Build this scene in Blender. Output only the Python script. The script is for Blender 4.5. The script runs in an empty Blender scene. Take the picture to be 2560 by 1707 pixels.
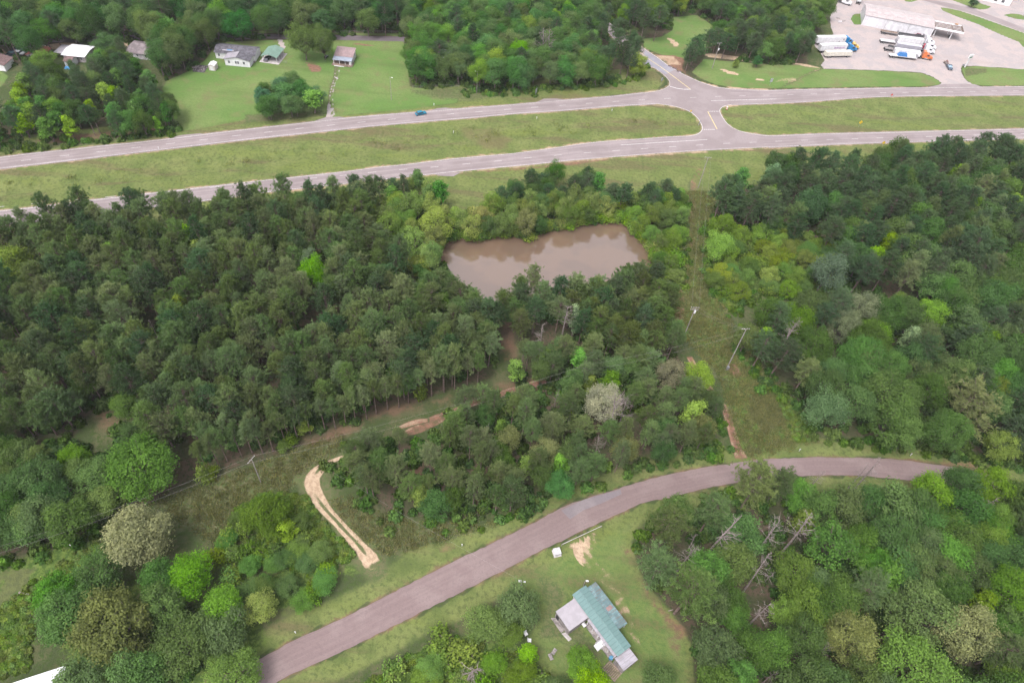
import bpy, math, random
import numpy as np
from mathutils import Vector, Matrix, Euler
from mathutils.geometry import tessellate_polygon

# ------------------------------------------------------------------ camera, sky, sun, exposure
SC = bpy.context.scene
COL = SC.collection
FOC, PITCH, ROLL, CAMH = 1707.0, math.radians(48.803), math.radians(6.389), 154.445
cam = bpy.data.objects.new('drone_camera', bpy.data.cameras.new('drone_camera'))
COL.objects.link(cam)
cam.data.lens = 24.0
cam.data.sensor_width = 36.0
cam.data.clip_start = 1.0
cam.data.clip_end = 9000.0
cam.matrix_world = Matrix.Translation((0, 0, CAMH)) @ Matrix.Rotation(math.pi/2-PITCH, 4, 'X') @ Matrix.Rotation(ROLL, 4, 'Z')
SC.camera = cam

SUN_EL, SUN_AZ = math.radians(62), math.radians(215)       # soft high sun behind thin overcast, from behind-left
world = bpy.data.worlds.new('World'); SC.world = world
world.use_nodes = True
wn, wl = world.node_tree.nodes, world.node_tree.links
wn.clear()
sky = wn.new('ShaderNodeTexSky'); sky.sky_type = 'NISHITA'; sky.sun_disc = False
sky.sun_elevation = SUN_EL; sky.sun_rotation = SUN_AZ
sky.air_density = 1.0; sky.dust_density = 4.0; sky.ozone_density = 1.0
hs = wn.new('ShaderNodeHueSaturation'); hs.inputs['Saturation'].default_value = 0.22
tint = wn.new('ShaderNodeMix'); tint.data_type = 'RGBA'; tint.blend_type = 'MULTIPLY'
tint.inputs[0].default_value = 1.0; tint.inputs[7].default_value = (0.98, 0.955, 0.985, 1)
bg = wn.new('ShaderNodeBackground'); bg.inputs['Strength'].default_value = 0.15
wo = wn.new('ShaderNodeOutputWorld')
wl.new(sky.outputs[0], hs.inputs['Color']); wl.new(hs.outputs[0], tint.inputs[6])
wl.new(tint.outputs[2], bg.inputs[0]); wl.new(bg.outputs[0], wo.inputs[0])
sd_ = bpy.data.lights.new('soft_sun', 'SUN'); sd_.energy = 0.85; sd_.angle = math.radians(14); sd_.color = (1.0, 0.97, 0.95)
sun = bpy.data.objects.new('soft_sun', sd_); COL.objects.link(sun)
_d = Vector((math.sin(SUN_AZ)*math.cos(SUN_EL), math.cos(SUN_AZ)*math.cos(SUN_EL), math.sin(SUN_EL)))
sun.rotation_euler = _d.to_track_quat('Z', 'Y').to_euler()
sun.location = (-60, -60, 200)
SC.view_settings.view_transform = 'Standard'; SC.view_settings.look = 'None'
SC.view_settings.exposure = 1.50; SC.view_settings.gamma = 1.0; SC.view_settings.use_curve_mapping = False
SC.render.engine = 'CYCLES'
SC.cycles.max_bounces = 5; SC.cycles.diffuse_bounces = 3; SC.cycles.glossy_bounces = 2
SC.cycles.transmission_bounces = 3; SC.cycles.transparent_max_bounces = 4

rnd = random.Random(7)
rng = np.random.default_rng(11)

# ------------------------------------------------------------------ survey helpers: a point of the photograph -> a point of the land
_c, _s = math.cos(ROLL), math.sin(ROLL)
def land(x, y, z=0.0):
    u, v = (x-1280)/FOC, -(y-853.5)/FOC
    a, b = _c*u-_s*v, _s*u+_c*v
    dy = math.cos(PITCH)+b*math.sin(PITCH); dz = -math.sin(PITCH)+b*math.cos(PITCH)
    t = (CAMH-z)/-dz
    return (a*t, dy*t)
def crop(x0, y0, k):
    return lambda x, y, z=0.0: land(x0+x*k, y0+y*k, z)
V_ = crop(0, 0, 2560/2352)
K = 640/2334
R1, R2, R3, R4 = crop(0, 0, K), crop(640, 0, K), crop(1280, 0, K), crop(1920, 0, K)
CB, CC = crop(860, 400, 860/2325), crop(1700, 380, 860/2325)
CA = crop(0, 400, 860/2325)
C4, C5, C6 = crop(0, 900, 860/1671), crop(700, 850, 860/2325), crop(1540, 880, 1020/1934)
TL, TM, TB, TR = crop(2020, 70, 150/2352), crop(2180, 70, 170/2352), crop(2130, 0, 290/2352), crop(2330, 0, 230/2004)
HL, HM = crop(0, 60, 420/2352), crop(480, 60, 440/2352)
GH = crop(1360, 1420, 260/1420)
HB = crop(1280, 1250, 640/2196)
def pts(f, *p, z=0.0): return [f(x, y, z) for x, y in p]

def sdist(poly, X, Y):
    """signed distance to a polygon, positive inside"""
    P = np.array(poly); n = len(P)
    d = np.full(X.shape, 1e9); ins = np.zeros(X.shape, bool)
    for i in range(n):
        ax, ay = P[i]; bx, by = P[(i+1) % n]
        ex, ey = bx-ax, by-ay
        wx, wy = X-ax, Y-ay
        t = np.clip((wx*ex+wy*ey)/(ex*ex+ey*ey+1e-12), 0, 1)
        d = np.minimum(d, (wx-ex*t)**2+(wy-ey*t)**2)
        c = (ay > Y) != (by > Y)
        with np.errstate(divide='ignore', invalid='ignore'):
            ins ^= c & (X < (bx-ax)*(Y-ay)/(by-ay+1e-15)+ax)
    d = np.sqrt(d)
    return np.where(ins, d, -d)
def ldist(line, X, Y):
    P = np.array(line); d = np.full(X.shape, 1e9)
    for i in range(len(P)-1):
        ax, ay = P[i]; bx, by = P[i+1]; ex, ey = bx-ax, by-ay
        t = np.clip(((X-ax)*ex+(Y-ay)*ey)/(ex*ex+ey*ey+1e-12), 0, 1)
        d = np.minimum(d, np.hypot(X-ax-ex*t, Y-ay-ey*t))
    return d
def sstep(a, b, x):
    t = np.clip((x-a)/(b-a), 0, 1); return t*t*(3-2*t)
def resample(line, step=None, n=None):
    P = np.array(line, float); seg = np.linalg.norm(np.diff(P, axis=0), axis=1)
    s = np.concatenate([[0], np.cumsum(seg)])
    if n is None: n = max(2, int(s[-1]/step)+1)
    q = np.linspace(0, s[-1], n)
    return np.stack([np.interp(q, s, P[:, k]) for k in range(P.shape[1])], 1)
def smooth_line(line, step=2.0, it=3):
    P = resample(line, step)
    for _ in range(it):
        Q = P.copy(); Q[1:-1] = (P[:-2]+2*P[1:-1]+P[2:])/4; P = Q
    return P
def offset_line(P, d):
    P = np.asarray(P); T = np.gradient(P, axis=0); T /= np.linalg.norm(T, axis=1)[:, None]+1e-9
    return P+np.stack([-T[:, 1], T[:, 0]], 1)*d

# ------------------------------------------------------------------ materials
def new_mat(name):
    m = bpy.data.materials.new(name); m.use_nodes = True
    n = m.node_tree.nodes; n.clear()
    return m, n, m.node_tree.links
def N(n, t, **kw):
    x = n.new(t)
    for k, v in kw.items(): setattr(x, k, v)
    return x
def noise(n, l, vec, scale, detail=4, rough=0.55):
    x = n.new('ShaderNodeTexNoise'); x.inputs['Scale'].default_value = scale
    x.inputs['Detail'].default_value = detail; x.inputs['Roughness'].default_value = rough
    if vec is not None: l.new(vec, x.inputs['Vector'])
    r = n.new('ShaderNodeMapRange'); r.inputs[1].default_value = 0.30; r.inputs[2].default_value = 0.70; l.new(x.outputs['Fac'], r.inputs[0])
    return r.outputs[0]
def maprange(n, l, val, a, b, c=0.0, d=1.0):
    x = n.new('ShaderNodeMapRange'); x.interpolation_type = 'SMOOTHSTEP'
    for i, v in zip((1, 2, 3, 4), (a, b, c, d)): x.inputs[i].default_value = v
    l.new(val, x.inputs[0]); return x.outputs[0]
def mixc(n, l, fac, a, b, mode='MIX'):
    x = n.new('ShaderNodeMix'); x.data_type = 'RGBA'; x.blend_type = mode
    for sock, v in ((0, fac), (6, a), (7, b)):
        if isinstance(v, (int, float)): x.inputs[sock].default_value = v
        elif isinstance(v, tuple): x.inputs[sock].default_value = (*v, 1) if len(v) == 3 else v
        else: l.new(v, x.inputs[sock])
    return x.outputs[2]
def math_(n, l, op, a, b=0.0):
    x = n.new('ShaderNodeMath'); x.operation = op
    for i, v in ((0, a), (1, b)):
        if isinstance(v, (int, float)): x.inputs[i].default_value = v
        else: l.new(v, x.inputs[i])
    return x.outputs[0]
def out(n, l, col, rough=0.9, bump=None, bstr=0.3, metal=0.0, spec=0.3):
    p = n.new('ShaderNodeBsdfPrincipled')
    if isinstance(col, tuple): p.inputs['Base Color'].default_value = (*col, 1)
    else: l.new(col, p.inputs['Base Color'])
    p.inputs['Roughness'].default_value = rough; p.inputs['Metallic'].default_value = metal
    p.inputs['Specular IOR Level'].default_value = spec
    if bump is not None:
        b = n.new('ShaderNodeBump'); b.inputs['Strength'].default_value = bstr; b.inputs['Distance'].default_value = 0.3
        l.new(bump, b.inputs['Height']); l.new(b.outputs[0], p.inputs['Normal'])
    o = n.new('ShaderNodeOutputMaterial'); l.new(p.outputs[0], o.inputs[0])
    return p

_cache = {}
def plain(name, col, rough=0.6, metal=0.0, var=0.12, scale=1.5, spec=0.4):
    """painted / weathered surface: base colour with uneven fading and grime"""
    if name in _cache: return _cache[name]
    col = tuple(x*0.76 for x in col)
    m, n, l = new_mat(name)
    tc = n.new('ShaderNodeTexCoord')
    f = noise(n, l, tc.outputs['Object'], scale, 5, 0.65)
    g = noise(n, l, tc.outputs['Object'], scale*9, 3, 0.6)
    a = tuple(c*(1-var*1.4) for c in col); b = tuple(min(1, c*(1+var)) for c in col)
    c = mixc(n, l, maprange(n, l, f, 0.3, 0.7), a, b)
    c = mixc(n, l, maprange(n, l, g, 0.58, 0.75, 0, 0.35*min(1, var*5)), c, tuple(x*0.6 for x in col))
    out(n, l, c, rough, None, metal=metal, spec=spec)
    m.diffuse_color = (*col, 1)
    _cache[name] = m; return m

def seamed(name, col, axis=0, pitch=0.6, rough=0.45, metal=0.0, var=0.08, streak=0.0):
    """sheet-metal roofing or siding: fine standing seams as relief, rain streaks as wear"""
    if name in _cache: return _cache[name]
    col = tuple(x*0.76 for x in col)
    m, n, l = new_mat(name)
    tc = n.new('ShaderNodeTexCoord')
    sep = n.new('ShaderNodeSeparateXYZ'); l.new(tc.outputs['Object'], sep.inputs[0])
    w = math_(n, l, 'FRACT', math_(n, l, 'DIVIDE', sep.outputs[axis], pitch))
    ridge = maprange(n, l, math_(n, l, 'ABSOLUTE', math_(n, l, 'SUBTRACT', w, 0.5)), 0.40, 0.49)
    f = noise(n, l, tc.outputs['Object'], 0.5, 5, 0.6)
    mp = n.new('ShaderNodeMapping'); sc = [0.35, 0.35, 0.35]; sc[axis] = 5.0
    mp.inputs['Scale'].default_value = sc; l.new(tc.outputs['Object'], mp.inputs[0])
    s = noise(n, l, mp.outputs[0], 1.0, 4, 0.7)
    c = mixc(n, l, maprange(n, l, f, 0.35, 0.7), tuple(x*(1-var) for x in col), tuple(min(1, x*(1+var)) for x in col))
    c = mixc(n, l, math_(n, l, 'MULTIPLY', ridge, 0.22), c, tuple(x*0.55 for x in col))
    if streak: c = mixc(n, l, maprange(n, l, s, 0.5, 0.72, 0, streak), c, (0.12, 0.09, 0.07))
    out(n, l, c, rough, ridge, 0.4, metal)
    _cache[name] = m; return m

def foliage_material():
    m, n, l = new_mat('leaves')
    oi = n.new('ShaderNodeObjectInfo')
    at = N(n, 'ShaderNodeAttribute', attribute_name='leaf_tone')
    h = n.new('ShaderNodeHueSaturation')
    l.new(oi.outputs['Color'], h.inputs['Color'])
    r2 = math_(n, l, 'FRACT', math_(n, l, 'MULTIPLY', oi.outputs['Random'], 17.31))
    l.new(maprange(n, l, oi.outputs['Random'], 0, 1, 0.478, 0.518), h.inputs['Hue'])
    l.new(maprange(n, l, r2, 0, 1, 0.80, 1.22), h.inputs['Value'])
    l.new(maprange(n, l, math_(n, l, 'FRACT', math_(n, l, 'MULTIPLY', oi.outputs['Random'], 7.7)), 0, 1, 1.0, 1.22), h.inputs['Saturation'])
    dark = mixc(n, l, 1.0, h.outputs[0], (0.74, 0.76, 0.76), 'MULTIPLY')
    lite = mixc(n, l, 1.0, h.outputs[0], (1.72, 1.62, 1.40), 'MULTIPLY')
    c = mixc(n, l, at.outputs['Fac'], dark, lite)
    d = n.new('ShaderNodeBsdfDiffuse'); t = n.new('ShaderNodeBsdfTranslucent')
    l.new(c, d.inputs[0]); l.new(mixc(n, l, 1.0, c, (1.1, 1.25, 0.6), 'MULTIPLY'), t.inputs[0])
    mx = n.new('ShaderNodeMixShader'); mx.inputs[0].default_value = 0.33
    l.new(d.outputs[0], mx.inputs[1]); l.new(t.outputs[0], mx.inputs[2])
    o = n.new('ShaderNodeOutputMaterial'); l.new(mx.outputs[0], o.inputs[0])
    return m
LEAF = foliage_material()
BARK = plain('grey_brown_bark', (0.17, 0.135, 0.115), 0.95, var=0.25, scale=2.0, spec=0.1)
PINEBARK = plain('pine_bark', (0.20, 0.145, 0.125), 0.95, var=0.25, scale=2.0, spec=0.1)
PALEBARK = plain('bleached_dead_wood', (0.27, 0.225, 0.21), 0.95, var=0.25, scale=3.0, spec=0.1)

GRASS_DRY = (0.165, 0.165, 0.065)
ROAD_DEG = 18.0
def ground_material():
    m, n, l = new_mat('land_cover')
    geo = n.new('ShaderNodeNewGeometry'); P = geo.outputs['Position']
    A = N(n, 'ShaderNodeAttribute', attribute_name='cover_a'); B = N(n, 'ShaderNodeAttribute', attribute_name='cover_b')
    sa = n.new('ShaderNodeSeparateColor'); l.new(A.outputs['Color'], sa.inputs[0])
    sb = n.new('ShaderNodeSeparateColor'); l.new(B.outputs['Color'], sb.inputs[0])
    big = noise(n, l, P, 0.028, 4, 0.55); mid = noise(n, l, P, 0.13, 5, 0.6); fine = noise(n, l, P, 0.9, 6, 0.7); tiny = noise(n, l, P, 4.0, 4, 0.7)
    mp = n.new('ShaderNodeMapping'); mp.inputs['Rotation'].default_value = (0, 0, math.radians(-ROAD_DEG)); mp.inputs['Scale'].default_value = (0.016, 0.12, 1)
    l.new(P, mp.inputs[0]); strip = noise(n, l, mp.outputs[0], 1.0, 5, 0.6)
    edge = math_(n, l, 'ADD', math_(n, l, 'ADD', math_(n, l, 'MULTIPLY', mid, 0.35), math_(n, l, 'MULTIPLY', fine, 0.40)), math_(n, l, 'MULTIPLY', tiny, 0.25))
    def gate(val, soft=0.20, amp=0.95):
        q = math_(n, l, 'ADD', val, math_(n, l, 'MULTIPLY', math_(n, l, 'SUBTRACT', edge, 0.5), amp))
        return maprange(n, l, q, 0.5-soft, 0.5+soft)
    # brush / litter base
    c = mixc(n, l, maprange(n, l, mid, 0.35, 0.65), (0.062, 0.082, 0.034), (0.100, 0.105, 0.052))
    c = mixc(n, l, maprange(n, l, fine, 0.45, 0.7), c, (0.055, 0.085, 0.026))
    # forest floor: reddish pine straw
    ff = mixc(n, l, maprange(n, l, mid, 0.35, 0.65), (0.098, 0.074, 0.052), (0.066, 0.070, 0.036))
    ff = mixc(n, l, maprange(n, l, fine, 0.5, 0.75), ff, (0.045, 0.064, 0.026))
    c = mixc(n, l, gate(sb.outputs[0]), c, ff)
    # rough grass of the verges and medians
    rg = mixc(n, l, maprange(n, l, mid, 0.1, 0.9), (0.118, 0.158, 0.048), (0.172, 0.200, 0.070))
    rg = mixc(n, l, maprange(n, l, strip, 0.52, 0.85, 0, 0.8), rg, (0.140, 0.120, 0.064))
    rg = mixc(n, l, maprange(n, l, strip, 0.40, 0.10, 0, 0.8), rg, (0.155, 0.190, 0.052))
    rg = mixc(n, l, maprange(n, l, fine, 0.35, 0.9, 0, 0.75), rg, (0.072, 0.095, 0.034))
    rg = mixc(n, l, maprange(n, l, big, 0.70, 0.95, 0, 0.6), rg, (0.15, 0.115, 0.065))
    c = mixc(n, l, gate(sb.outputs[1], 0.12, 0.6), c, rg)
    # mown lawn
    lw = mixc(n, l, maprange(n, l, big, 0.2, 0.8), (0.110, 0.195, 0.050), (0.165, 0.220, 0.075))
    lw = mixc(n, l, maprange(n, l, fine, 0.3, 0.9, 0, 0.55), lw, (0.095, 0.155, 0.046))
    lw = mixc(n, l, maprange(n, l, mid, 0.5, 0.95, 0, 0.8), lw, (0.165, 0.165, 0.075))
    lw = mixc(n, l, maprange(n, l, strip, 0.55, 0.9, 0, 0.55), lw, (0.10, 0.145, 0.045))
    lw = mixc(n, l, maprange(n, l, tiny, 0.6, 0.95, 0, 0.5), lw, (0.075, 0.125, 0.04))
    c = mixc(n, l, gate(sa.outputs[2], 0.15, 0.5), c, lw)
    # tall weeds
    wd = mixc(n, l, maprange(n, l, fine, 0.35, 0.65), (0.060, 0.105, 0.026), (0.120, 0.175, 0.042))
    wd = mixc(n, l, maprange(n, l, mid, 0.55, 0.72, 0, 0.6), wd, (0.115, 0.110, 0.060))
    c = mixc(n, l, gate(B.outputs['Alpha']), c, wd)
    # dry brownish ground
    dg = mixc(n, l, maprange(n, l, fine, 0.35, 0.65), (0.128, 0.128, 0.066), (0.088, 0.120, 0.044))
    c = mixc(n, l, gate(sb.outputs[2]), c, dg)
    # bare red earth
    rd = mixc(n, l, maprange(n, l, fine, 0.35, 0.65), (0.25, 0.135, 0.095), (0.17, 0.11, 0.075))
    c = mixc(n, l, gate(sa.outputs[1]), c, rd)
    # pale sand
    sn = mixc(n, l, maprange(n, l, fine, 0.35, 0.65), (0.50, 0.385, 0.27), (0.38, 0.28, 0.19))
    c = mixc(n, l, gate(sa.outputs[0], 0.15, 0.85), c, sn)
    # pink-white gravel
    gv = mixc(n, l, maprange(n, l, mid, 0.35, 0.65), (0.405, 0.352, 0.337), (0.355, 0.322, 0.320))
    gv = mixc(n, l, maprange(n, l, strip, 0.55, 0.95, 0, 0.55), gv, (0.36, 0.30, 0.285))
    gv = mixc(n, l, maprange(n, l, fine, 0.6, 0.75, 0, 0.35), gv, (0.28, 0.25, 0.25))
    c = mixc(n, l, gate(A.outputs['Alpha'], 0.08, 0.35), c, gv)
    c = mixc(n, l, maprange(n, l, tiny, 0.35, 0.7, 0.0, 0.22), c, mixc(n, l, 1.0, c, (0.55, 0.55, 0.55), 'MULTIPLY'))
    c = mixc(n, l, 1.0, c, (0.78, 0.77, 0.76), 'MULTIPLY')
    out(n, l, c, 1.0, fine, 0.5, spec=0.05)
    return m
LAND = ground_material()

def asphalt_material(name, base, worn, marks=0.25):
    base, worn = tuple(x*0.70 for x in base), tuple(x*0.70 for x in worn)
    m, n, l = new_mat(name)
    geo = n.new('ShaderNodeNewGeometry'); P = geo.outputs['Position']
    uv = N(n, 'ShaderNodeAttribute', attribute_name='lane')      # x across 0..1, y metres along
    sp = n.new('ShaderNodeSeparateXYZ'); l.new(uv.outputs['Vector'], sp.inputs[0])
    mid = noise(n, l, P, 0.10, 5, 0.6); fine = noise(n, l, P, 1.6, 6, 0.7)
    cv = n.new('ShaderNodeCombineXYZ'); l.new(math_(n, l, 'MULTIPLY', sp.outputs[0], 9.0), cv.inputs[0]); l.new(math_(n, l, 'MULTIPLY', sp.outputs[1], 0.025), cv.inputs[1])
    st = noise(n, l, cv.outputs[0], 1.0, 4, 0.6)
    c = mixc(n, l, maprange(n, l, mid, 0.35, 0.68), base, worn)
    c = mixc(n, l, maprange(n, l, st, 0.48, 0.66, 0, marks), c, tuple(x*0.72 for x in base))
    c = mixc(n, l, maprange(n, l, st, 0.46, 0.34, 0, marks), c, tuple(min(1, x*1.25) for x in worn))
    c = mixc(n, l, maprange(n, l, fine, 0.5, 0.75, 0, 0.3), c, tuple(x*0.7 for x in base))
    out(n, l, c, 0.9, fine, 0.15, spec=0.25)
    return m
ASPH_HWY = asphalt_material('weathered_pink_asphalt', (0.262, 0.218, 0.215), (0.298, 0.253, 0.25), 0.35)
ASPH_LANE = asphalt_material('worn_mauve_asphalt', (0.215, 0.158, 0.152), (0.245, 0.186, 0.178), 0.12)
ASPH_BACK = asphalt_material('dark_mauve_asphalt', (0.14, 0.115, 0.125), (0.17, 0.14, 0.15), 0.3)
PAINT_W = plain('road_paint_white', (0.60, 0.575, 0.57), 0.8, var=0.22, scale=3)
PAINT_Y = plain('road_paint_yellow', (0.62, 0.50, 0.24), 0.8, var=0.18, scale=3)

# ------------------------------------------------------------------ object helpers
def tag(o, label=None, cat=None, group=None, kind=None):
    if label: o['label'] = label
    if cat: o['category'] = cat
    if group: o['group'] = group
    if kind: o['kind'] = kind
    return o
def mesh_np(name, V, F, mats, attr=None, mi=None):
    me = bpy.data.meshes.new(name); V = np.asarray(V, np.float32); F = np.asarray(F, np.int32)
    me.vertices.add(len(V)); me.vertices.foreach_set('co', V.ravel())
    k = F.shape[1]; me.loops.add(F.size); me.loops.foreach_set('vertex_index', F.ravel())
    me.polygons.add(len(F)); me.polygons.foreach_set('loop_start', np.arange(0, F.size, k, dtype=np.int32))
    me.polygons.foreach_set('loop_total', np.full(len(F), k, np.int32))
    if mi is not None: me.polygons.foreach_set('material_index', np.asarray(mi, np.int32))
    for m in (mats if isinstance(mats, (list, tuple)) else [mats]): me.materials.append(m)
    if attr is not None:
        a = me.attributes.new('leaf_tone', 'FLOAT', 'POINT'); a.data.foreach_set('value', np.asarray(attr, np.float32))
    me.update(calc_edges=True)
    return me
def link(name, me, parent=None, loc=(0, 0, 0), rz=0.0):
    o = bpy.data.objects.new(name, me); COL.objects.link(o)
    o.location = loc; o.rotation_euler = (0, 0, rz)
    if parent: o.parent = parent
    return o
def thing(name, label, cat, loc=(0, 0, 0), rz=0.0, group=None):
    return tag(link(name, None, None, loc, rz), label, cat, group)

class MB:
    """collects solid shapes and links them as one mesh object"""
    def __init__(s): s.v, s.f = [], []
    def add(s, vs, fs):
        k = len(s.v); s.v += [tuple(v) for v in vs]; s.f += [tuple(k+i for i in f) for f in fs]; return s
    def box(s, cx, cy, z0, lx, ly, lz, taper=(1, 1), shift=(0, 0), rz=0.0):
        c, si = math.cos(rz), math.sin(rz); vs = []
        for z, tx, ty, sx, sy in ((z0, 1, 1, 0, 0), (z0+lz, taper[0], taper[1], shift[0], shift[1])):
            for a, b in ((-1, -1), (1, -1), (1, 1), (-1, 1)):
                x, y = a*lx/2*tx+sx, b*ly/2*ty+sy
                vs.append((cx+x*c-y*si, cy+x*si+y*c, z))
        return s.add(vs, [(3, 2, 1, 0), (4, 5, 6, 7), (0, 1, 5, 4), (1, 2, 6, 5), (2, 3, 7, 6), (3, 0, 4, 7)])
    def poly(s, vs): return s.add(vs, [tuple(range(len(vs)))])
    def prism(s, prof, a, b, axis='x'):
        """profile (u,z) points extruded along x (profile y,z) or y (profile x,z)"""
        n = len(prof); mk = (lambda t, p: (t, p[0], p[1])) if axis == 'x' else (lambda t, p: (p[0], t, p[1]))
        vs = [mk(a, p) for p in prof]+[mk(b, p) for p in prof]
        fs = [tuple(range(n))[::-1], tuple(range(n, 2*n))]+[(i, (i+1) % n, n+(i+1) % n, n+i) for i in range(n)]
        return s.add(vs, fs)
    def tube(s, p, q, r0, r1=None, n=6, cap=True):
        p, q = Vector(p), Vector(q); r1 = r0 if r1 is None else r1
        d = (q-p).normalized(); a = d.orthogonal().normalized(); b = d.cross(a)
        vs = [p+(a*math.cos(2*math.pi*i/n)+b*math.sin(2*math.pi*i/n))*r0 for i in range(n)]
        vs += [q+(a*math.cos(2*math.pi*i/n)+b*math.sin(2*math.pi*i/n))*r1 for i in range(n)]
        fs = [(i, (i+1) % n, n+(i+1) % n, n+i) for i in range(n)]
        if cap: fs += [tuple(range(n))[::-1], tuple(range(n, 2*n))]
        return s.add(vs, fs)
    def wheel(s, x, y, r, w, n=12):
        return s.tube((x, y-w/2, r), (x, y+w/2, r), r, r, n)
    def mesh(s, name, m):
        me = bpy.data.meshes.new(name); me.from_pydata(s.v, [], s.f); me.materials.append(m); me.update(); return me
    def build(s, name, m, parent=None, loc=(0, 0, 0), rz=0.0, label=None):
        o = link(name, s.mesh(name, m), parent, loc, rz)
        if label: o['label'] = label
        return o
def copy_tree(o, parent=None):
    c = o.copy(); COL.objects.link(c); c.parent = parent
    for ch in o.children: copy_tree(ch, c)
    return c

# ------------------------------------------------------------------ roads: edge lines surveyed from the photograph
far_n = pts(R1, (0, 1440), (300, 1402), (605, 1372), (920, 1335), (1220, 1308), (1560, 1268), (1860, 1230), (2334, 1175)) + \
        pts(R2, (400, 1130), (850, 1078), (1450, 1028), (1900, 993), (2334, 960)) + pts(R3, (500, 915), (900, 885), (1200, 850))
far_n2 = pts(R3, (2000, 815), (2334, 830)) + pts(R4, (300, 820), (600, 815), (1000, 808), (1400, 805), (1900, 799), (2334, 793))
far_s = pts(R1, (0, 1537), (345, 1497), (1000, 1420), (1500, 1360), (2334, 1262)) + pts(R2, (500, 1210), (1000, 1155), (1500, 1110), (2000, 1070)) + \
        pts(R3, (0, 1037), (500, 1005), (900, 970), (1200, 952), (1310, 947))
far_s2 = pts(R3, (2000, 955), (2334, 945)) + pts(R4, (300, 932), (600, 910), (900, 887), (1250, 877), (2334, 868))
near_n = pts(CA, (0, 348), (280, 318), (560, 280), (940, 238), (1260, 200), (1700, 150), (2325, 82)) + \
         pts(R2, (1100, 1530), (1400, 1500), (1800, 1450), (2334, 1405)) + pts(R3, (150, 1385), (400, 1350), (600, 1320), (800, 1295), (1180, 1270), (1400, 1253), (1600, 1245))
near_n2 = pts(R3, (2200, 1225), (2334, 1245)) + pts(R4, (500, 1225), (1250, 1207), (2334, 1180))
near_s = pts(CA, (1680, 230)) + pts(CB, (700, 85), (1000, 55), (1360, 22)) + pts(R3, (400, 1475), (800, 1440), (1250, 1405), (1700, 1372), (2100, 1350), (2334, 1343)) + \
         pts(R4, (700, 1312), (1100, 1300), (1400, 1290), (2334, 1262))
_a = np.array(near_n[:6]); near_s = [tuple(p) for p in offset_line(resample(_a, n=12), -7.6)[:-1] if p[0] < near_s[0][0]-4] + near_s
med_w = pts(R3, (1310, 947), (1400, 957), (1500, 975), (1580, 1000), (1640, 1028), (1690, 1075), (1725, 1125), (1740, 1175), (1725, 1205), (1680, 1232), (1600, 1245))
med_e = pts(R3, (2000, 955), (1930, 970), (1895, 995), (1890, 1020), (1920, 1075), (1960, 1130), (2010, 1170), (2080, 1200), (2200, 1225))
side_w = pts(R3, (780, 180), (1000, 440), (1175, 580), (1300, 620), (1380, 680), (1430, 730), (1445, 770), (1430, 790), (1390, 812), (1340, 830), (1200, 850))
side_e = pts(R3, (860, 190), (1060, 350), (1215, 455), (1330, 530), (1420, 600), (1560, 680), (1700, 745), (1850, 795), (2000, 815))
def extend(line, a=120, b=120):
    P = np.array(line); d0 = P[0]-P[2]; d0 /= np.linalg.norm(d0); d1 = P[-1]-P[-3]; d1 /= np.linalg.norm(d1)
    return ([tuple(P[0]+d0*a)] if a else []) + [tuple(p) for p in P] + ([tuple(P[-1]+d1*b)] if b else [])
far_n, far_s, near_n, near_s = extend(far_n, 90, 0), extend(far_s, 90, 0), extend(near_n, 90, 0), extend(near_s, 90, 90)
far_n2, far_s2, near_n2 = extend(far_n2, 0, 90), extend(far_s2, 0, 90), extend(near_n2, 0, 90)
lane_n = pts(C4, (1250, 1455), (1450, 1350), (1671, 1250)) + pts(C5, (1240, 1460), (1400, 1390), (1560, 1310), (1640, 1270), (1750, 1220), (1860, 1150), (1950, 1110), (2100, 1060), (2200, 1030)) + \
         pts(C6, (100, 618), (250, 580), (400, 550), (590, 520), (700, 508), (820, 503), (950, 498), (1100, 500), (1300, 505), (1500, 530), (1640, 552), (1760, 580), (1934, 640))
lane_s = pts(C4, (1340, 1568), (1400, 1530), (1671, 1412)) + pts(C5, (1490, 1568), (1600, 1510), (1800, 1400), (1900, 1360), (2050, 1285), (2120, 1250), (2200, 1215)) + \
         pts(C6, (120, 715), (250, 690), (400, 650), (550, 620), (700, 600), (850, 590), (1000, 583), (1150, 585), (1300, 598), (1450, 612), (1600, 635), (1730, 665), (1890, 725))
lane_n = [(-130.0, -15.0)] + lane_n; lane_s = [(-122.0, -20.0)] + lane_s
_l = np.array(lane_n[-3:]); 
lane_n, lane_s = extend(lane_n, 0, 60), extend(lane_s, 0, 60)
back_n = pts(R1, (-300, 395), (380, 345), (900, 328), (1100, 322), (1440, 320), (2000, 316)) + pts(R2, (20, 310), (240, 318), (720, 322), (1000, 330), (1310, 338), (1700, 345))
back_s = pts(R1, (-300, 450), (380, 390), (900, 385), (1100, 382), (1440, 380), (2000, 372)) + pts(R2, (20, 355), (240, 358), (720, 368), (1000, 373), (1310, 380), (1700, 390))
front_n = pts(TR, (-900, -260), (0, 0), (300, 60), (700, 145), (1000, 240), (1500, 420), (2004, 610), (2500, 800))
front_s = pts(TR, (-900, -200), (0, 70), (300, 160), (600, 225), (1000, 340), (1500, 520), (2004, 715), (2500, 905))

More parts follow.
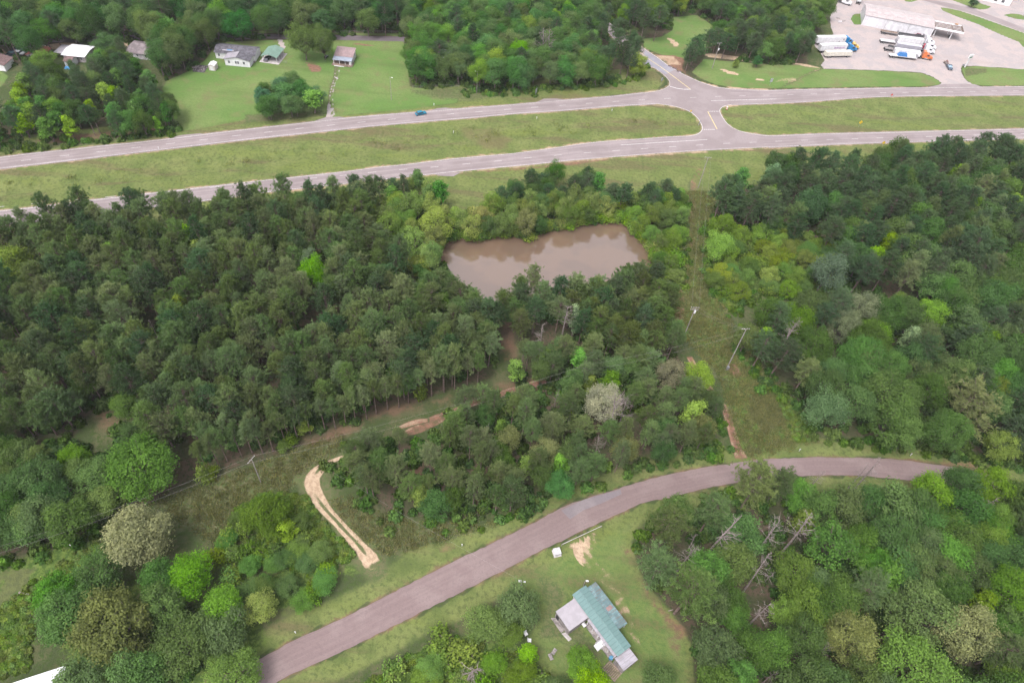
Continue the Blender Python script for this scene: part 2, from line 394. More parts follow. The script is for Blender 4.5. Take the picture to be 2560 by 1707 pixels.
def ribbon(name, a, b, mat, z, parent=None, rag=0.0, kind='structure', step=2.0, grow=0.0, across=6):
    L = max(np.linalg.norm(np.diff(np.array(a), axis=0), axis=1).sum(), 5); n = int(L/step)+2
    A, B = resample(a, n=n), resample(b, n=n)
    for _ in range(3):
        for Q in (A, B): Q[1:-1] = (Q[:-2]+2*Q[1:-1]+Q[2:])/4
    D = A-B; W = np.linalg.norm(D, axis=1)[:, None]; D /= W+1e-9
    ja = grow+(rng.random((n, 1))-0.5)*2*rag; jb = grow+(rng.random((n, 1))-0.5)*2*rag
    A2, B2 = A+D*ja, B-D*jb
    s = np.concatenate([[0], np.cumsum(np.linalg.norm(np.diff((A+B)/2, axis=0), axis=1))])
    V, U = [], []
    for k in range(across+1):
        t = k/across; p = A2*(1-t)+B2*t
        V.append(np.column_stack([p, np.full(n, z)])); U.append(np.column_stack([np.full(n, t), s, np.zeros(n)]))
    V = np.concatenate(V); U = np.concatenate(U); F = []
    i = np.arange(n-1)
    for k in range(across): F.append(np.column_stack([k*n+i, (k+1)*n+i, (k+1)*n+i+1, k*n+i+1]))
    F = np.concatenate(F)
    me = mesh_np(name, V, F, mat)
    at = me.attributes.new('lane', 'FLOAT_VECTOR', 'POINT'); at.data.foreach_set('vector', U.astype(np.float32).ravel())
    if me.polygons[0].normal.z < 0: me.flip_normals()
    o = link(name, me, parent)
    if kind: o['kind'] = kind
    return o
def sheet(name, poly, mat, z, kind='structure', parent=None):
    vs = [Vector((p[0], p[1], z)) for p in poly]
    tris = tessellate_polygon([vs])
    me = bpy.data.meshes.new(name); me.from_pydata(vs, [], [tuple(t) for t in tris]); me.materials.append(mat); me.update()
    if me.polygons[0].normal.z < 0: me.flip_normals()
    o = link(name, me, parent)
    if kind: o['kind'] = kind
    return o
def poly_of(a, b): return [tuple(p) for p in a]+[tuple(p) for p in b][::-1]

hw_far = ribbon('highway_road', far_n, far_s, ASPH_HWY, 0.065, grow=0.7, rag=0.08)
hw_far2 = ribbon('highway_road', far_n2, far_s2, ASPH_HWY, 0.065, grow=0.7, rag=0.08)
hw_near = ribbon('highway_road', near_n, [p for p in near_s if p[0] < near_n[-1][0]+3], ASPH_HWY, 0.065, grow=0.7, rag=0.08)
_sx = near_n2[0][0]
hw_near2 = ribbon('highway_road', near_n2, [p for p in near_s if p[0] > _sx-3], ASPH_HWY, 0.065, grow=0.7, rag=0.08)
junction = poly_of([far_n[-1]]+side_w[::-1][:1], []) 
jn = [far_n[-1]] + side_w[::-1][1:] + side_e + [far_n2[0]]
j_poly = side_w + [far_n[-1], far_s[-1]] + med_w[1:] + [near_n[-1], [p for p in near_s if p[0] < near_n[-1][0]+3][-1], [p for p in near_s if p[0] > _sx-3][0], near_n2[0]] + med_e[::-1][1:] + [far_s2[0], far_n2[0]] + side_e[::-1]
_jp = []
for p in j_poly:
    if not _jp or math.hypot(p[0]-_jp[-1][0], p[1]-_jp[-1][1]) > 0.05: _jp.append(p)
junction = sheet('road_junction', _jp, ASPH_HWY, 0.055)
country = ribbon('country_road', lane_n, lane_s, ASPH_LANE, 0.06, rag=0.13, step=1.2)
backroad = ribbon('back_road', back_n, back_s, ASPH_BACK, 0.06, rag=0.1)
frontage = ribbon('frontage_road', front_n, front_s, ASPH_HWY, 0.06)
# small paved pull-offs beside the highway
for poly in (pts(R1, (1500, 1275), (1640, 1235), (1820, 1218), (1900, 1228)), pts(R2, (520, 1110), (640, 1070), (760, 1066), (860, 1080)), pts(R2, (1560, 1018), (1650, 990), (1730, 984), (1850, 1000)),
             pts(R3, (220, 935), (290, 902), (400, 900), (520, 915)), pts(CB, (600, 95), (700, 88), (790, 84), (740, 112), (650, 108)), pts(R4, (1400, 808), (1540, 780), (1600, 770), (1800, 765), (1870, 775), (1990, 800))):
    sheet('paved_pulloff', poly, ASPH_HWY, 0.05)
# cracked grey patch on the country road
GREYP = asphalt_material('grey_patch_asphalt', (0.21, 0.18, 0.19), (0.25, 0.215, 0.22), 0.2)
sheet('asphalt_patch', pts(C5, (1900, 1150), (2060, 1075), (2300, 1010), (2310, 1040), (2180, 1100), (2050, 1150), (1960, 1210)), GREYP, 0.066)
sheet('asphalt_patch', pts(R3, (1175, 575), (1215, 460), (1420, 600), (1480, 640), (1400, 680), (1300, 622)), asphalt_material('blue_grey_asphalt', (0.27, 0.26, 0.30), (0.31, 0.30, 0.33)), 0.062)

def stripe(name, line, w, mat, parent, z=0.085, step=3.0, smooth=1):
    P = resample(line, step)
    for _ in range(smooth): P[1:-1] = (P[:-2]+2*P[1:-1]+P[2:])/4
    A, B = offset_line(P, w/2), offset_line(P, -w/2)
    n = len(P); V = np.concatenate([np.column_stack([A, np.full(n, z)]), np.column_stack([B, np.full(n, z)])]); i = np.arange(n-1)
    me = mesh_np(name, V, np.column_stack([n+i, n+i+1, i+1, i]), mat)
    if me.polygons[0].normal.z < 0: me.flip_normals()
    return link(name, me, parent)
stripe('edge_line', far_n, 0.17, PAINT_W, hw_far); stripe('edge_line', far_s, 0.17, PAINT_W, hw_far)
stripe('edge_line', far_n2, 0.17, PAINT_W, hw_far2); stripe('edge_line', far_s2, 0.17, PAINT_W, hw_far2)
stripe('edge_line', near_n, 0.17, PAINT_W, hw_near); stripe('edge_line', near_n2, 0.17, PAINT_W, hw_near2); stripe('edge_line', near_s, 0.17, PAINT_W, hw_near)
stripe('edge_line', med_w, 0.24, PAINT_W, junction, step=1.5); stripe('edge_line', med_e, 0.24, PAINT_W, junction, step=1.5)
stripe('edge_line', side_w, 0.17, PAINT_W, junction, step=1.5); stripe('edge_line', side_e, 0.30, PAINT_W, junction, step=1.5)
stripe('turn_lane_line', pts(R3, (990, 1325), (1780, 1275)), 0.24, PAINT_W, hw_near)
stripe('turn_lane_line', pts(R3, (1815, 922), (2334, 907)) + pts(R4, (80, 905)), 0.24, PAINT_W, hw_far2)
stripe('stop_line', pts(R3, (1440, 790), (1520, 820), (1632, 817)), 0.45, PAINT_W, junction)
stripe('centre_line', pts(R3, (1120, 440), (1230, 530), (1380, 630), (1625, 815)), 0.35, PAINT_Y, junction)
stripe('centre_line', pts(R3, (1785, 1020), (1870, 1180)), 0.38, PAINT_Y, junction)
_dash = {}
def dash(p, q, parent, w=0.17, mat=PAINT_W, name='lane_dash', z=0.088):
    L = round(math.hypot(q[0]-p[0], q[1]-p[1]), 1); key = (L, w, mat.name)
    if key not in _dash:
        _dash[key] = MB().poly([(-L/2, -w/2, 0), (L/2, -w/2, 0), (L/2, w/2, 0), (-L/2, w/2, 0)]).mesh(name, mat)
    return link(name, _dash[key], parent, ((p[0]+q[0])/2, (p[1]+q[1])/2, z), math.atan2(q[1]-p[1], q[0]-p[0]))
for a, b in (((1790, 1018), (1885, 1018)), ((1745, 1183), (1850, 1183))):
    for k in range(6):
        x = a[0]+(b[0]-a[0])*(k+0.5)/6
        dash(R3(x-5, a[1]), R3(x+5, a[1]), junction, 0.45, name='yield_mark')
D1 = pts(R1, (240, 1463), (588, 1422), (920, 1385), (1240, 1348), (1555, 1312), (1857, 1276), (2157, 1239)) + pts(R2, (112, 1206), (398, 1173), (682, 1144), (962, 1117), (1238, 1090), (1508, 1065), (1772, 1042), (2034, 1021), (2295, 999)) + \
     pts(R3, (208, 980), (460, 963), (704, 945), (948, 928), (1184, 913), (1418, 901), (1653, 892), (1880, 882), (2102, 876), (2320, 871)) + pts(R4, (205, 864), (418, 860), (632, 856), (846, 852), (1050, 849), (1254, 847), (1460, 843), (1662, 839), (1866, 836), (2063, 832), (2260, 829), (2456, 826))
D2 = pts(CB, (0, 105), (190, 85), (400, 66), (612, 49), (828, 28), (1040, 8)) + pts(R3, (145, 1441), (418, 1417), (688, 1394), (950, 1375), (1208, 1357), (1465, 1340), (1712, 1325), (1958, 1310), (2197, 1300)) + pts(R4, (98, 1290), (334, 1281), (565, 1275), (792, 1269), (1020, 1261), (1245, 1255), (1470, 1248), (1690, 1242), (1905, 1235), (2120, 1229), (2330, 1223))
D2 = [tuple(np.array(D2[0])+(np.array(D2[0])-np.array(D2[3]))/3*k) for k in range(14, 0, -1)] + D2
for D, par_a in ((D1, hw_far), (D2, hw_near)):
    for i, p in enumerate(D):
        a, b = np.array(D[max(0, i-1)]), np.array(D[min(len(D)-1, i+1)]); t = (b-a)/np.linalg.norm(b-a)*1.6
        if D is D2:      # keep the dashes on the carriageway's middle
            pass
        dash(tuple(np.array(p)-t), tuple(np.array(p)+t), par_a)
# ------------------------------------------------------------------ forest zones (outlines of the canopy, surveyed at crown height)
def zone(name, z, *p): return dict(name=name, poly=[V_(x, y, z) for x, y in p])
Z = {
 'pine': zone('the pine block left of the pond', 11, (-90, 520), (0, 505), (110, 484), (200, 476), (300, 462), (420, 450), (560, 445), (640, 440), (720, 438), (800, 424), (860, 440), (880, 520), (905, 570), (960, 628), (1030, 640), (1090, 690), (1130, 730), (1145, 790), (1130, 815), (1040, 835), (960, 870), (900, 895), (830, 905), (760, 930), (700, 965), (600, 975), (520, 990), (440, 1005), (380, 985), (330, 955), (290, 900), (230, 855), (180, 880), (130, 940), (90, 985), (-90, 1020)),
 'willow': zone('the willows on the north bank', 6, (750, 450), (880, 450), (960, 460), (1040, 490), (1100, 455), (1200, 448), (1290, 445), (1400, 450), (1445, 480), (1440, 505), (1340, 515), (1200, 535), (1060, 545), (1020, 585), (1000, 640), (930, 600), (890, 560), (860, 500), (760, 490)),
 'verge': zone('the tree row beside the highway above the willows', 8, (820, 412), (900, 408), (960, 405), (1010, 420), (1020, 450), (960, 450), (860, 445)),
 'verge2': zone('the tree clump between highway and willows', 8, (1110, 440), (1170, 412), (1280, 392), (1400, 390), (1440, 415), (1560, 420), (1560, 450), (1440, 455), (1300, 455), (1150, 455)),
 'bank': zone('the thicket on the right bank of the pond', 5, (1430, 440), (1520, 430), (1572, 440), (1575, 560), (1555, 640), (1520, 620), (1500, 590), (1470, 530), (1440, 500)),
 'south': zone('the pines between pond and dead snags', 11, (1135, 700), (1200, 665), (1330, 660), (1400, 655), (1440, 628), (1520, 632), (1550, 670), (1540, 760), (1470, 780), (1360, 775), (1350, 740), (1200, 735), (1140, 735)),
 'middle': zone('the mixed wood below the dead snags', 10, (1180, 770), (1260, 780), (1350, 770), (1450, 765), (1560, 745), (1590, 780), (1640, 850), (1660, 900), (1600, 880), (1300, 870), (1190, 850)),
 'wedge': zone('the wedge of wood between dirt track and road', 8, (770, 1040), (830, 1000), (900, 985), (1010, 960), (1040, 925), (1150, 895), (1300, 880), (1600, 880), (1655, 900), (1670, 960), (1665, 1015), (1560, 1035), (1480, 1060), (1380, 1090), (1300, 1125), (1180, 1150), (1050, 1160), (950, 1150), (880, 1145), (830, 1095)),
 'eastn': zone('the pine wood right of the power line', 10, (1655, 440), (1690, 385), (1780, 380), (1850, 365), (1900, 375), (2050, 345), (2200, 340), (2440, 335), (2440, 600), (2200, 640), (2050, 670), (1960, 640), (1900, 540), (1800, 520), (1660, 500)),
 'scrub': zone('the light green scrub beside the power line', 5, (1640, 500), (1800, 520), (1900, 540), (1960, 620), (1900, 650), (1780, 660), (1720, 660), (1700, 700), (1640, 640), (1625, 580)),
 'east': zone('the oak wood at the right edge', 10, (1960, 690), (2050, 670), (2200, 640), (2440, 600), (2440, 1020), (2340, 1030), (2240, 1010), (2120, 985), (2000, 975), (1900, 945), (1850, 890), (1790, 850), (1750, 790), (1720, 730), (1780, 690), (1880, 680)),
 'southeast': zone('the lower right wood', 10, (1490, 1170), (1560, 1140), (1640, 1120), (1720, 1105), (1830, 1110), (1900, 1130), (2000, 1120), (2100, 1120), (2200, 1100), (2300, 1080), (2440, 1090), (2440, 1650), (1600, 1650), (1595, 1520), (1590, 1450), (1540, 1380), (1500, 1330), (1470, 1250)),
 'southmid': zone('the thicket left of the green roofed home', 6, (1050, 1440), (1110, 1400), (1200, 1370), (1240, 1420), (1200, 1480), (1210, 1520), (1270, 1530), (1390, 1540), (1400, 1600), (700, 1640), (820, 1560), (930, 1490)),
 'southhome': zone('the trees at the lower right of the home', 6, (1440, 1540), (1500, 1510), (1570, 1530), (1600, 1600), (1440, 1640)),
 'southwest': zone('the lower left trees', 9, (100, 1330), (200, 1300), (330, 1300), (450, 1280), (540, 1350), (600, 1440), (560, 1500), (500, 1560), (330, 1640), (180, 1640), (150, 1560), (90, 1440)),
 'west': zone('the dense thicket at the left edge', 8, (-90, 1010), (60, 1005), (100, 1050), (190, 1045), (240, 1110), (230, 1160), (180, 1200), (60, 1235), (-90, 1255)),
 'clump': zone('the scrub beside the curving sand track', 4, (560, 1140), (650, 1150), (700, 1200), (740, 1260), (770, 1300), (720, 1360), (640, 1400), (590, 1380), (540, 1330), (480, 1290), (490, 1240)),
 'northwest': zone('the wood above the highway at upper left', 9, (-90, 250), (0, 215), (60, 150), (110, 130), (160, 170), (240, 100), (300, 120), (340, 160), (370, 195), (390, 235), (395, 255), (350, 264), (200, 280), (80, 290), (-90, 297)),
 'lawnclump': zone('the small clump on the lawn', 6, (600, 215), (640, 190), (700, 185), (730, 210), (735, 238), (680, 250), (610, 250)),
 'homewood': zone('the trees between the pale roofed homes', 9, (345, 70), (420, 40), (500, 35), (590, 30), (605, 80), (540, 95), (500, 92), (480, 125), (430, 150), (375, 150), (345, 110)),
 'north': zone('the woods beyond the back road', 10, (-90, -90), (960, -90), (960, 55), (900, 62), (740, 55), (610, 55), (560, 30), (380, 40), (340, 55), (120, 60), (60, 90), (0, 100), (-90, 110)),
 'centre': zone('the wood between back road and side road', 9, (935, 50), (950, -90), (1400, -90), (1400, 40), (1445, 65), (1475, 105), (1470, 135), (1400, 155), (1250, 165), (1120, 170), (960, 175), (930, 130), (945, 90)),
 'corner': zone('the woods above the side road', 9, (1400, -90), (1570, -90), (1580, 20), (1545, 60), (1500, 70), (1450, 45), (1400, 25)),
 'lot': zone('the wood left of the truck yard', 9, (1590, -90), (1905, -90), (1900, 30), (1870, 80), (1875, 110), (1800, 125), (1720, 112), (1650, 95), (1640, 60), (1600, 10)),
 'sidepines': zone('the pines beside the side road junction', 9, (1570, 105), (1600, 75), (1640, 80), (1700, 95), (1705, 120), (1650, 125), (1590, 140)),
}
pond_poly = pts(CB, (650, 680), (640, 600), (720, 545), (800, 530), (900, 552), (1000, 522), (1150, 515), (1250, 540), (1350, 490), (1500, 455), (1650, 430), (1750, 415), (1900, 420), (1950, 500), (2030, 560), (2065, 640), (2085, 700), (2050, 760), (1880, 800), (1650, 835), (1400, 875), (1200, 925), (1030, 985), (930, 965), (840, 900), (760, 810), (700, 740))

# ------------------------------------------------------------------ ground: one sheet, fine where the photograph looks, out to the horizon
def axis(a, b, step, lo, hi):
    m = np.arange(a, b, step); L, R = [], []
    x, s = a, step
    while x > lo: s *= 1.35; x -= s; L.append(x)
    x, s = m[-1], step
    while x < hi: s *= 1.35; x += s; R.append(x)
    return np.concatenate([L[::-1], m, R])
gx = axis(-300, 350, 1.5, -4000, 4000); gy = axis(5, 500, 1.5, -3000, 6000)
X, Y = np.meshgrid(gx, gy); X = X.ravel(); Y = Y.ravel()
cov = {k: np.zeros(X.shape) for k in ('sand', 'red', 'lawn', 'gravel', 'floor', 'rough', 'dry', 'weed')}
def put(k, poly, soft=1.5, val=1.0, mode='max'):
    d = sdist(poly, X, Y); w = sstep(-soft, soft, d)*val
    cov[k] = np.maximum(cov[k], w) if mode == 'max' else cov[k]*(1-w)
def putline(k, line, w, soft=1.0, val=1.0, mode='max'):
    d = ldist(line, X, Y); f = sstep(w/2+soft, w/2-soft, d)*val
    cov[k] = np.maximum(cov[k], f) if mode == 'max' else cov[k]*(1-f)
for z in Z.values(): put('floor', z['poly'], 3)
for k in ('southhome', 'southmid', 'southwest', 'clump', 'scrub', 'bank'): put('floor', Z[k]['poly'], 3, 1, 'cut'); put('weed', Z[k]['poly'], 4, 0.9)
# rough grass: medians and verges
put('rough', poly_of(far_s+med_w, near_n), 1)
put('rough', [far_s2[0]]+far_s2+near_n2[::-1]+med_e[::-1], 1)
put('rough', poly_of([p for p in near_s], [tuple(p) for p in offset_line(np.array(near_s), -24)]), 3)
put('rough', poly_of(far_n[:-1], [tuple(p) for p in offset_line(np.array(far_n[:-1]), 13)]), 2.5)
put('rough', pts(V_, (1040, 400), (1200, 375), (1400, 360), (1620, 350), (1950, 335), (1900, 370), (1640, 460), (1560, 460), (1440, 420), (1100, 430), (1040, 440)), 3)
put('rough', pts(R2, (1380, 800), (1900, 780), (2334, 770)) + pts(R3, (400, 680), (1100, 620), (1180, 580), (1300, 640), (1400, 740), (1300, 840)) + pts(R2, (1560, 1000)), 2)
# lawns
lawn = pts(V_, (372, 205), (385, 185), (430, 165), (470, 140), (500, 98), (640, 92), (760, 92), (925, 92), (935, 130), (940, 200), (990, 205), (1060, 205), (1050, 235), (950, 250), (860, 258), (760, 268), (745, 265), (650, 262), (590, 268), (500, 285), (420, 300), (402, 280), (398, 240))
put('lawn', lawn, 2.0); put('rough', lawn, 2, 1, 'cut'); put('floor', lawn, 2, 0.8, 'cut')
put('rough', pts(V_, (400, 300), (440, 285), (500, 275), (590, 262), (600, 285), (500, 300), (420, 312)), 2)
put('dry', pts(V_, (560, 262), (740, 252), (750, 268), (640, 275), (560, 282)), 2, 0.8)
put('dry', pts(V_, (935, 205), (1080, 200), (1190, 215), (1080, 235), (960, 222)), 3, 0.7)
put('dry', pts(V_, (0, 330), (200, 305), (410, 290), (415, 310), (200, 335), (0, 352)), 2.5, 0.8)
put('red', pts(V_, (60, 322), (200, 304), (350, 290), (400, 296), (300, 312), (120, 332)), 2.5, 0.55)
l2 = pts(V_, (1545, 40), (1600, 35), (1640, 60), (1650, 95), (1600, 120), (1560, 140), (1530, 130), (1480, 110), (1475, 90), (1520, 85), (1545, 70))
put('lawn', l2, 2)
l3 = pts(R3, (1640, 660), (1750, 540), (1900, 555), (2100, 570), (2334, 590)) + pts(R4, (400, 600), (530, 632), (800, 640), (1100, 650), (1400, 670), (1500, 705), (1575, 750), (1560, 775), (1400, 788), (900, 792), (400, 800), (0, 805)) + pts(R3, (2200, 805), (2000, 795), (1850, 770), (1720, 715))
put('lawn', l3, 1.2)
l4 = pts(R4, (1768, 620), (1900, 605), (2334, 635), (2600, 640), (2600, 780), (2334, 782), (1950, 782), (1860, 765), (1800, 720))
put('lawn', l4, 1); put('dry', pts(R4, (1780, 620), (2000, 625), (2000, 670), (1800, 700)), 1, 0.7)
put('lawn', pts(V_, (1380, 38), (1440, 50), (1470, 68), (1450, 78), (1400, 55)), 1.5)
# truck yard
yard = pts(R4, (690, -100), (620, 60), (565, 160), (575, 250), (605, 320), (420, 330), (430, 420), (470, 470), (520, 550), (480, 600), (530, 628), (800, 636), (1100, 646), (1400, 662), (1500, 700), (1590, 760), (1500, 800), (1990, 797), (1860, 768), (1790, 718), (1760, 650), (1770, 600), (1900, 605), (2334, 635), (2700, 650), (2700, -300), (690, -300))
put('gravel', yard, 1.0)
for p in (pts(R4, (752, 180), (780, 130), (850, 125), (850, 225), (790, 228)),
          pts(TR, (190, 160), (560, 225), (1050, 385), (1500, 545), (2004, 725), (2400, 860), (2400, 1150), (2004, 1030), (1900, 920), (1500, 760), (1000, 530), (600, 385), (250, 245)),
          pts(TR, (300, -60), (830, -30), (1000, 60), (1290, 150), (1200, 200), (1050, 212), (900, 180), (500, 30)),
          pts(TR, (1560, 335), (1700, 303), (1850, 305), (2100, 370), (2100, 450), (1800, 410)),
          pts(TB, (1020, -60), (1330, -60), (1330, 10), (1200, 45), (1080, 30))):
    put('gravel', p, 0.8, 1, 'cut'); put('lawn', p, 0.9)
put('gravel', lawn, 1, 1, 'cut'); put('gravel', l4, 0.8, 1, 'cut')
put('sand', pts(TR, (1560, 345), (2100, 460), (2100, 640), (1800, 560)), 1.0, 0.45)
put('sand', pts(R4, (0, 555), (150, 555), (400, 595), (530, 632), (400, 615), (200, 585), (0, 580)), 1, 0.8)
put('sand', pts(R3, (1580, 690), (1720, 745), (1900, 790), (2334, 812), (2334, 828), (2000, 812), (1850, 800), (1700, 752)), 0.7, 0.8)
put('sand', pts(R3, (1890, 628), (1960, 640), (2080, 675), (2060, 692), (1960, 670)), 0.7, 0.95)
put('sand', pts(R3, (2200, 710), (2300, 720), (2320, 745), (2240, 735)), 0.7, 0.9)
put('sand', pts(R3, (1740, 490), (1900, 490), (2100, 520), (2334, 545), (2334, 570), (2150, 560), (1950, 545), (1780, 520)), 0.8, 0.75)
put('sand', pts(R3, (1400, 340), (1480, 360), (1530, 400), (1500, 440), (1440, 390)), 0.8, 0.75)
put('red', pts(R3, (1220, 460), (1330, 500), (1480, 505), (1570, 530), (1560, 620), (1600, 680), (1480, 620), (1350, 530)), 1, 0.8)
put('sand', pts(R3, (1290, 500), (1480, 510), (1560, 600), (1420, 590)), 1, 0.6)
put('sand', pts(R4, (40, 760), (250, 740), (300, 715), (200, 700), (80, 720)), 1, 0.5)
putline('dry', pts(R4, (120, 800), (280, 720), (420, 650), (520, 620)), 1.5, 1.2, 0.9)
# driveways and bare patches round the far homes
put('gravel', pts(HM, (1140, 210), (1210, 215), (1255, 320), (1130, 520), (1100, 500), (1180, 360)), 0.7, 0.9)
putline('dry', pts(R2, (745, 610), (735, 700), (700, 780), (680, 880), (690, 1070)), 2.4, 1.2, 0.9)
put('gravel', pts(R2, (650, 1070), (670, 950), (700, 950), (715, 1065)), 0.5, 0.9)
put('red', pts(R2, (440, 560), (520, 590), (600, 600), (600, 660), (500, 660)), 1, 0.8)
put('red', pts(R2, (860, 390), (960, 395), (1080, 410), (1080, 432), (960, 420)), 0.8, 0.8)
put('sand', pts(HL, (640, 290), (900, 258), (1110, 262), (1000, 300), (960, 330), (700, 370)), 1, 0.8)
put('sand', pts(HL, (1700, 255), (2040, 255), (1980, 330), (1720, 310)), 1, 0.8)
put('sand', pts(HL, (-300, 380), (0, 330), (140, 420), (160, 480), (0, 470), (-300, 480)), 1, 0.7)
put('lawn', pts(R1, (400, 300), (1440, 285), (1440, 320), (400, 345)), 1, 0.8); put('lawn', pts(R2, (20, 280), (1310, 300), (1310, 338), (20, 310)), 1, 0.6)
put('lawn', pts(R1, (-300, 640), (0, 640), (80, 700), (0, 800), (-300, 820)), 2, 1)
# sandy shoulders of the highway
roads_all = [poly_of(far_n, far_s), poly_of(far_n2, far_s2), poly_of(near_n, [p for p in near_s if p[0] < near_n[-1][0]+3]), poly_of(near_n2, [p for p in near_s if p[0] > _sx-3]), _jp]
dr = np.full(X.shape, -1e9)
for p in roads_all: dr = np.maximum(dr, sdist(p, X, Y))
band = sstep(-3.2, -1.0, dr)
cov['red'] = np.maximum(cov['red'], band*0.42*(cov['gravel'] < 0.5)); cov['sand'] = np.maximum(cov['sand'], sstep(-2.3, -1.1, dr)*0.50*(cov['gravel'] < 0.5))
put('red', pts(CB, (700, 108), (900, 75), (1360, 35)) + pts(R3, (600, 1465), (1300, 1418), (2334, 1352), (2334, 1375), (1700, 1400), (1000, 1450), (500, 1520)), 1.2, 0.62)
# strip along the country road
country_poly = poly_of(lane_n, lane_s); dc = sdist(country_poly, X, Y)
cov['rough'] = np.maximum(cov['rough'], 0.62*sstep(-8, -4, dc)*(dc < 0)); cov['floor'] *= 1-sstep(-9, -5, dc)
cov['red'] = np.maximum(cov['red'], sstep(-1.6, -0.2, dc)*0.48)
put('rough', val=0.62, soft=2, poly=pts(C5, (640, 1560), (880, 1380), (1150, 1330), (1400, 1290), (1700, 1200), (1650, 1270), (1400, 1390), (1040, 1560), (900, 1640)))
put('dry', pts(C5, (340, 1080), (480, 1050), (620, 1150), (900, 1230), (1300, 1230), (1500, 1230), (1300, 1300), (1050, 1360), (900, 1400), (700, 1420), (560, 1350), (420, 1200)), 2.5, 0.8)
put('red', pts(C5, (1040, 1430), (1090, 1380), (1150, 1360), (1210, 1390), (1160, 1430), (1080, 1450)), 1.5, 0.62)
put('sand', pts(C5, (1060, 1425), (1100, 1385), (1160, 1370), (1190, 1395), (1140, 1425)), 1.4, 0.45)
# old field left of the sand track
put('dry', pts(C4, (700, 700), (900, 640), (1100, 560), (1400, 450), (1671, 360), (1671, 470), (1480, 560), (1400, 640), (1250, 640), (1150, 700), (1180, 900), (1050, 900), (850, 760)), 3, 0.85)
put('rough', pts(C4, (1000, 640), (1250, 560), (1500, 560), (1480, 620), (1300, 640), (1150, 720), (1020, 760)), 3, 0.7)
put('weed', pts(C4, (0, 1000), (300, 900), (450, 830), (520, 900), (350, 1050), (150, 1200), (150, 1500), (-200, 1600), (-200, 1000)), 3, 1)
put('weed', pts(C5, (0, 1040), (180, 1060), (260, 1200), (400, 1330), (520, 1450), (560, 1568), (300, 1600), (0, 1600)), 3, 1)
put('floor', pts(C5, (0, 1040), (180, 1060), (260, 1200), (400, 1330), (520, 1450), (560, 1568), (300, 1600), (0, 1600)), 2, 1, 'cut')
# lanes of red litter between the pine blocks
put('red', pts(V_, (205, 930), (250, 905), (300, 960), (260, 1000), (210, 985)), 3, 0.5)
put('floor', pts(V_, (690, 690), (760, 700), (790, 820), (770, 1000), (420, 1120), (300, 1180), (240, 1100), (420, 1020), (700, 960)), 3, 1)
put('red', pts(V_, (720, 700), (750, 720), (765, 800), (745, 830), (715, 780)), 2, 0.55)
put('red', pts(V_, (1145, 720), (1185, 740), (1195, 830), (1160, 860), (1140, 800)), 2, 0.5)
put('red', pts(V_, (930, 1050), (975, 1050), (985, 1110), (950, 1140)), 2, 0.55)
putline('red', pts(C5, (200, 700), (500, 600), (700, 480), (1000, 420), (1500, 330), (1900, 270)), 6, 4, 0.5)
putline('sand', pts(C5, (640, 1540), (560, 1420), (440, 1290), (320, 1160), (225, 1010), (210, 950), (290, 855), (335, 825)), 2.6, 2.2, 0.46)
putline('dry', pts(C5, (640, 1540), (560, 1420), (440, 1290), (320, 1160), (225, 1010), (210, 950), (240, 860), (150, 800)), 8.0, 3, 0.8)
put('red', pts(C5, (60, 900), (160, 820), (250, 740), (280, 760), (230, 840), (130, 920)), 2, 0.5)
# power line corridor on the right
cor = pts(V_, (1560, 440), (1640, 440), (1640, 520), (1635, 640), (1660, 700), (1700, 780), (1760, 860), (1850, 950), (1880, 1015), (1700, 1060), (1680, 980), (1650, 860), (1580, 790), (1545, 720), (1545, 640), (1575, 560))
put('floor', cor, 2, 1, 'cut'); put('weed', cor, 3, 0.72)
put('rough', pts(V_, (1700, 1015), (1850, 1000), (2000, 1030), (2200, 1045), (2230, 1062), (2000, 1046), (1850, 1048), (1715, 1058)), 2, 1)
putline('dry', pts(V_, (1590, 420), (1592, 480), (1585, 540)), 4, 2.5, 0.8); putline('red', pts(V_, (1618, 392), (1600, 420), (1597, 470)), 2, 2, 0.55)
put('dry', pts(V_, (1740, 900), (1800, 920), (1830, 975), (1770, 990), (1715, 960)), 3, 0.75)
put('red', pts(V_, (1555, 650), (1570, 645), (1575, 730), (1555, 735)), 1.2, 0.62); put('red', pts(V_, (1662, 838), (1690, 836), (1705, 860), (1690, 870)), 1.0, 0.95)
put('dry', pts(V_, (1950, 690), (2040, 670), (2060, 740), (1980, 760)), 3, 0.5)
# yard of the green roofed home
homey = pts(V_, (1100, 1340), (1290, 1265), (1480, 1170), (1450, 1250), (1480, 1340), (1540, 1400), (1590, 1480), (1600, 1640), (1330, 1640), (1200, 1480), (1240, 1420), (1190, 1350))
put('rough', homey, 2.5, 1); put('lawn', homey, 3, 0.5); put('floor', homey, 2, 1, 'cut'); put('weed', homey, 2, 1, 'cut')
put('dry', pts(HB, (150, 640), (330, 650), (520, 830), (380, 1000), (640, 1100), (760, 1250), (850, 1450), (500, 1250), (200, 1200), (250, 900)), 1.8, 0.66)
put('red', pts(HB, (1060, 650), (1180, 690), (1200, 810), (1400, 1000), (1540, 1130), (1500, 1230), (1330, 1090), (1150, 850)), 1.6, 0.62)
put('red', pts(HB, (930, 380), (1060, 400), (1050, 520), (960, 460)), 1.5, 0.55)
put('sand', pts(HB, (480, 380), (720, 260), (735, 300), (680, 400), (640, 480), (660, 560), (590, 560), (540, 460)), 0.8, 0.72)
put('red', pts(HB, (1200, 1160), (1400, 1200), (1540, 1400), (1380, 1300)), 2, 0.5)
put('red', pts(C6, (1300, 505), (1500, 500), (1700, 520), (1720, 560), (1500, 530)), 1, 0.6)

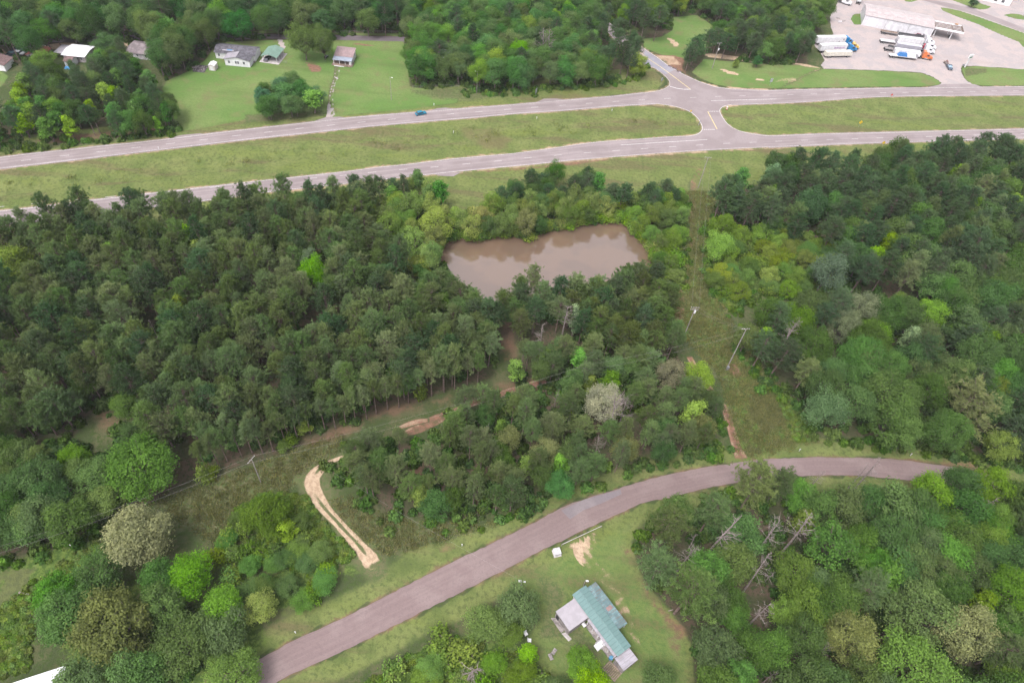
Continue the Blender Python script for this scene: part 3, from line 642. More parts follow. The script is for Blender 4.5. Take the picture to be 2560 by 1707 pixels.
pd = sdist(pond_poly, X, Y)
for k in cov: cov[k] = cov[k]*(pd < -0.5)
cov['red'] = np.maximum(cov['red'], (pd > -0.1)*0.9)
hZ = -2.2*sstep(-1.0, 4.0, pd)
# shallow ditches along the middle of both medians and beside the far carriageway
for a, b in ((far_s+med_w[:3], near_n), (far_s2, near_n2)):
    A_, B_ = resample(a, n=60), resample(b, n=60); mid_ = (A_+B_)/2; wd_ = np.linalg.norm(A_-B_, axis=1).mean()
    hZ -= 0.9*np.exp(-(ldist(mid_[2:-2].tolist(), X, Y)/(wd_*0.17))**2)
hZ -= 0.6*np.exp(-(ldist(offset_line(np.array(far_n[1:-4]), 6.5).tolist(), X, Y)/1.6)**2)
n_ = len(gx); m_ = len(gy)
ii = (np.arange(m_-1)[:, None]*n_+np.arange(n_-1)[None, :]).ravel()
gme = mesh_np('ground', np.column_stack([X, Y, hZ]), np.column_stack([ii, ii+1, ii+n_+1, ii+n_]), LAND)
def cover_attr(me, a, b):
    for nm, ks in (('cover_a', a), ('cover_b', b)):
        at = me.attributes.new(nm, 'FLOAT_COLOR', 'POINT'); at.data.foreach_set('color', np.column_stack(ks).astype(np.float32).ravel())
cover_attr(gme, [cov['sand'], cov['red'], cov['lawn'], cov['gravel']], [cov['floor'], cov['rough'], cov['dry'], cov['weed']])
tag(link('ground', gme), kind='structure')

def water_material():
    m, n, l = new_mat('muddy_water')
    geo = n.new('ShaderNodeNewGeometry')
    f = noise(n, l, geo.outputs['Position'], 0.06, 3); w = noise(n, l, geo.outputs['Position'], 1.2, 3)
    p = out(n, l, mixc(n, l, maprange(n, l, f, 0.35, 0.65), (0.128, 0.085, 0.058), (0.112, 0.076, 0.054)), 0.02, w, 0.008)
    p.inputs['Specular IOR Level'].default_value = 0.7; p.inputs['IOR'].default_value = 1.95
    return m
pw = pond_poly; cxp, cyp = np.mean(pw, axis=0)
tag(sheet('pond_water', [(cxp+(x-cxp)*1.03, cyp+(y-cyp)*1.03) for x, y in pw], water_material(), -0.35), kind='structure')

# ------------------------------------------------------------------ sand tracks: ragged ribbons of the same land cover, a few mm proud
def track(name, centre, widths, z, sandy=1.0, red=0.0, ruts=True, grav=0.0, patch=0.22):
    P = np.array([(*c, w) for c, w in zip(centre, widths)]); Q = resample(P, 0.7)
    for _ in range(4): Q[1:-1] = (Q[:-2]+2*Q[1:-1]+Q[2:])/4
    ts = np.linspace(-1, 1, 13); V, S, Rr, Gv = [], [], [], []
    for t in ts:
        p = offset_line(Q[:, :2], 1.0); dirn = p-Q[:, :2]
        q = Q[:, :2]+dirn*(Q[:, 2:3]*0.5*1.35)*t
        V.append(np.column_stack([q, np.full(len(q), z)]))
        e = 1-sstep(0.62, 1.0, np.full(len(q), abs(t)))
        rut = 1.0-(0.15+0.75*(1-sstep(2.6, 3.4, Q[:, 2])))*math.exp(-(t/0.26)**2)*sstep(1.1, 2.0, Q[:, 2]) if ruts else 1.0
        S.append(e*sandy*rut); Gv.append(e*grav*(0.5+0.5*rut)); Rr.append(np.maximum(e*red, (1-sandy)*e*0.4))
    s_ = np.linspace(0, 1, len(Q)); ends = sstep(0, 0.05, s_)*sstep(0, 0.05, 1-s_)
    for k in range(13):
        q_ = V[k]; w_ = 0.5+0.25*(np.sin(q_[:, 0]*1.9+2.1*np.sin(q_[:, 1]*1.3))+np.sin(q_[:, 1]*2.3+1.7*np.sin(q_[:, 0]*1.1)))
        m_ = (1-patch+patch*w_)*ends; S[k] = S[k]*m_; Rr[k] = Rr[k]*m_; Gv[k] = Gv[k]*m_
    V = np.concatenate(V); S = np.concatenate(S); Gv = np.concatenate(Gv); Rr = np.concatenate(Rr); n = len(Q); i = np.arange(n-1)
    F = np.concatenate([np.column_stack([k*n+i, (k+1)*n+i, (k+1)*n+i+1, k*n+i+1]) for k in range(12)])
    me = mesh_np(name, V, F, LAND)
    if me.polygons[0].normal.z < 0: me.flip_normals()
    # cover of the land beneath, so the edges melt into it
    ix = np.clip(np.searchsorted(gx, V[:, 0]), 0, len(gx)-1); iy = np.clip(np.searchsorted(gy, V[:, 1]), 0, len(gy)-1); g = iy*n_+ix
    cover_attr(me, [np.maximum(S, cov['sand'][g]), np.maximum(Rr, cov['red'][g]), cov['lawn'][g], np.maximum(Gv, cov['gravel'][g])], [cov['floor'][g], cov['rough'][g], cov['dry'][g], cov['weed'][g]])
    return tag(link(name, me), kind='structure')
track('sand_track', pts(C5, (640, 1540), (600, 1470), (560, 1420), (500, 1350), (440, 1290), (380, 1220), (320, 1160), (265, 1090), (225, 1010), (210, 950), (240, 895), (290, 855), (335, 825), (420, 790), (520, 755)),
      (3.8, 3.4, 2.7, 2.4, 2.2, 2.1, 2.4, 2.9, 3.3, 3.5, 3.1, 2.2, 1.1, 0.8, 0.8), 0.030)
track('red_track', pts(C5, (800, 650), (880, 620), (960, 590), (1040, 545), (1130, 500), (1300, 430), (1560, 340), (1700, 300), (1850, 272)), (1.3, 2.2, 3.2, 3.4, 2.2, 1.6, 1.8, 2.2, 1.8), 0.034, 0.50, 0.9, patch=0.5)
track('red_track', pts(C5, (800, 600), (860, 570), (930, 550), (1010, 540)), (1.0, 1.4, 1.6, 1.0), 0.038, 0.5, 1.0, False)
track('red_track', pts(C6, (600, 520), (580, 470), (562, 420), (545, 360), (528, 300), (500, 240), (440, 170), (380, 80), (340, 10)), (4.0, 2.6, 2.4, 2.2, 2.0, 2.0, 1.8, 1.8, 1.8), 0.030, 0.56, 0.95)
track('red_track', pts(V_, (1548, 800), (1560, 740), (1562, 690), (1556, 650)), (1.6, 2.6, 3.2, 2.0), 0.030, 0.42, 0.75, patch=0.4)
track('grassy_track', pts(V_, (1570, 640), (1590, 560), (1592, 480), (1592, 420), (1610, 380)), (1.8, 2.0, 2.2, 2.2, 1.6), 0.026, 0.40, 0.6, patch=0.5)

track('gravel_drive', pts(HB, (690, 285), (640, 360), (600, 440), (650, 520), (710, 590), (790, 650), (850, 710), (900, 800), (950, 920), (990, 1050), (1040, 1180), (1090, 1310)), (4.6, 4.6, 3.6, 3.0, 2.8, 3.4, 3.0, 2.4, 2.6, 2.6, 2.6, 2.0), 0.030, 0.50, 0.45, ruts=False, grav=0.44, patch=0.5)
track('garden_path', pts(R2, (745, 610), (740, 660), (730, 710), (705, 780), (688, 850), (684, 920), (684, 1000), (690, 1075)), (2.6, 2.2, 1.8, 1.5, 1.6, 1.9, 2.4, 3.4), 0.030, 0.2, 0.3, grav=0.60, patch=0.45)
track('sand_track', pts(R4, (150, 760), (280, 725), (330, 690), (420, 650), (520, 620)), (1.0, 1.4, 1.2, 1.2, 1.0), 0.034, 0.40, 0.3)
# ------------------------------------------------------------------ trees: a few modelled crowns per kind, shared by the copies
def blades(c, d, ln, wd, g):
    """single triangles pointing along d"""
    n = len(c); s = np.cross(d, g.normal(size=(n, 3))); s /= np.linalg.norm(s, axis=1)[:, None]+1e-9
    V = np.empty((n, 3, 3)); V[:, 0] = c-s*wd[:, None]/2; V[:, 1] = c+s*wd[:, None]/2; V[:, 2] = c+d*ln[:, None]
    return V.reshape(-1, 3), np.arange(3*n).reshape(n, 3)
def rhombi(c, nrm, size, g, asp=0.62):
    n = len(c); t = np.cross(nrm, g.normal(size=(n, 3))); t /= np.linalg.norm(t, axis=1)[:, None]+1e-9
    b = np.cross(nrm, t); b /= np.linalg.norm(b, axis=1)[:, None]+1e-9
    s = size[:, None]; V = np.empty((n, 4, 3))
    V[:, 0] = c+t*s; V[:, 1] = c+b*s*asp-nrm*s*0.15; V[:, 2] = c-t*s; V[:, 3] = c-b*s*asp-nrm*s*0.15
    q = V.reshape(-1, 3); i = 4*np.arange(n)
    return q, np.concatenate([np.column_stack([i, i+1, i+2]), np.column_stack([i, i+2, i+3])])
def unit(v): return v/(np.linalg.norm(v, axis=1)[:, None]+1e-9)

def woody(name, segs, m, nsides=5, k=1.0):
    """one mesh of tapered limbs: segs = (p, q, r0, r1)"""
    mb = MB()
    for p, q, a, b in segs: mb.tube(p, q, a, b, nsides if a > 0.12 else 3, cap=False)
    return mb.mesh(name, m)

def pine(seed, H=16.0, R=3.8, base=0.40, dens=1.0):
    g = np.random.default_rng(seed); lean = g.normal(0, 0.25, 2)
    ax = lambda z: np.array([lean[0]*(z/H)**2, lean[1]*(z/H)**2, z])
    segs = [(ax(H*a), ax(H*b), 0.21*(1-a*0.85), 0.21*(1-b*0.85)) for a, b in ((0, .25), (.25, .5), (.5, .75), (.75, .97))]
    C, D, TT = [], [], []
    nb = int(84*dens); ph = g.uniform(0, 6.28, 3); am = g.uniform(0.08, 0.2, 3)
    for k in range(nb):
        u = ((k+g.random())/nb)**0.9; t = base+(0.97-base)*u
        prof = min(1.0, 0.52+u*2.4)*max(0.04, 1-u**1.9)**0.62
        a = k*2.4+g.normal(0, 0.4)
        r = R*prof*g.uniform(0.62, 1.12)*(1+am[0]*math.sin(2*a+ph[0])+am[1]*math.sin(3*a+ph[1]+4*u))
        st = ax(H*t-0.10*r); up = g.uniform(0.05, 0.35)+0.5*u*u
        dirn = np.array([math.cos(a), math.sin(a), up]); end = st+dirn*r
        segs.append((st, st+(end-st)*0.85, 0.055, 0.02))
        nt = max(3, int(9*r/R)); tone = g.random()
        for j in range(nt):
            f = 0.40+0.62*(j+g.random())/nt
            c = st+(end-st)*f+g.normal(0, 0.26, 3)*(0.5+f)*np.array([1, 1, 0.7])
            C.append(c); D.append(dirn*0.5+np.array([0, 0, 0.8])+g.normal(0, 0.15, 3)); TT.append(0.6*tone+0.4*g.random())
    for _ in range(10):
        C.append(ax(H*0.955)+g.normal(0, 0.42, 3)); D.append(np.array([0, 0, 1.0])); TT.append(g.uniform(0.4, 1))
    C, D, TT = np.array(C), unit(np.array(D)), np.array(TT); nb_ = 15
    c = np.repeat(C, nb_, 0)+g.normal(0, 0.14, (len(C)*nb_, 3)); d = unit(np.repeat(D, nb_, 0)*0.9+g.normal(0, 0.62, (len(C)*nb_, 3)))
    V, F = blades(c, d, g.uniform(0.36, 0.66, len(c)), g.uniform(0.09, 0.17, len(c)), g)
    tone = np.repeat(np.clip(np.repeat(TT, nb_)*0.75+g.random(len(c))*0.25, 0, 1), 3)
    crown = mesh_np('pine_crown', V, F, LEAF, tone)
    return crown, woody('pine_trunk', segs, PINEBARK), H, R
def broad(seed, H=14.0, R=4.6, base=0.25, lobes=26, leaf=0.30, lobe_r=0.36, flat=1.0, per=230, cone=0.0, tight=0.28, bark=None, jit=0.14):
    g = np.random.default_rng(seed); zc = H*(base+(1-base)*0.5); hz = H*(1-base)*0.5
    segs = [((0, 0, 0), (g.normal(0, .2), g.normal(0, .2), H*base), 0.30, 0.22)]
    C, Nn, S, T = [], [], [], []
    top = np.array([0, 0, H*base])
    for k in range(lobes):
        zz = 1-2*(k+0.5)/lobes*0.86; a = k*2.399963+g.normal(0, 0.35)
        rr = math.sqrt(max(0, 1-zz*zz)); wid = 1.0-cone*(zz+1)/2
        c = np.array([math.cos(a)*rr*R*0.70*wid, math.sin(a)*rr*R*0.70*wid, zc+zz*hz*0.74*flat])+g.normal(0, R*jit, 3)
        lr = R*lobe_r*g.uniform(0.5, 1.25)*(1-0.35*cone*(zz+1)/2); tone = g.random()
        n = int(per*(lr/(R*lobe_r))**2); d = unit(g.normal(size=(n, 3))+np.array([0, 0, 0.25]))
        out_ = unit((c-np.array([0, 0, zc]))[None]*1.0)
        keep = (d@out_[0]) > -0.55; d = d[keep]; n = len(d)
        rad = lr*(1+g.normal(0, tight, n))[:, None]
        C.append(c+d*rad*np.array([1, 1, 0.85])); Nn.append(unit(d*0.75+g.normal(0, 0.5, (n, 3))+np.array([0, 0, 0.3])))
        S.append(g.uniform(0.6, 1.25, n)*leaf); T.append(np.clip(0.5*tone+g.random(n)*0.5, 0, 1))
        segs.append((top+g.normal(0, .1, 3), c, 0.11, 0.04)); 
        for _ in range(2):
            e = c+unit(g.normal(size=(1, 3)))[0]*lr*0.8; segs.append((c, e, 0.045, 0.015))
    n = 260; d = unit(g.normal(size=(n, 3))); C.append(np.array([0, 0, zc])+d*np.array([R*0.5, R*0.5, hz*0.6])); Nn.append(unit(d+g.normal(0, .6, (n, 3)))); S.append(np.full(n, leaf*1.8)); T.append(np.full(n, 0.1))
    C, Nn, S, T = map(np.concatenate, (C, Nn, S, T))
    C[:, 2] = np.maximum(C[:, 2], 0.15)
    V, F = rhombi(C, Nn, S, g)
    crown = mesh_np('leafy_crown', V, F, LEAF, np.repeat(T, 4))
    return crown, woody('trunk', segs, bark or BARK), H, R
def dead(seed, H=15.0, spread=0.34, top_only=True):
    g = np.random.default_rng(seed); segs = []; br = []
    lean = g.normal(0, 0.5, 2); ax = lambda z: np.array([lean[0]*(z/H)**2, lean[1]*(z/H)**2, z])
    for a, b in ((0, .3), (.3, .6), (.6, .85), (.85, 1)): segs.append((ax(H*a), ax(H*b), 0.24*(1-a*0.8), 0.24*(1-b*0.8)))
    def grow(p, d, L, r, lv):
        q = p+d*L; br.append((p, q, r, r*0.55))
        if lv <= 0: return
        for _ in range(3 if lv > 1 else 4):
            f = g.uniform(0.35, 1.0); grow(p+d*L*f, unit((d*0.8+g.normal(0, 0.55, 3)+np.array([0, 0, 0.12]))[None])[0], L*g.uniform(0.35, 0.6), r*0.5, lv-1)
    for k in range(20):
        t = g.uniform(0.5, 0.97); a = g.random()*6.28
        grow(ax(H*t), unit(np.array([[math.cos(a), math.sin(a), g.uniform(0.1, 0.9)]]))[0], H*spread*(1.1-t)*g.uniform(0.3, 1.1)+0.4, 0.05, 2)
    return woody('dead_branches', br, PALEBARK, 4), woody('dead_trunk', segs, PALEBARK, 6), H, 3.0

KIND = {
 'pine': [pine(s, dens=d, R=r, base=b) for s, d, r, b in ((1, 1, 3.8, .42), (2, 1.1, 4.0, .38), (3, .9, 3.6, .48), (4, 1.05, 4.1, .42), (5, 1, 3.7, .38), (6, .95, 3.9, .46), (7, 1.1, 3.5, .42), (8, 1.0, 3.7, .34), (9, .9, 3.9, .5))],
 'thinpine': [pine(20+s, H=16, R=2.9, base=.60, dens=.60) for s in range(4)],
 'broad': [broad(40, leaf=.22, per=400), broad(41, R=5.0, lobes=30, leaf=.23, per=400), broad(42, lobes=24, lobe_r=0.40, leaf=.21, per=450), broad(43, R=4.2, lobes=26, flat=0.95, leaf=0.20, per=380), broad(44, lobes=38, lobe_r=0.29, leaf=.22, per=280), broad(45, R=4.8, leaf=0.25, lobes=30, per=340, jit=.16), broad(46, R=4.6, lobes=30, lobe_r=.33, leaf=.22, per=330, jit=.17, cone=.3)],
 'big': [broad(150+s, H=15, R=6.6, base=.2, lobes=54, lobe_r=0.25, leaf=.23, per=330, jit=.10) for s in range(4)],
 'slim': [broad(60+s, H=14, R=2.6, base=.16, lobes=22, lobe_r=0.42, cone=0.55, leaf=0.27, per=130) for s in range(4)],
 'willow': [broad(80+s, H=9, R=3.6, base=.08, lobes=30, lobe_r=0.36, leaf=0.16, per=300, tight=0.14) for s in range(5)],
 'bush': [broad(100+s, H=2.6, R=1.9, base=.02, lobes=9, lobe_r=0.5, leaf=0.21, per=80, tight=0.25) for s in range(4)],
 'dead': [dead(120+s, spread=(.34, .26, .42, .3, .38, .22, .3, .45, .28)[s]) for s in range(9)],
 'star': [broad(140+s, H=14, R=4.4, base=.2, lobes=40, lobe_r=0.24, leaf=0.22, per=120, tight=0.45) for s in range(2)],
}
PINE_C = (0.084, 0.124, 0.054); DARKPINE = (0.054, 0.090, 0.048); GREYPINE = (0.102, 0.140, 0.070)
OAK_C = (0.058, 0.104, 0.036); BLUE_C = (0.080, 0.124, 0.052); LIGHT_C = (0.108, 0.170, 0.040); BRIGHT = (0.125, 0.215, 0.042)
WILLOW_C = (0.138, 0.190, 0.060); PALE = (0.165, 0.185, 0.110); OLIVE = (0.13, 0.145, 0.066); YELLOW = (0.165, 0.195, 0.055)
SPEC = {  # words, kind name, category
 'pine': ('pine_tree', 'pine'), 'thinpine': ('pine_tree', 'pine'), 'broad': ('broadleaf_tree', 'tree'), 'big': ('broadleaf_tree', 'tree'), 'slim': ('narrow_tree', 'tree'), 'star': ('broadleaf_tree', 'tree'),
 'willow': ('willow_tree', 'willow'), 'dead': ('dead_tree', 'dead tree'), 'bush': ('bush', 'bush')}
CW = {PINE_C: 'green', DARKPINE: 'dark green', GREYPINE: 'grey-green', OAK_C: 'deep green', BLUE_C: 'blue-green', LIGHT_C: 'light green', BRIGHT: 'bright green', WILLOW_C: 'yellow-green', PALE: 'pale flowering', OLIVE: 'olive', YELLOW: 'yellowish'}
TREES = []
def add_tree(kind, x, y, h, r=None, col=OAK_C, z='', label=None, z0=0.0, cat=None):
    if kind == 'broad' and (r or 0) > 5.1: kind = 'big'
    TREES.append(dict(kind=kind, x=x, y=y, h=h, r=r, col=col, zone=z, label=label, z0=z0, v=rnd.randrange(len(KIND[kind])), rot=rnd.random()*6.283))

# hand surveyed trees: (kind, px x, px y of crown centre in the full view, height, crown radius, colour, label)
HAND = [
 ('broad', 310, 1222, 14, 6.6, PALE, 'round oak covered in pale creamy blossom above the lower left trees'),
 ('broad', 610, 1180, 10, 5.0, (0.066, 0.125, 0.026), 'round dark green tree standing alone left of the curving sand track'),
 ('broad', 425, 1318, 11, 4.6, BRIGHT, 'bright green tree below the pale blossoming oak'),
 ('broad', 510, 1400, 10, 4.3, (0.115, 0.20, 0.035), 'light green tree right of the olive oak at lower left'),
 ('broad', 250, 1430, 16, 7.5, OLIVE, 'big olive brown oak in the lower left trees'),
 ('broad', 150, 1400, 14, 6.5, (0.075, 0.145, 0.045), 'big soft green tree left of the olive oak'),
 ('broad', 420, 1470, 12, 5.5, OAK_C, 'deep green leafy tree above the bottom edge left of the road'),
 ('broad', 500, 1440, 10, 4.6, BLUE_C, 'blue-green tree between olive oak and country road'),
 ('willow', 592, 1385, 7, 3.3, YELLOW, 'yellowish willow beside the lower left road verge'),
 ('slim', 655, 1215, 7, 2.4, BRIGHT, 'small bright tree at the foot of the round dark tree'),
 ('broad', 320, 1065, 14, 8.0, (0.082, 0.155, 0.045), 'wide spreading green tree with pale bare limbs at left'),
 ('broad', 530, 1545, 8, 5.2, (0.080, 0.135, 0.045), 'green tree over the end of the country road at the bottom'),
 ('pine', 1745, 1105, 20, 6.0, (0.105, 0.125, 0.055), 'tall olive pine overlapping the country road'),
 ('pine', 1540, 1205, 18, 5.2, PINE_C, 'tall pine at the upper left corner of the lower right wood'),
 ('pine', 1520, 1295, 20, 5.4, PINE_C, 'tall leaning pine beside the home driveway, upper one'),
 ('pine', 1590, 1350, 21, 5.6, PINE_C, 'tall pine beside the home driveway, lower one'),
 ('pine', 1640, 1170, 17, 4.5, GREYPINE, 'grey-green pine just below the country road'),
 ('star', 1925, 1250, 16, 6.0, (0.095, 0.175, 0.040), 'bright feathery green tree amid the lower right wood'),
 ('broad', 2045, 1215, 16, 5.0, BLUE_C, 'pale blue-green tree right of the bright feathery tree'),
 ('broad', 1800, 1400, 11, 3.0, BRIGHT, 'small bright yellow-green tree amid the lower right wood'),
 ('broad', 2130, 1400, 16, 7.2, (0.088, 0.155, 0.055), 'big round mid green oak near the lower right corner'),
 ('broad', 2230, 1440, 16, 6.2, (0.15, 0.17, 0.085), 'big grey-olive oak near the lower right corner'),
 ('broad', 2110, 1530, 15, 7.0, (0.085, 0.155, 0.05), 'big green oak on the bottom edge at lower right'),
 ('broad', 1960, 1460, 15, 5.8, OLIVE, 'olive green tree between two dead trees at the bottom right'),
 ('broad', 2280, 1110, 14, 5.0, (0.092, 0.165, 0.042), 'bright leafy tree at the right end of the country road'),
 ('broad', 2140, 1125, 12, 4.6, (0.092, 0.165, 0.042), 'bright leafy tree touching the lower side of the road bend'),
 ('broad', 2330, 1350, 14, 5.8, LIGHT_C, 'light green tree on the right edge below the dead tree'),
 ('broad', 1338, 1522, 8, 3.4, BRIGHT, 'bright yellow-green tree below the white porch of the home'),
 ('broad', 1360, 1575, 8, 3.4, BRIGHT, 'bright yellow-green tree on the bottom edge below the home'),
 ('broad', 1190, 1390, 10, 4.4, (0.10, 0.155, 0.065), 'round green tree beside the yard lamp'),
 ('broad', 1120, 1430, 9, 4.0, BLUE_C, 'blue-green tree left of the yard lamp tree'),
 ('broad', 1510, 1555, 8, 3.6, OAK_C, 'green tree covering the grey lean-to of the home'),
 ('slim', 1215, 1500, 7, 2.3, BRIGHT, 'small bright tree beside the stacked white chairs'),
 ('broad', 1390, 915, 14, 5.4, (0.20, 0.205, 0.15), 'tree topped with white blossom amid the wedge of wood'),
 ('slim', 1325, 720, 15, 2.2, (0.13, 0.18, 0.11), 'pale slim tree beside the pink-grey dead snags'),
 ('slim', 1330, 815, 10, 2.6, (0.12, 0.24, 0.045), 'bright green young tree below the dead snags'),
 ('broad', 715, 620, 15, 3.8, BRIGHT, 'bright green tree amid the pine block'),
 ('broad', 710, 595, 15, 3.4, (0.095, 0.14, 0.09), 'pale grey-green tree behind the bright tree in the pine block'),
 ('broad', 20, 595, 15, 4.4, BRIGHT, 'bright green tree at the left edge of the pine block'),
 ('slim', 255, 575, 14, 2.6, BRIGHT, 'bright narrow tree deep in the pine block'),
 ('slim', 432, 535, 13, 2.4, BRIGHT, 'bright narrow tree in the upper pine block'),
 ('slim', 760, 505, 13, 2.6, BRIGHT, 'bright narrow tree left of the willows'),
 ('slim', 410, 530, 12, 2.6, LIGHT_C, 'light green tree near the middle of the upper pine block'),
 ('slim', 1010, 430, 13, 3.0, (0.09, 0.19, 0.05), 'tall green poplar-like tree beside the highway at the pull-off'),
 ('broad', 1278, 390, 11, 3.4, (0.05, 0.125, 0.035), 'round rich green tree at the highway edge above the willows'),
 ('slim', 1378, 410, 12, 2.8, (0.085, 0.175, 0.05), 'tall bright tree at the right end of the willow row'),
 ('willow', 945, 545, 11, 5.6, WILLOW_C, 'big billowing willow at the left end of the pond'),
 ('willow', 1000, 505, 11, 5.2, WILLOW_C, 'big billowing willow behind the pond\'s left corner'),
 ('willow', 1105, 490, 10, 3.6, (0.17, 0.17, 0.075), 'brownish willow on the middle of the north bank'),
 ('willow', 1210, 500, 11, 4.2, (0.13, 0.155, 0.075), 'grey-green willow leaning over the north bank'),
 ('slim', 1780, 395, 15, 3.6, (0.10, 0.165, 0.09), 'tall grey-green tree at the top of the right forest'),
 ('slim', 1705, 400, 13, 3.2, (0.09, 0.17, 0.06), 'fresh green tree at the upper left tip of the right forest'),
 ('broad', 1865, 460, 16, 6.0, (0.062, 0.115, 0.052), 'big round dark oak in the upper right forest'),
 ('willow', 1660, 510, 12, 4.2, (0.11, 0.175, 0.045), 'green willow beside the corridor on its right'),
 ('broad', 1655, 560, 11, 3.9, (0.13, 0.215, 0.045), 'light green leafy tree right of the corridor'),
 ('slim', 2040, 550, 16, 2.8, BRIGHT, 'bright topped tree amid the dark pines of the right forest'),
 ('broad', 1910, 610, 17, 5.0, (0.105, 0.15, 0.10), 'tall silvery tree with pale tips in the right forest'),
 ('broad', 1985, 700, 15, 5.6, (0.115, 0.148, 0.090), 'silvery oak below the tall silvery tree'),
 ('broad', 1945, 745, 15, 5.4, (0.110, 0.140, 0.085), 'silvery olive oak above the dark round tree'),
 ('broad', 2140, 710, 14, 5.4, (0.13, 0.20, 0.045), 'big yellow-green oak in the right forest'),
 ('broad', 2070, 690, 14, 3.8, LIGHT_C, 'light green tree left of the big yellow-green oak'),
 ('slim', 2095, 765, 14, 2.6, (0.13, 0.20, 0.11), 'small pale leafy tree below the yellow-green oak'),
 ('broad', 2200, 630, 16, 5.0, BLUE_C, 'blue-green tree with pale tips right of the silvery tree'),
 ('broad', 1900, 930, 15, 4.6, (0.095, 0.15, 0.08), 'pale green oak near the right road bend'),
 ('broad', 2060, 900, 17, 7.5, (0.072, 0.13, 0.048), 'huge mid green oak above the road bend'),
 ('pine', 2230, 920, 18, 8.5, (0.09, 0.115, 0.055), 'huge olive pine above the right end of the road'),
 ('broad', 1870, 790, 15, 5.6, OAK_C, 'round deep green oak in the middle of the right forest'),
 ('slim', 1760, 770, 12, 2.8, BRIGHT, 'bright slim tree behind the tall leaning pole'),
 ('broad', 1720, 770, 12, 3.8, (0.085, 0.13, 0.045), 'green tree right beside the tall leaning pole'),
 ('pine', 1855, 850, 13, 4.6, GREYPINE, 'grey-green pine left of the round deep green oak'),
 ('slim', 2330, 470, 16, 3.2, BRIGHT, 'bright green tree on the right edge of the upper forest'),
 ('slim', 2250, 475, 15, 2.8, (0.10, 0.19, 0.045), 'bright green tree left of the one at the right edge'),
 ('slim', 1600, 945, 13, 3.2, BRIGHT, 'bright green tree at the right end of the wedge of wood'),
 ('broad', 1610, 860, 13, 3.8, (0.12, 0.20, 0.05), 'fresh green tree at the upper right tip of the wedge'),
 ('broad', 1540, 855, 12, 3.8, (0.16, 0.17, 0.11), 'greyish tree at the upper right of the wedge'),
 ('slim', 1150, 975, 9, 1.6, BRIGHT, 'bright green sapling amid the wedge of wood'),
 ('slim', 1290, 1060, 10, 2.4, BRIGHT, 'bright green young tree near the road in the wedge'),
 ('broad', 1290, 1110, 8, 3.4, (0.07, 0.15, 0.05), 'deep green bushy tree at the road edge of the wedge'),
 ('broad', 655, 215, 10, 5.0, (0.055, 0.115, 0.045), 'dark green tree in the middle of the small lawn clump'),
 ('slim', 718, 222, 10, 4.0, BRIGHT, 'bright green conical tree at the right of the lawn clump'),
 ('broad', 695, 80, 16, 6.4, (0.09, 0.135, 0.055), 'big grey-green yard tree, left half, between the two homes'),
 ('broad', 740, 84, 15, 5.4, (0.085, 0.13, 0.055), 'big grey-green yard tree, right half, beside the small home'),
 ('broad', 545, 45, 14, 7.0, (0.05, 0.12, 0.04), 'big dark green tree behind the white home'),
 ('broad', 245, 95, 9, 5.0, (0.055, 0.11, 0.045), 'dark tree right of the white metal roof'),
 ('broad', 95, 130, 8, 4.0, (0.085, 0.16, 0.04), 'rounded bright tree below the red roof'),
 ('slim', 235, 205, 12, 2.8, BRIGHT, 'bright narrow tree in the upper left wood, left of a pair'),
 ('slim', 262, 215, 12, 2.8, BRIGHT, 'bright narrow tree in the upper left wood, right of a pair'),
 ('slim', 205, 245, 11, 2.4, BRIGHT, 'bright narrow tree near the highway in the upper left wood'),
 ('slim', 120, 240, 11, 3.0, LIGHT_C, 'light green tree near the left of the upper left wood'),
 ('slim', 360, 280, 8, 1.6, BRIGHT, 'bright sapling at the right end of the upper left wood'),
 ('slim', 390, 60, 15, 3.6, (0.085, 0.175, 0.045), 'tall bright tree beside the grey roofed house'),
 ('broad', 1195, 115, 14, 5.6, BRIGHT, 'big bright yellow-green tree left of the dead snags by the highway'),
 ('broad', 1140, 130, 13, 3.6, BRIGHT, 'bright tree behind the second yard lamp'),
 ('broad', 1215, 60, 14, 4.2, LIGHT_C, 'light green tree above the big bright tree'),
 ('broad', 960, 130, 12, 4.2, (0.085, 0.17, 0.045), 'green tree at the left end of the centre wood'),
 ('pine', 1515, 35, 18, 6.0, DARKPINE, 'tall dark pine above the side road'),
 ('pine', 1600, 105, 13, 6.0, DARKPINE, 'broad dark pine right of the side road junction'),
 ('pine', 1670, 95, 12, 5.4, DARKPINE, 'broad dark pine right of the pine at the junction'),
 ('slim', 1742, 135, 6, 2.2, (0.05, 0.11, 0.045), 'small dark tree alone on the verge near the yard'),
 ('bush', 1690, 148, 3, 2.0, LIGHT_C, 'bush beside the pole at the side road'),
 ('broad', 2238, 4, 5, 2.6, (0.04, 0.07, 0.04), 'small dark round tree beside the frontage road'),
]
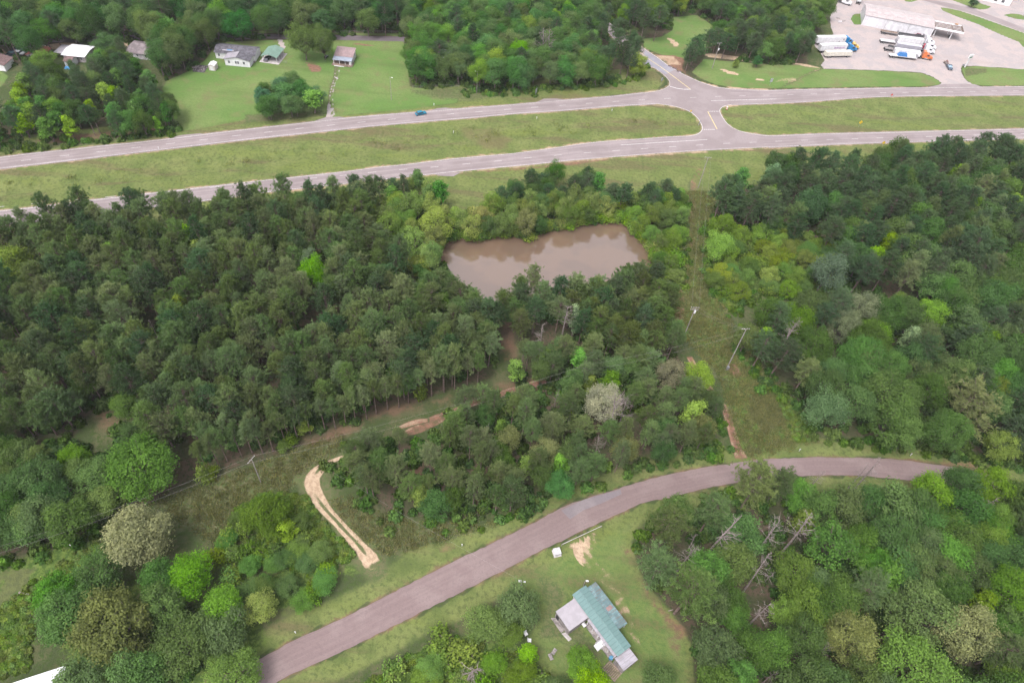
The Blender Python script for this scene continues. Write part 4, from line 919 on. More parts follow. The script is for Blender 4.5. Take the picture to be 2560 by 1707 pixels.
HAND_DEAD = [ # base px, top px
 ((1954, 1381), (2049, 1283), 'tallest dead pine trunk in the lower right wood'), ((1880, 1395), (1942, 1306), 'dead pine left of the tallest dead pine'),
 ((1857, 1480), (1925, 1400), 'broken dead pine with many bare twigs in the lower right wood'), ((1760, 1395), (1850, 1258), 'long dead pine trunk near the road bend'),
 ((1722, 1370), (1742, 1325), 'short forked dead sapling in the lower right wood'), ((2405, 1302), (2489, 1233), 'dead tree with spreading bare limbs at the right edge'),
 ((2130, 1230), (2215, 1155), 'bare dead tree against the country road, right one'), ((2010, 1235), (2050, 1165), 'bare dead tree against the country road, left one'),
 ((2120, 1220), (2165, 1155), 'bare dead tree against the country road, middle one'), ((2025, 1645), (2065, 1595), 'dead tree stump with twigs at the bottom right'),
 ((2195, 1620), (2240, 1585), 'fallen looking dead tree near the bottom right'), ((2140, 1570), (2155, 1540), 'pinkish broken dead top in the lower right wood'),
 ((1864, 1568), (1925, 1492), 'dead trunk with a tuft of yellow vine'), ((1905, 1707), (1940, 1675), 'dead twiggy tree at the bottom edge'),
 ((1330, 835), (1345, 780), 'left pink-grey dead snag below the pond'), ((1345, 900), (1355, 800), 'second pink-grey dead snag below the pond'), ((1400, 860), (1418, 760), 'tallest pink-grey dead snag below the pond'), ((1355, 800), (1372, 775), 'small pink-grey dead snag between the others'),
 ((1353, 175), (1363, 68), 'left bare dead trunk beside the bright tree by the highway'), ((1368, 172), (1374, 60), 'right bare dead trunk beside the bright tree by the highway'),
 ((1520, 1090), (1560, 990), 'dead tree below the white blossom'), ((1548, 1060), (1585, 1000), 'second dead tree below the white blossom'), ((1485, 1150), (1510, 1095), 'leaning dead tree in the wedge near the road'), ((1215, 1100), (1220, 1055), 'twiggy dead tree in the middle of the wedge'),
 ((1385, 1020), (1388, 970), 'bare snag in the upper wedge'), ((2262, 445), (2330, 395), 'bare dead tree at the top of the right forest'), ((1935, 900), (1985, 800), 'dark bare thicket tree in the right forest'), ((1955, 870), (1990, 790), 'second dark bare tree in the right forest'),
 ((1860, 505), (1875, 480), 'dead top in the scrub right of the corridor'), ((1635, 970), (1655, 915), 'bare branches at the upper right of the wedge'), ((395, 845), (400, 790), 'left grey snag inside the pine block'), ((370, 880), (365, 840), 'right grey snag inside the pine block'),
 ((1170, 1700), (1190, 1640), 'bare greyish tree left of the home'), ((1690, 1430), (1740, 1370), 'thin dead trunk left of the long dead pine'),
]
for kind, px, py, h, r, col, lab in HAND:
    x, y = V_(px, py, h*0.72 if kind != 'bush' else 1.5)
    add_tree(kind, x, y, h, r, col, 'hand', lab)
def axis_h(b, t):
    G, T = np.array(land(*b)), np.array(land(*t)); return CAMH*(1-np.linalg.norm(G)/np.linalg.norm(T))
for b, t, lab in HAND_DEAD:
    x, y = land(*b); add_tree('dead', x, y, float(np.clip(axis_h(b, t), 4, 20)), None, (1, 1, 1), 'hand', lab)

hand_xy = np.array([(t['x'], t['y'], (t['r'] or 4.0)) for t in TREES])
avoid = [poly_of(lane_n, lane_s), yard, lawn, homey, l2, l3, _jp] + roads_all
gaps = [pts(V_, (700, 700), (738, 710), (755, 800), (745, 830), (715, 780)), pts(V_, (190, 940), (240, 915), (290, 960), (260, 990)), pts(V_, (1150, 760), (1180, 765), (1190, 860), (1150, 860)),
        pts(V_, (930, 1045), (980, 1045), (990, 1110), (950, 1130)), pts(V_, (1970, 690), (2040, 670), (2050, 740), (1985, 760)), pts(C5, (780, 590), (1130, 480), (1140, 510), (900, 670), (800, 670)), pts(V_, (1000, 120), (1055, 118), (1060, 150), (1000, 152))]
CI = cam.matrix_world.inverted()
def photo(x, y, z):
    P = CI @ Vector((x, y, z)); return ((1280+FOC*P.x/-P.z)/1.08844, (853.5-FOC*P.y/-P.z)/1.08844)
OPEN = [[(905, 1005), (915, 960), (1030, 938), (1040, 965), (985, 1005)], [(680, 1130), (690, 1060), (770, 1045), (780, 1075), (750, 1110), (745, 1160), (890, 1305), (850, 1330), (680, 1160)],
        [(1575, 450), (1632, 450), (1618, 640), (1650, 760), (1720, 850), (1850, 960), (1870, 1020), (1710, 1045), (1685, 980), (1655, 860), (1565, 770), (1548, 700), (1552, 650), (1578, 560)],
        [(400, 1120), (600, 1040), (720, 1000), (860, 955), (1000, 905), (1010, 925), (880, 985), (740, 1035), (700, 1060), (640, 1130), (500, 1120)],
        [(1030, 640), (1040, 560), (1130, 545), (1210, 548), (1300, 530), (1400, 518), (1435, 520), (1480, 575), (1490, 600), (1440, 610), (1350, 630), (1230, 620), (1160, 680), (1130, 690), (1090, 670)],
        [(60, 1010), (150, 960), (210, 915), (285, 960), (265, 990), (150, 1040)]]
OPEN = [(np.array(o).tolist()) for o in OPEN]
def clear_view(x, y, h):
    for f in (0.45, 0.7, 0.92):
        u, v = photo(x, y, h*f)
        for o in OPEN:
            if sdist(o, np.array([u]), np.array([v]))[0] > 0: return False
    return True
def free(x, y, r_road=2.5, pond=True, skip=()):
    P = (np.array([x]), np.array([y]))
    for i, a in enumerate(avoid):
        if i in skip: continue
        lim = -r_road if i == 0 or i > 6 else (-0.5)
        if sdist(a, *P)[0] > lim: return False
    for a in gaps:
        if sdist(a, *P)[0] > 0: return False
    return sdist(pond_poly, *P)[0] < -0.4
def mix(*w):
    t = sum(a[0] for a in w); q = rnd.random()*t
    for a in w:
        q -= a[0]
        if q <= 0: return a[1:]
    return w[-1][1:]
def sow(key, spacing, pick, jitter=0.5, road=3.0, skip=()):
    z = Z[key]; P = np.array(z['poly']); x0, y0 = P.min(0); x1, y1 = P.max(0)
    placed = []; row = 0; yy = y0
    while yy < y1:
        xx = x0+(row % 2)*spacing/2
        while xx < x1:
            x = xx+rnd.uniform(-jitter, jitter)*spacing; y = yy+rnd.uniform(-jitter, jitter)*spacing*0.87
            xx += spacing
            if sdist(z['poly'], np.array([x]), np.array([y]))[0] < 0: continue
            kind, (h0, h1), (r0, r1), col = pick(x, y)
            h = rnd.uniform(h0, h1); r = rnd.uniform(r0, r1)
            d = np.hypot(hand_xy[:, 0]-x, hand_xy[:, 1]-y)
            if (d < hand_xy[:, 2]*0.8+r*0.35).any(): continue
            if not free(x, y, road, skip=skip) or not clear_view(x, y, h): continue
            add_tree(kind, x, y, h, r, col, key)
        yy += spacing*0.87; row += 1
PINES = lambda x, y: mix((6, 'pine', (14, 19), (3.3, 4.5), PINE_C), (4, 'pine', (13, 18), (3.3, 4.4), GREYPINE), (2, 'pine', (15, 20), (3.4, 4.6), DARKPINE), (0.45, 'slim', (10, 14), (2.2, 3.0), LIGHT_C))
sow('pine', 5.5, lambda x, y: (mix((5, 'thinpine', (12, 15), (2.2, 2.9), GREYPINE), (3, 'thinpine', (12, 16), (2.2, 2.8), PINE_C), (0.6, 'slim', (6, 9), (1.6, 2.2), LIGHT_C)) if False else PINES(x, y)))
sow('willow', 5.2, lambda x, y: mix((6, 'willow', (8, 11), (3.0, 4.2), WILLOW_C), (2, 'willow', (7, 10), (2.8, 3.8), (0.10, 0.155, 0.05)), (1, 'broad', (7, 9), (2.6, 3.4), OAK_C)))
sow('verge', 5.5, lambda x, y: mix((2, 'pine', (11, 14), (2.6, 3.4), DARKPINE), (2, 'slim', (10, 13), (2.4, 3.2), (0.08, 0.16, 0.05)), (1, 'willow', (8, 10), (2.6, 3.4), WILLOW_C)))
sow('verge2', 5.5, lambda x, y: mix((3, 'pine', (9, 12), (2.8, 3.6), DARKPINE), (2, 'broad', (7, 9), (2.8, 3.6), OAK_C)))
sow('bank', 5.0, lambda x, y: mix((3, 'willow', (5, 8), (2.6, 3.6), (0.105, 0.165, 0.05)), (2, 'broad', (5, 7), (2.4, 3.2), (0.07, 0.13, 0.04)), (1, 'bush', (3, 4), (2.2, 3), LIGHT_C)))
sow('south', 5.0, lambda x, y: mix((5, 'pine', (14, 18), (3.2, 4.3), (0.075, 0.105, 0.042)), (2, 'pine', (14, 18), (3.2, 4.2), DARKPINE)))
sow('middle', 5.4, lambda x, y: mix((3, 'pine', (12, 15), (2.8, 3.8), GREYPINE), (2, 'pine', (12, 15), (2.8, 3.6), PINE_C), (2, 'broad', (9, 13), (3, 4), BLUE_C), (1, 'slim', (8, 11), (2.2, 3), LIGHT_C)))
sow('wedge', 5.1, lambda x, y: mix((6, 'pine', (11, 15), (2.8, 3.8), PINE_C), (4, 'pine', (11, 15), (2.7, 3.6), GREYPINE), (2.0, 'broad', (7, 11), (2.8, 3.8), OAK_C), (0.8, 'slim', (7, 10), (2, 2.8), LIGHT_C), (0.4, 'broad', (9, 11), (3, 3.6), OLIVE)))
sow('eastn', 6.6, lambda x, y: mix((6, 'pine', (15, 19), (3.8, 5.2), DARKPINE), (2, 'pine', (14, 18), (3.6, 4.8), GREYPINE), (2, 'broad', (12, 16), (3.8, 5.0), OAK_C), (1.0, 'broad', (12, 16), (3.4, 4.6), BLUE_C), (0.5, 'slim', (13, 16), (2.6, 3.2), BRIGHT)))
sow('scrub', 5.0, lambda x, y: mix((3, 'willow', (5, 8), (2.8, 3.8), (0.125, 0.18, 0.045)), (2, 'broad', (5, 8), (2.6, 3.6), (0.08, 0.135, 0.045)), (1, 'bush', (3, 4), (2.2, 3), LIGHT_C)))
sow('east', 7.0, lambda x, y: mix((4, 'broad', (13, 17), (4.4, 6.2), OAK_C), (2, 'broad', (12, 16), (4, 5.6), BLUE_C), (1.5, 'broad', (12, 16), (4, 5.6), (0.08, 0.14, 0.045)), (2, 'pine', (14, 18), (4, 5.2), DARKPINE), (0.8, 'broad', (10, 13), (3.4, 4.4), LIGHT_C)))
sow('southeast', 6.2, lambda x, y: mix((4, 'broad', (10, 15), (3.8, 5.4), OAK_C), (2.2, 'broad', (10, 15), (3.8, 5.2), BLUE_C), (2.4, 'broad', (10, 14), (3.4, 5.0), (0.085, 0.15, 0.045)), ((3.5 if x < 62 else 1.4), 'pine', (15, 20), (3.8, 5.0), PINE_C), (0.6, 'slim', (8, 11), (2.4, 3.2), LIGHT_C)))
sow('southmid', 4.6, lambda x, y: mix((3, 'broad', (3.5, 6), (2.2, 3.2), (0.09, 0.15, 0.04)), (2, 'bush', (2.5, 4), (2, 3), LIGHT_C), (1, 'willow', (4, 6), (2.2, 3), BLUE_C)))
sow('southhome', 5.4, lambda x, y: mix((3, 'broad', (6, 9), (3, 4.2), OAK_C), (1, 'broad', (5, 8), (2.6, 3.6), LIGHT_C)))
sow('southwest', 6.6, lambda x, y: mix((3, 'broad', (9, 13), (3.6, 5.2), OAK_C), (2, 'broad', (9, 13), (3.6, 5), BLUE_C), (1.5, 'broad', (8, 12), (3.2, 4.4), (0.09, 0.165, 0.045))))
sow('west', 5.8, lambda x, y: mix((4, 'broad', (8, 12), (3.4, 4.8), OAK_C), (3, 'broad', (8, 12), (3.2, 4.6), BLUE_C), (1, 'willow', (6, 8), (2.8, 3.6), (0.08, 0.14, 0.045))))
sow('clump', 3.9, lambda x, y: mix((3, 'bush', (2.5, 4), (1.9, 2.8), (0.09, 0.155, 0.04)), (3, 'broad', (3, 5.5), (1.9, 2.9), (0.075, 0.13, 0.045)), (1.4, 'bush', (2, 4), (1.8, 2.6), LIGHT_C)))
sow('northwest', 6.0, lambda x, y: mix((3, 'broad', (9, 12), (3.0, 4.2), OAK_C), (4, 'pine', (11, 14), (2.8, 3.8), DARKPINE), (2.4, 'slim', (9, 12), (2.4, 3.2), (0.075, 0.15, 0.045)), (0.7, 'slim', (9, 12), (2.4, 3.0), BRIGHT)))
sow('lawnclump', 4.8, lambda x, y: mix((3, 'broad', (8, 11), (3.2, 4.4), (0.055, 0.11, 0.04)), (1, 'broad', (8, 11), (3.2, 4.2), (0.05, 0.11, 0.06))), skip=(2,))
sow('homewood', 6.4, lambda x, y: mix((4, 'broad', (11, 15), (4, 5.2), OAK_C), (2, 'broad', (10, 14), (3.6, 4.8), (0.075, 0.115, 0.05))))
sow('north', 8.2, lambda x, y: mix((5, 'broad', (13, 17), (4.8, 6.2), (0.050, 0.100, 0.038)), (2, 'broad', (12, 16), (4.4, 5.8), BLUE_C), (2, 'pine', (15, 19), (4, 5.4), DARKPINE), (1.0, 'broad', (11, 15), (3.8, 5), (0.085, 0.16, 0.045))))
sow('centre', 6.6, lambda x, y: (mix((5, 'thinpine', (15, 18), (2.8, 3.6), DARKPINE), (3, 'pine', (14, 17), (3.2, 4.2), DARKPINE), (1, 'broad', (8, 11), (3, 4), LIGHT_C)) if x > 25 else
      mix((4, 'broad', (11, 15), (3.8, 5), (0.06, 0.12, 0.042)), (2, 'broad', (11, 14), (3.6, 4.8), BLUE_C), (1.3, 'broad', (10, 14), (3.4, 4.4), (0.095, 0.18, 0.045)), (1, 'pine', (14, 17), (3.6, 4.6), DARKPINE))))
sow('corner', 7.4, lambda x, y: mix((4, 'broad', (11, 15), (4.2, 5.4), OAK_C), (1, 'pine', (14, 18), (4, 5), DARKPINE), (1, 'broad', (10, 14), (3.6, 4.6), LIGHT_C)))
sow('lot', 7.0, lambda x, y: mix((4, 'broad', (9, 13), (3.8, 5), OAK_C), (2.5, 'pine', (12, 15), (3.8, 4.8), DARKPINE), (1.4, 'broad', (9, 12), (3.4, 4.4), (0.09, 0.155, 0.05))))
sow('sidepines', 5.5, lambda x, y: mix((4, 'pine', (11, 13), (3.6, 4.6), DARKPINE)))
Z['leftfill'] = zone('the litter clearing at left', 6, (-90, 1000), (60, 960), (150, 900), (220, 860), (300, 930), (330, 990), (230, 1030), (100, 1060), (-90, 1060))
for i, (px, py, h, r) in enumerate(((1160, 668, 15, 4.0), (1192, 648, 16, 4.4), (1228, 612, 18, 3.4), (1255, 648, 15, 4.2), (1292, 640, 16, 4.4), (1330, 636, 16, 4.6), (1370, 640, 15, 4.2), (1408, 648, 15, 4.2), (1440, 618, 17, 4.6), (1476, 604, 17, 5.0), (1512, 610, 17, 4.8), (1538, 648, 15, 4.0), (1185, 685, 14, 3.8), (1235, 690, 15, 4.0), (1290, 685, 15, 4.0), (1350, 690, 15, 4.2), (1410, 690, 15, 4.2), (1465, 665, 16, 4.4), (1515, 670, 16, 4.2))):
    x, y = V_(px, py, h); add_tree('pine', x, y, h, r, (PINE_C, DARKPINE, GREYPINE)[i % 3], 'south')
for i, (px, py, h, r) in enumerate(((1005, 618, 15, 4.0), (1035, 632, 15, 4.0), (1060, 652, 16, 4.2), (1085, 676, 16, 4.2), (1110, 700, 15, 4.0), (1136, 706, 13, 3.6), (1120, 740, 15, 4.0), (1095, 715, 15, 4.0), (1060, 690, 16, 4.0))):
    x, y = V_(px, py, h); add_tree('pine', x, y, h, r, (PINE_C, GREYPINE)[i % 2], 'pine')
# slender front row of the pine block along the litter strip, trunks in view
for i, (px, py) in enumerate(((452, 1032), (480, 1020), (500, 1010), (535, 1000), (560, 992), (585, 990), (610, 985), (640, 968), (668, 955), (700, 945), (735, 938), (760, 935), (785, 925), (808, 915), (835, 912), (858, 900), (885, 890), (912, 885), (935, 875), (962, 866), (990, 858), (1020, 850), (1045, 842), (1075, 835), (1100, 828), (1215, 800), (1205, 790),
      (470, 985), (520, 970), (570, 960), (625, 945), (690, 920), (745, 905), (820, 885), (870, 868), (925, 850), (980, 832), (1040, 815), (1090, 805))):
    x, y = V_(px, py, 10.0)
    add_tree('thinpine', x, y, rnd.uniform(12, 15), rnd.uniform(2.1, 2.8), GREYPINE if i % 3 else PINE_C, 'front')
for px, py, h in ((800, 1060, 9), (870, 1020, 9), (915, 1000, 8), (985, 1110, 8), (1180, 1090, 10)):
    x, y = V_(px, py, h*0.7); add_tree('thinpine', x, y, h, 2.2, PINE_C, 'front2')
Z['front'] = dict(name='the slender front row along the litter strip'); Z['front2'] = dict(name='the thin pines near the sand track')
for i, (px, py) in enumerate(((480, 1085), (668, 1010), (925, 895), (905, 870), (650, 1025), (470, 1095), (700, 985), (968, 905))):
    x, y = V_(px, py, 2); add_tree('slim' if i % 2 == 0 else 'bush', x, y, rnd.uniform(3, 6), rnd.uniform(1.4, 2.2), LIGHT_C, 'vine')
Z['vine'] = dict(name='the foot of the slender front row of pines')

sow('leftfill', 5.6, lambda x, y: mix((3, 'pine', (9, 13), (2.8, 3.8), PINE_C), (3, 'broad', (5, 9), (2.6, 3.8), OAK_C), (1, 'broad', (4, 7), (2.4, 3.2), LIGHT_C)))
for x, y in resample(pond_poly[:17], 2.3):
    dx, dy = x-cxp, y-cyp; q = math.hypot(dx, dy); x, y = x+dx/q*1.2+rnd.gauss(0, .4), y+dy/q*1.2+rnd.gauss(0, .4)
    add_tree('bush', x, y, rnd.uniform(2.2, 4.2), rnd.uniform(1.7, 2.7), mix((1, OAK_C), (1, LIGHT_C), (1.2, WILLOW_C))[0], 'shore')
Z['shore'] = dict(name='the pond shore')
# rank by how large each shows; the 300 largest of a name stand alone, the rest become one stand
camp = np.array([0, 0, CAMH])
for t in TREES: t['size'] = (t['r'] or 3)*t['h']/((t['x'])**2+(t['y'])**2+CAMH**2)
def in_view(t):
    P = cam.matrix_world.inverted() @ Vector((t['x'], t['y'], t['h']*0.6))
    return abs(P.x/-P.z) < 0.75+0.03 and abs(P.y/-P.z) < 0.5+0.04
by = {}
for t in TREES:
    t['view'] = in_view(t); by.setdefault(SPEC[t['kind']][0], []).append(t)
rest = []
for name, lst in by.items():
    lst.sort(key=lambda t: (t['zone'] != 'hand', not t['view'], -t['size']))
    lim = 300
    rest += [t for t in lst[lim:]] + [t for t in lst[:lim] if not t['view']]
    by[name] = [t for t in lst[:lim] if t['view']]
print('TREES', len(TREES), {k: len(v) for k, v in by.items()}, 'rest', len(rest))

# labels: counted from the left inside depth rows of each wood
def ordinal(n):
    w = ['first', 'second', 'third', 'fourth', 'fifth', 'sixth', 'seventh', 'eighth', 'ninth', 'tenth', 'eleventh', 'twelfth']
    if n <= 12: return w[n-1]
    return f"{n}{'th' if 10 <= n % 100 <= 20 else {1: 'st', 2: 'nd', 3: 'rd'}.get(n % 10, 'th')}"
SHORT = dict(pine='pine block left of pond', willow='north bank willows', verge='highway tree row', verge2='highway clump above willows', bank='right bank thicket', south='pines south of pond', middle='wood below dead snags',
 wedge='wedge beside sand track', eastn='upper right pine wood', scrub='corridor scrub', east='right edge oak wood', southeast='lower right wood', southmid='thicket left of home', southhome='trees beside the home',
 southwest='lower left trees', west='left edge thicket', clump='sand track scrub', northwest='upper left highway wood', lawnclump='small lawn clump', homewood='trees between far homes', north='woods beyond back road',
 centre='centre wood above highway', corner='woods above side road', lot='wood left of truck yard', sidepines='side road pines', front='slender front pine row', front2='thin pines near track', vine='foot of front row', shore='pond shore', leftfill='left litter clearing')
zl = {}
for lst in by.values():
    for t in lst:
        if t['zone'] != 'hand': zl.setdefault((t['zone'], SPEC[t['kind']][0]), []).append(t)
for (zk, nm), lst in zl.items():
    lst.sort(key=lambda t: t['y']); rows = max(1, int(round(math.sqrt(len(lst)/2.2)))); per = math.ceil(len(lst)/rows)
    for r_ in range(rows):
        row = sorted(lst[r_*per:(r_+1)*per], key=lambda t: t['x']/math.hypot(t['y'], CAMH*0.8))
        for i, t in enumerate(row):
            hgt = 'tall' if t['h'] > 15 else ('low' if t['h'] < 6 else '')
            noun = {'pine_tree': 'pine', 'broadleaf_tree': 'leafy tree', 'narrow_tree': 'narrow tree', 'willow_tree': 'willow', 'bush': 'bush', 'dead_tree': 'dead tree'}[nm]
            rw = 'nearest row' if r_ == 0 else f'{ordinal(r_+1)} row back'
            t['label'] = ' '.join(f"{hgt} {CW.get(t['col'], 'green')} {noun}, {ordinal(i+1)} from left, {rw}, {SHORT[zk]}".split())
            t['group'] = f"{noun}s of {Z[zk]['name']}"
def short(s):
    w = s.split(); return ' '.join(w[:16])
for name, lst in by.items():
    for t in lst:
        a, b, H, R = KIND[t['kind']][t['v']]
        e = thing(name, short(t['label']), SPEC[t['kind']][1], (t['x'], t['y'], t['z0']-0.05), t['rot'], t.get('group'))
        r = (t['r'] or R*t['h']/H)/R; e.scale = (r*rnd.uniform(.86, 1.14), r*rnd.uniform(.86, 1.14), t['h']/H); e.rotation_euler = (rnd.gauss(0, .03), rnd.gauss(0, .03), t['rot'])
        tr = link('trunk', b, e)
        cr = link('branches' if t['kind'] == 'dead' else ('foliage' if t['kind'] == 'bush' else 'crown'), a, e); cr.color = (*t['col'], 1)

# ------------------------------------------------------------------ stands nobody could count: one object each, instanced over points
def stand(name, label, cat, items, protos):
    """items: (x, y, z, sxy, sz, rot, proto index)"""
    lib = bpy.data.collections.new(name+'_kinds')
    for i, (me, col) in enumerate(protos):
        o = bpy.data.objects.new(f'{i:02d}', me); o.color = (*col, 1); lib.objects.link(o)
    A = np.array(items, float); me = bpy.data.meshes.new(name); me.vertices.add(len(A)); me.vertices.foreach_set('co', A[:, :3].astype(np.float32).ravel())
    for nm, ty, val, key in (('scl', 'FLOAT_VECTOR', A[:, [3, 3, 4]], 'vector'), ('rot', 'FLOAT_VECTOR', np.column_stack([A[:, 5]*0, A[:, 5]*0, A[:, 5]]), 'vector'), ('pick', 'INT', A[:, 6].astype(np.int32), 'value')):
        at = me.attributes.new(nm, ty, 'POINT'); at.data.foreach_set(key, (val.astype(np.float32) if ty != 'INT' else val).ravel())
    o = link(name, me); tag(o, label, cat, kind='stuff')
    ng = bpy.data.node_groups.new(name, 'GeometryNodeTree')
    ng.interface.new_socket('Geometry', in_out='INPUT', socket_type='NodeSocketGeometry'); ng.interface.new_socket('Geometry', in_out='OUTPUT', socket_type='NodeSocketGeometry')
    n, l = ng.nodes, ng.links
    gi, go = n.new('NodeGroupInput'), n.new('NodeGroupOutput')
    ip = n.new('GeometryNodeInstanceOnPoints'); ci = n.new('GeometryNodeCollectionInfo'); ci.inputs['Collection'].default_value = lib
    ci.inputs['Separate Children'].default_value = True; ci.inputs['Reset Children'].default_value = True
    ip.inputs['Pick Instance'].default_value = True
    def na(nm, ty):
        x = n.new('GeometryNodeInputNamedAttribute'); x.data_type = ty; x.inputs['Name'].default_value = nm; return x.outputs[0]
    er = n.new('FunctionNodeEulerToRotation'); l.new(na('rot', 'FLOAT_VECTOR'), er.inputs[0])
    l.new(gi.outputs[0], ip.inputs['Points']); l.new(ci.outputs[0], ip.inputs['Instance']); l.new(na('pick', 'INT'), ip.inputs['Instance Index'])
    l.new(er.outputs[0], ip.inputs['Rotation']); l.new(na('scl', 'FLOAT_VECTOR'), ip.inputs['Scale']); l.new(ip.outputs[0], go.inputs[0])
    md = o.modifiers.new(name, 'NODES'); md.node_group = ng
    return o
def joined(a, b, extra=None):
    """crown and trunk as one mesh for a stand"""
    va = np.empty(len(a.vertices)*3, np.float32); a.vertices.foreach_get('co', va); vb = np.empty(len(b.vertices)*3, np.float32); b.vertices.foreach_get('co', vb)
    me = bpy.data.meshes.new('stand_tree')
    fa = [tuple(p.vertices) for p in a.polygons]; fb = [tuple(i+len(a.vertices) for i in p.vertices) for p in b.polygons]
    me.from_pydata(np.concatenate([va.reshape(-1, 3), vb.reshape(-1, 3)]).tolist(), [], fa+fb)
    me.materials.append(a.materials[0]); me.materials.append(b.materials[0])
    me.polygons.foreach_set('material_index', np.array([0]*len(fa)+[1]*len(fb), np.int32))
    if 'leaf_tone' in a.attributes:
        t = np.zeros(len(a.vertices), np.float32); a.attributes['leaf_tone'].data.foreach_get('value', t)
        at = me.attributes.new('leaf_tone', 'FLOAT', 'POINT'); at.data.foreach_set('value', np.concatenate([t, np.full(len(b.vertices), .5, np.float32)]))
    me.update(); return me
# instanced copies take their colour from the stand, so each stand holds one colour family
fam = {}
for t in rest:
    key = (SPEC[t['kind']][0], t['col']); fam.setdefault(key, []).append(t)
JM = {}; STANDS = []
for (nm, col), lst in fam.items():
    protos, idx, items = [], {}, []
    for t in lst:
        k = (t['kind'], t['v'])
        if k not in JM: JM[k] = joined(*KIND[t['kind']][t['v']][:2])
        if k not in idx: idx[k] = len(protos); protos.append((JM[k], col))
        H, R = KIND[t['kind']][t['v']][2:]
        r = (t['r'] or R)/R; items.append((t['x'], t['y'], -0.05, r, t['h']/H, t['rot'], idx[k]))
    o = stand({'pine_tree': 'pine_stand', 'broadleaf_tree': 'broadleaf_stand', 'narrow_tree': 'narrow_tree_stand', 'willow_tree': 'willow_stand', 'bush': 'bush_stand', 'dead_tree': 'dead_tree_stand'}[nm],
              f"{CW.get(col) or ('fresh green', 'soft green', 'muted green', 'leafy green', 'warm green', 'cool green', 'plain green', 'dull green', 'lush green', 'faded green', 'grassy green', 'mossy green', 'mid green', 'even green')[len(STANDS) % 14]} stand of {('small', 'wide')[len(STANDS) // 14 % 2]} {nm.replace('_', ' ')}s merging into the woods", 'woods', items, protos)  # colours without a word of their own take one in turn
    o.color = (*col, 1); STANDS.append(o)

# undergrowth below the trees and weeds in the open
def tuft(seed, n=26, h=0.7, w=0.5):
    g = np.random.default_rng(seed); c = np.column_stack([g.normal(0, w, n), g.normal(0, w, n), g.uniform(0, 0.1, n)])
    d = unit(np.column_stack([g.normal(0, .5, n), g.normal(0, .5, n), np.ones(n)])); V, F = blades(c, d, g.uniform(.5, 1, n)*h, g.uniform(.10, .22, n), g)
    return mesh_np('tuft', V, F, LEAF, np.repeat(g.random(n), 3))
TUFTS = [tuft(300+s) for s in range(4)]
def low_bush(seed):
    g = np.random.default_rng(seed); n = 170; d = unit(g.normal(size=(n, 3))); d[:, 2] = np.abs(d[:, 2])
    V, F = rhombi(d*np.array([1.1, 1.1, .9])*g.uniform(.55, 1.1, (n, 1)), unit(d+g.normal(0, .5, (n, 3))), g.uniform(.16, .34, n), g)
    return mesh_np('low_bush', V, F, LEAF, np.repeat(g.random(n), 4))
LOWB = [low_bush(320+s) for s in range(4)]
def scatter(polys, n, fn, ok=None, block=()):
    res = []; areas = []
    for p in polys:
        P = np.array(p); areas.append(abs(np.dot(P[:, 0], np.roll(P[:, 1], 1))-np.dot(P[:, 1], np.roll(P[:, 0], 1)))/2)
    tot = sum(areas)
    for p, a in zip(polys, areas):
        k = int(n*a/tot*1.8); P = np.array(p); lo, hi = P.min(0), P.max(0)
        xs = rng.uniform(lo[0], hi[0], k*2); ys = rng.uniform(lo[1], hi[1], k*2)
        m = sdist(p, xs, ys) > 0
        for b, d in block: m &= sdist(b, xs, ys) < d
        if ok is not None: m &= ok(xs, ys)
        xs, ys = xs[m][:k], ys[m][:k]
        res += [fn(x, y) for x, y in zip(xs, ys)]
    return res
blk = [(a, -1.0) for a in roads_all] + [(country_poly, -1.2), (pond_poly, -0.3)]
homes_blk = [(lawn, -0.5), (yard, -0.5), (homey, 0), (l2, -0.5), (l3, -0.5)]
def clumpy(xs, ys, s=0.09, th=0.5):
    v = np.sin(xs*s*1.3+1.7*np.sin(ys*s*0.9))+np.sin(ys*s*1.7+1.3*np.sin(xs*s*1.1)+2)+rng.normal(0, .5, len(xs))
    return v > th*0.0+(-0.2)
woods = [Z[k]['poly'] for k in ('pine', 'wedge', 'eastn', 'east', 'southeast', 'middle', 'south', 'west', 'southwest', 'northwest', 'centre', 'north', 'lot', 'corner', 'homewood', 'willow', 'verge', 'verge2')]
tb = [(g_, 0.0) for g_ in gaps[:4]]
it = scatter(woods+[Z['leftfill']['poly']], 6500, lambda x, y: (x, y, 0, (s := rnd.uniform(0.7, 1.8)), s*rnd.uniform(0.8, 1.7), rnd.random()*6.28, rnd.randrange(4)), clumpy, blk+homes_blk)
o = stand('undergrowth', 'dark green undergrowth on the forest floor below the trees', 'undergrowth', it, [(m, OAK_C) for m in LOWB]); o.color = (0.052, 0.088, 0.032, 1)
weedp = [Z[k]['poly'] for k in ('clump', 'southmid', 'scrub', 'bank')] + [pts(V_, (1780, 900), (1850, 960), (1870, 1010), (1820, 1015)), pts(C4, (0, 1000), (300, 900), (450, 830), (520, 900), (350, 1050), (150, 1200), (150, 1500), (-200, 1600), (-200, 1000)), pts(C5, (0, 1040), (180, 1060), (260, 1200), (400, 1330), (500, 1450), (300, 1600), (0, 1600))]
it = scatter(weedp, 5200, lambda x, y: (x, y, 0, (s := rnd.uniform(0.35, 0.95)), s*rnd.uniform(0.7, 1.2), rnd.random()*6.28, rnd.randrange(4)), clumpy, blk+[(homey, 0)])
o = stand('weeds', 'bright green weeds and brambles in the clearings', 'weeds', it, [(m, LIGHT_C) for m in LOWB]); o.color = (0.090, 0.138, 0.042, 1)
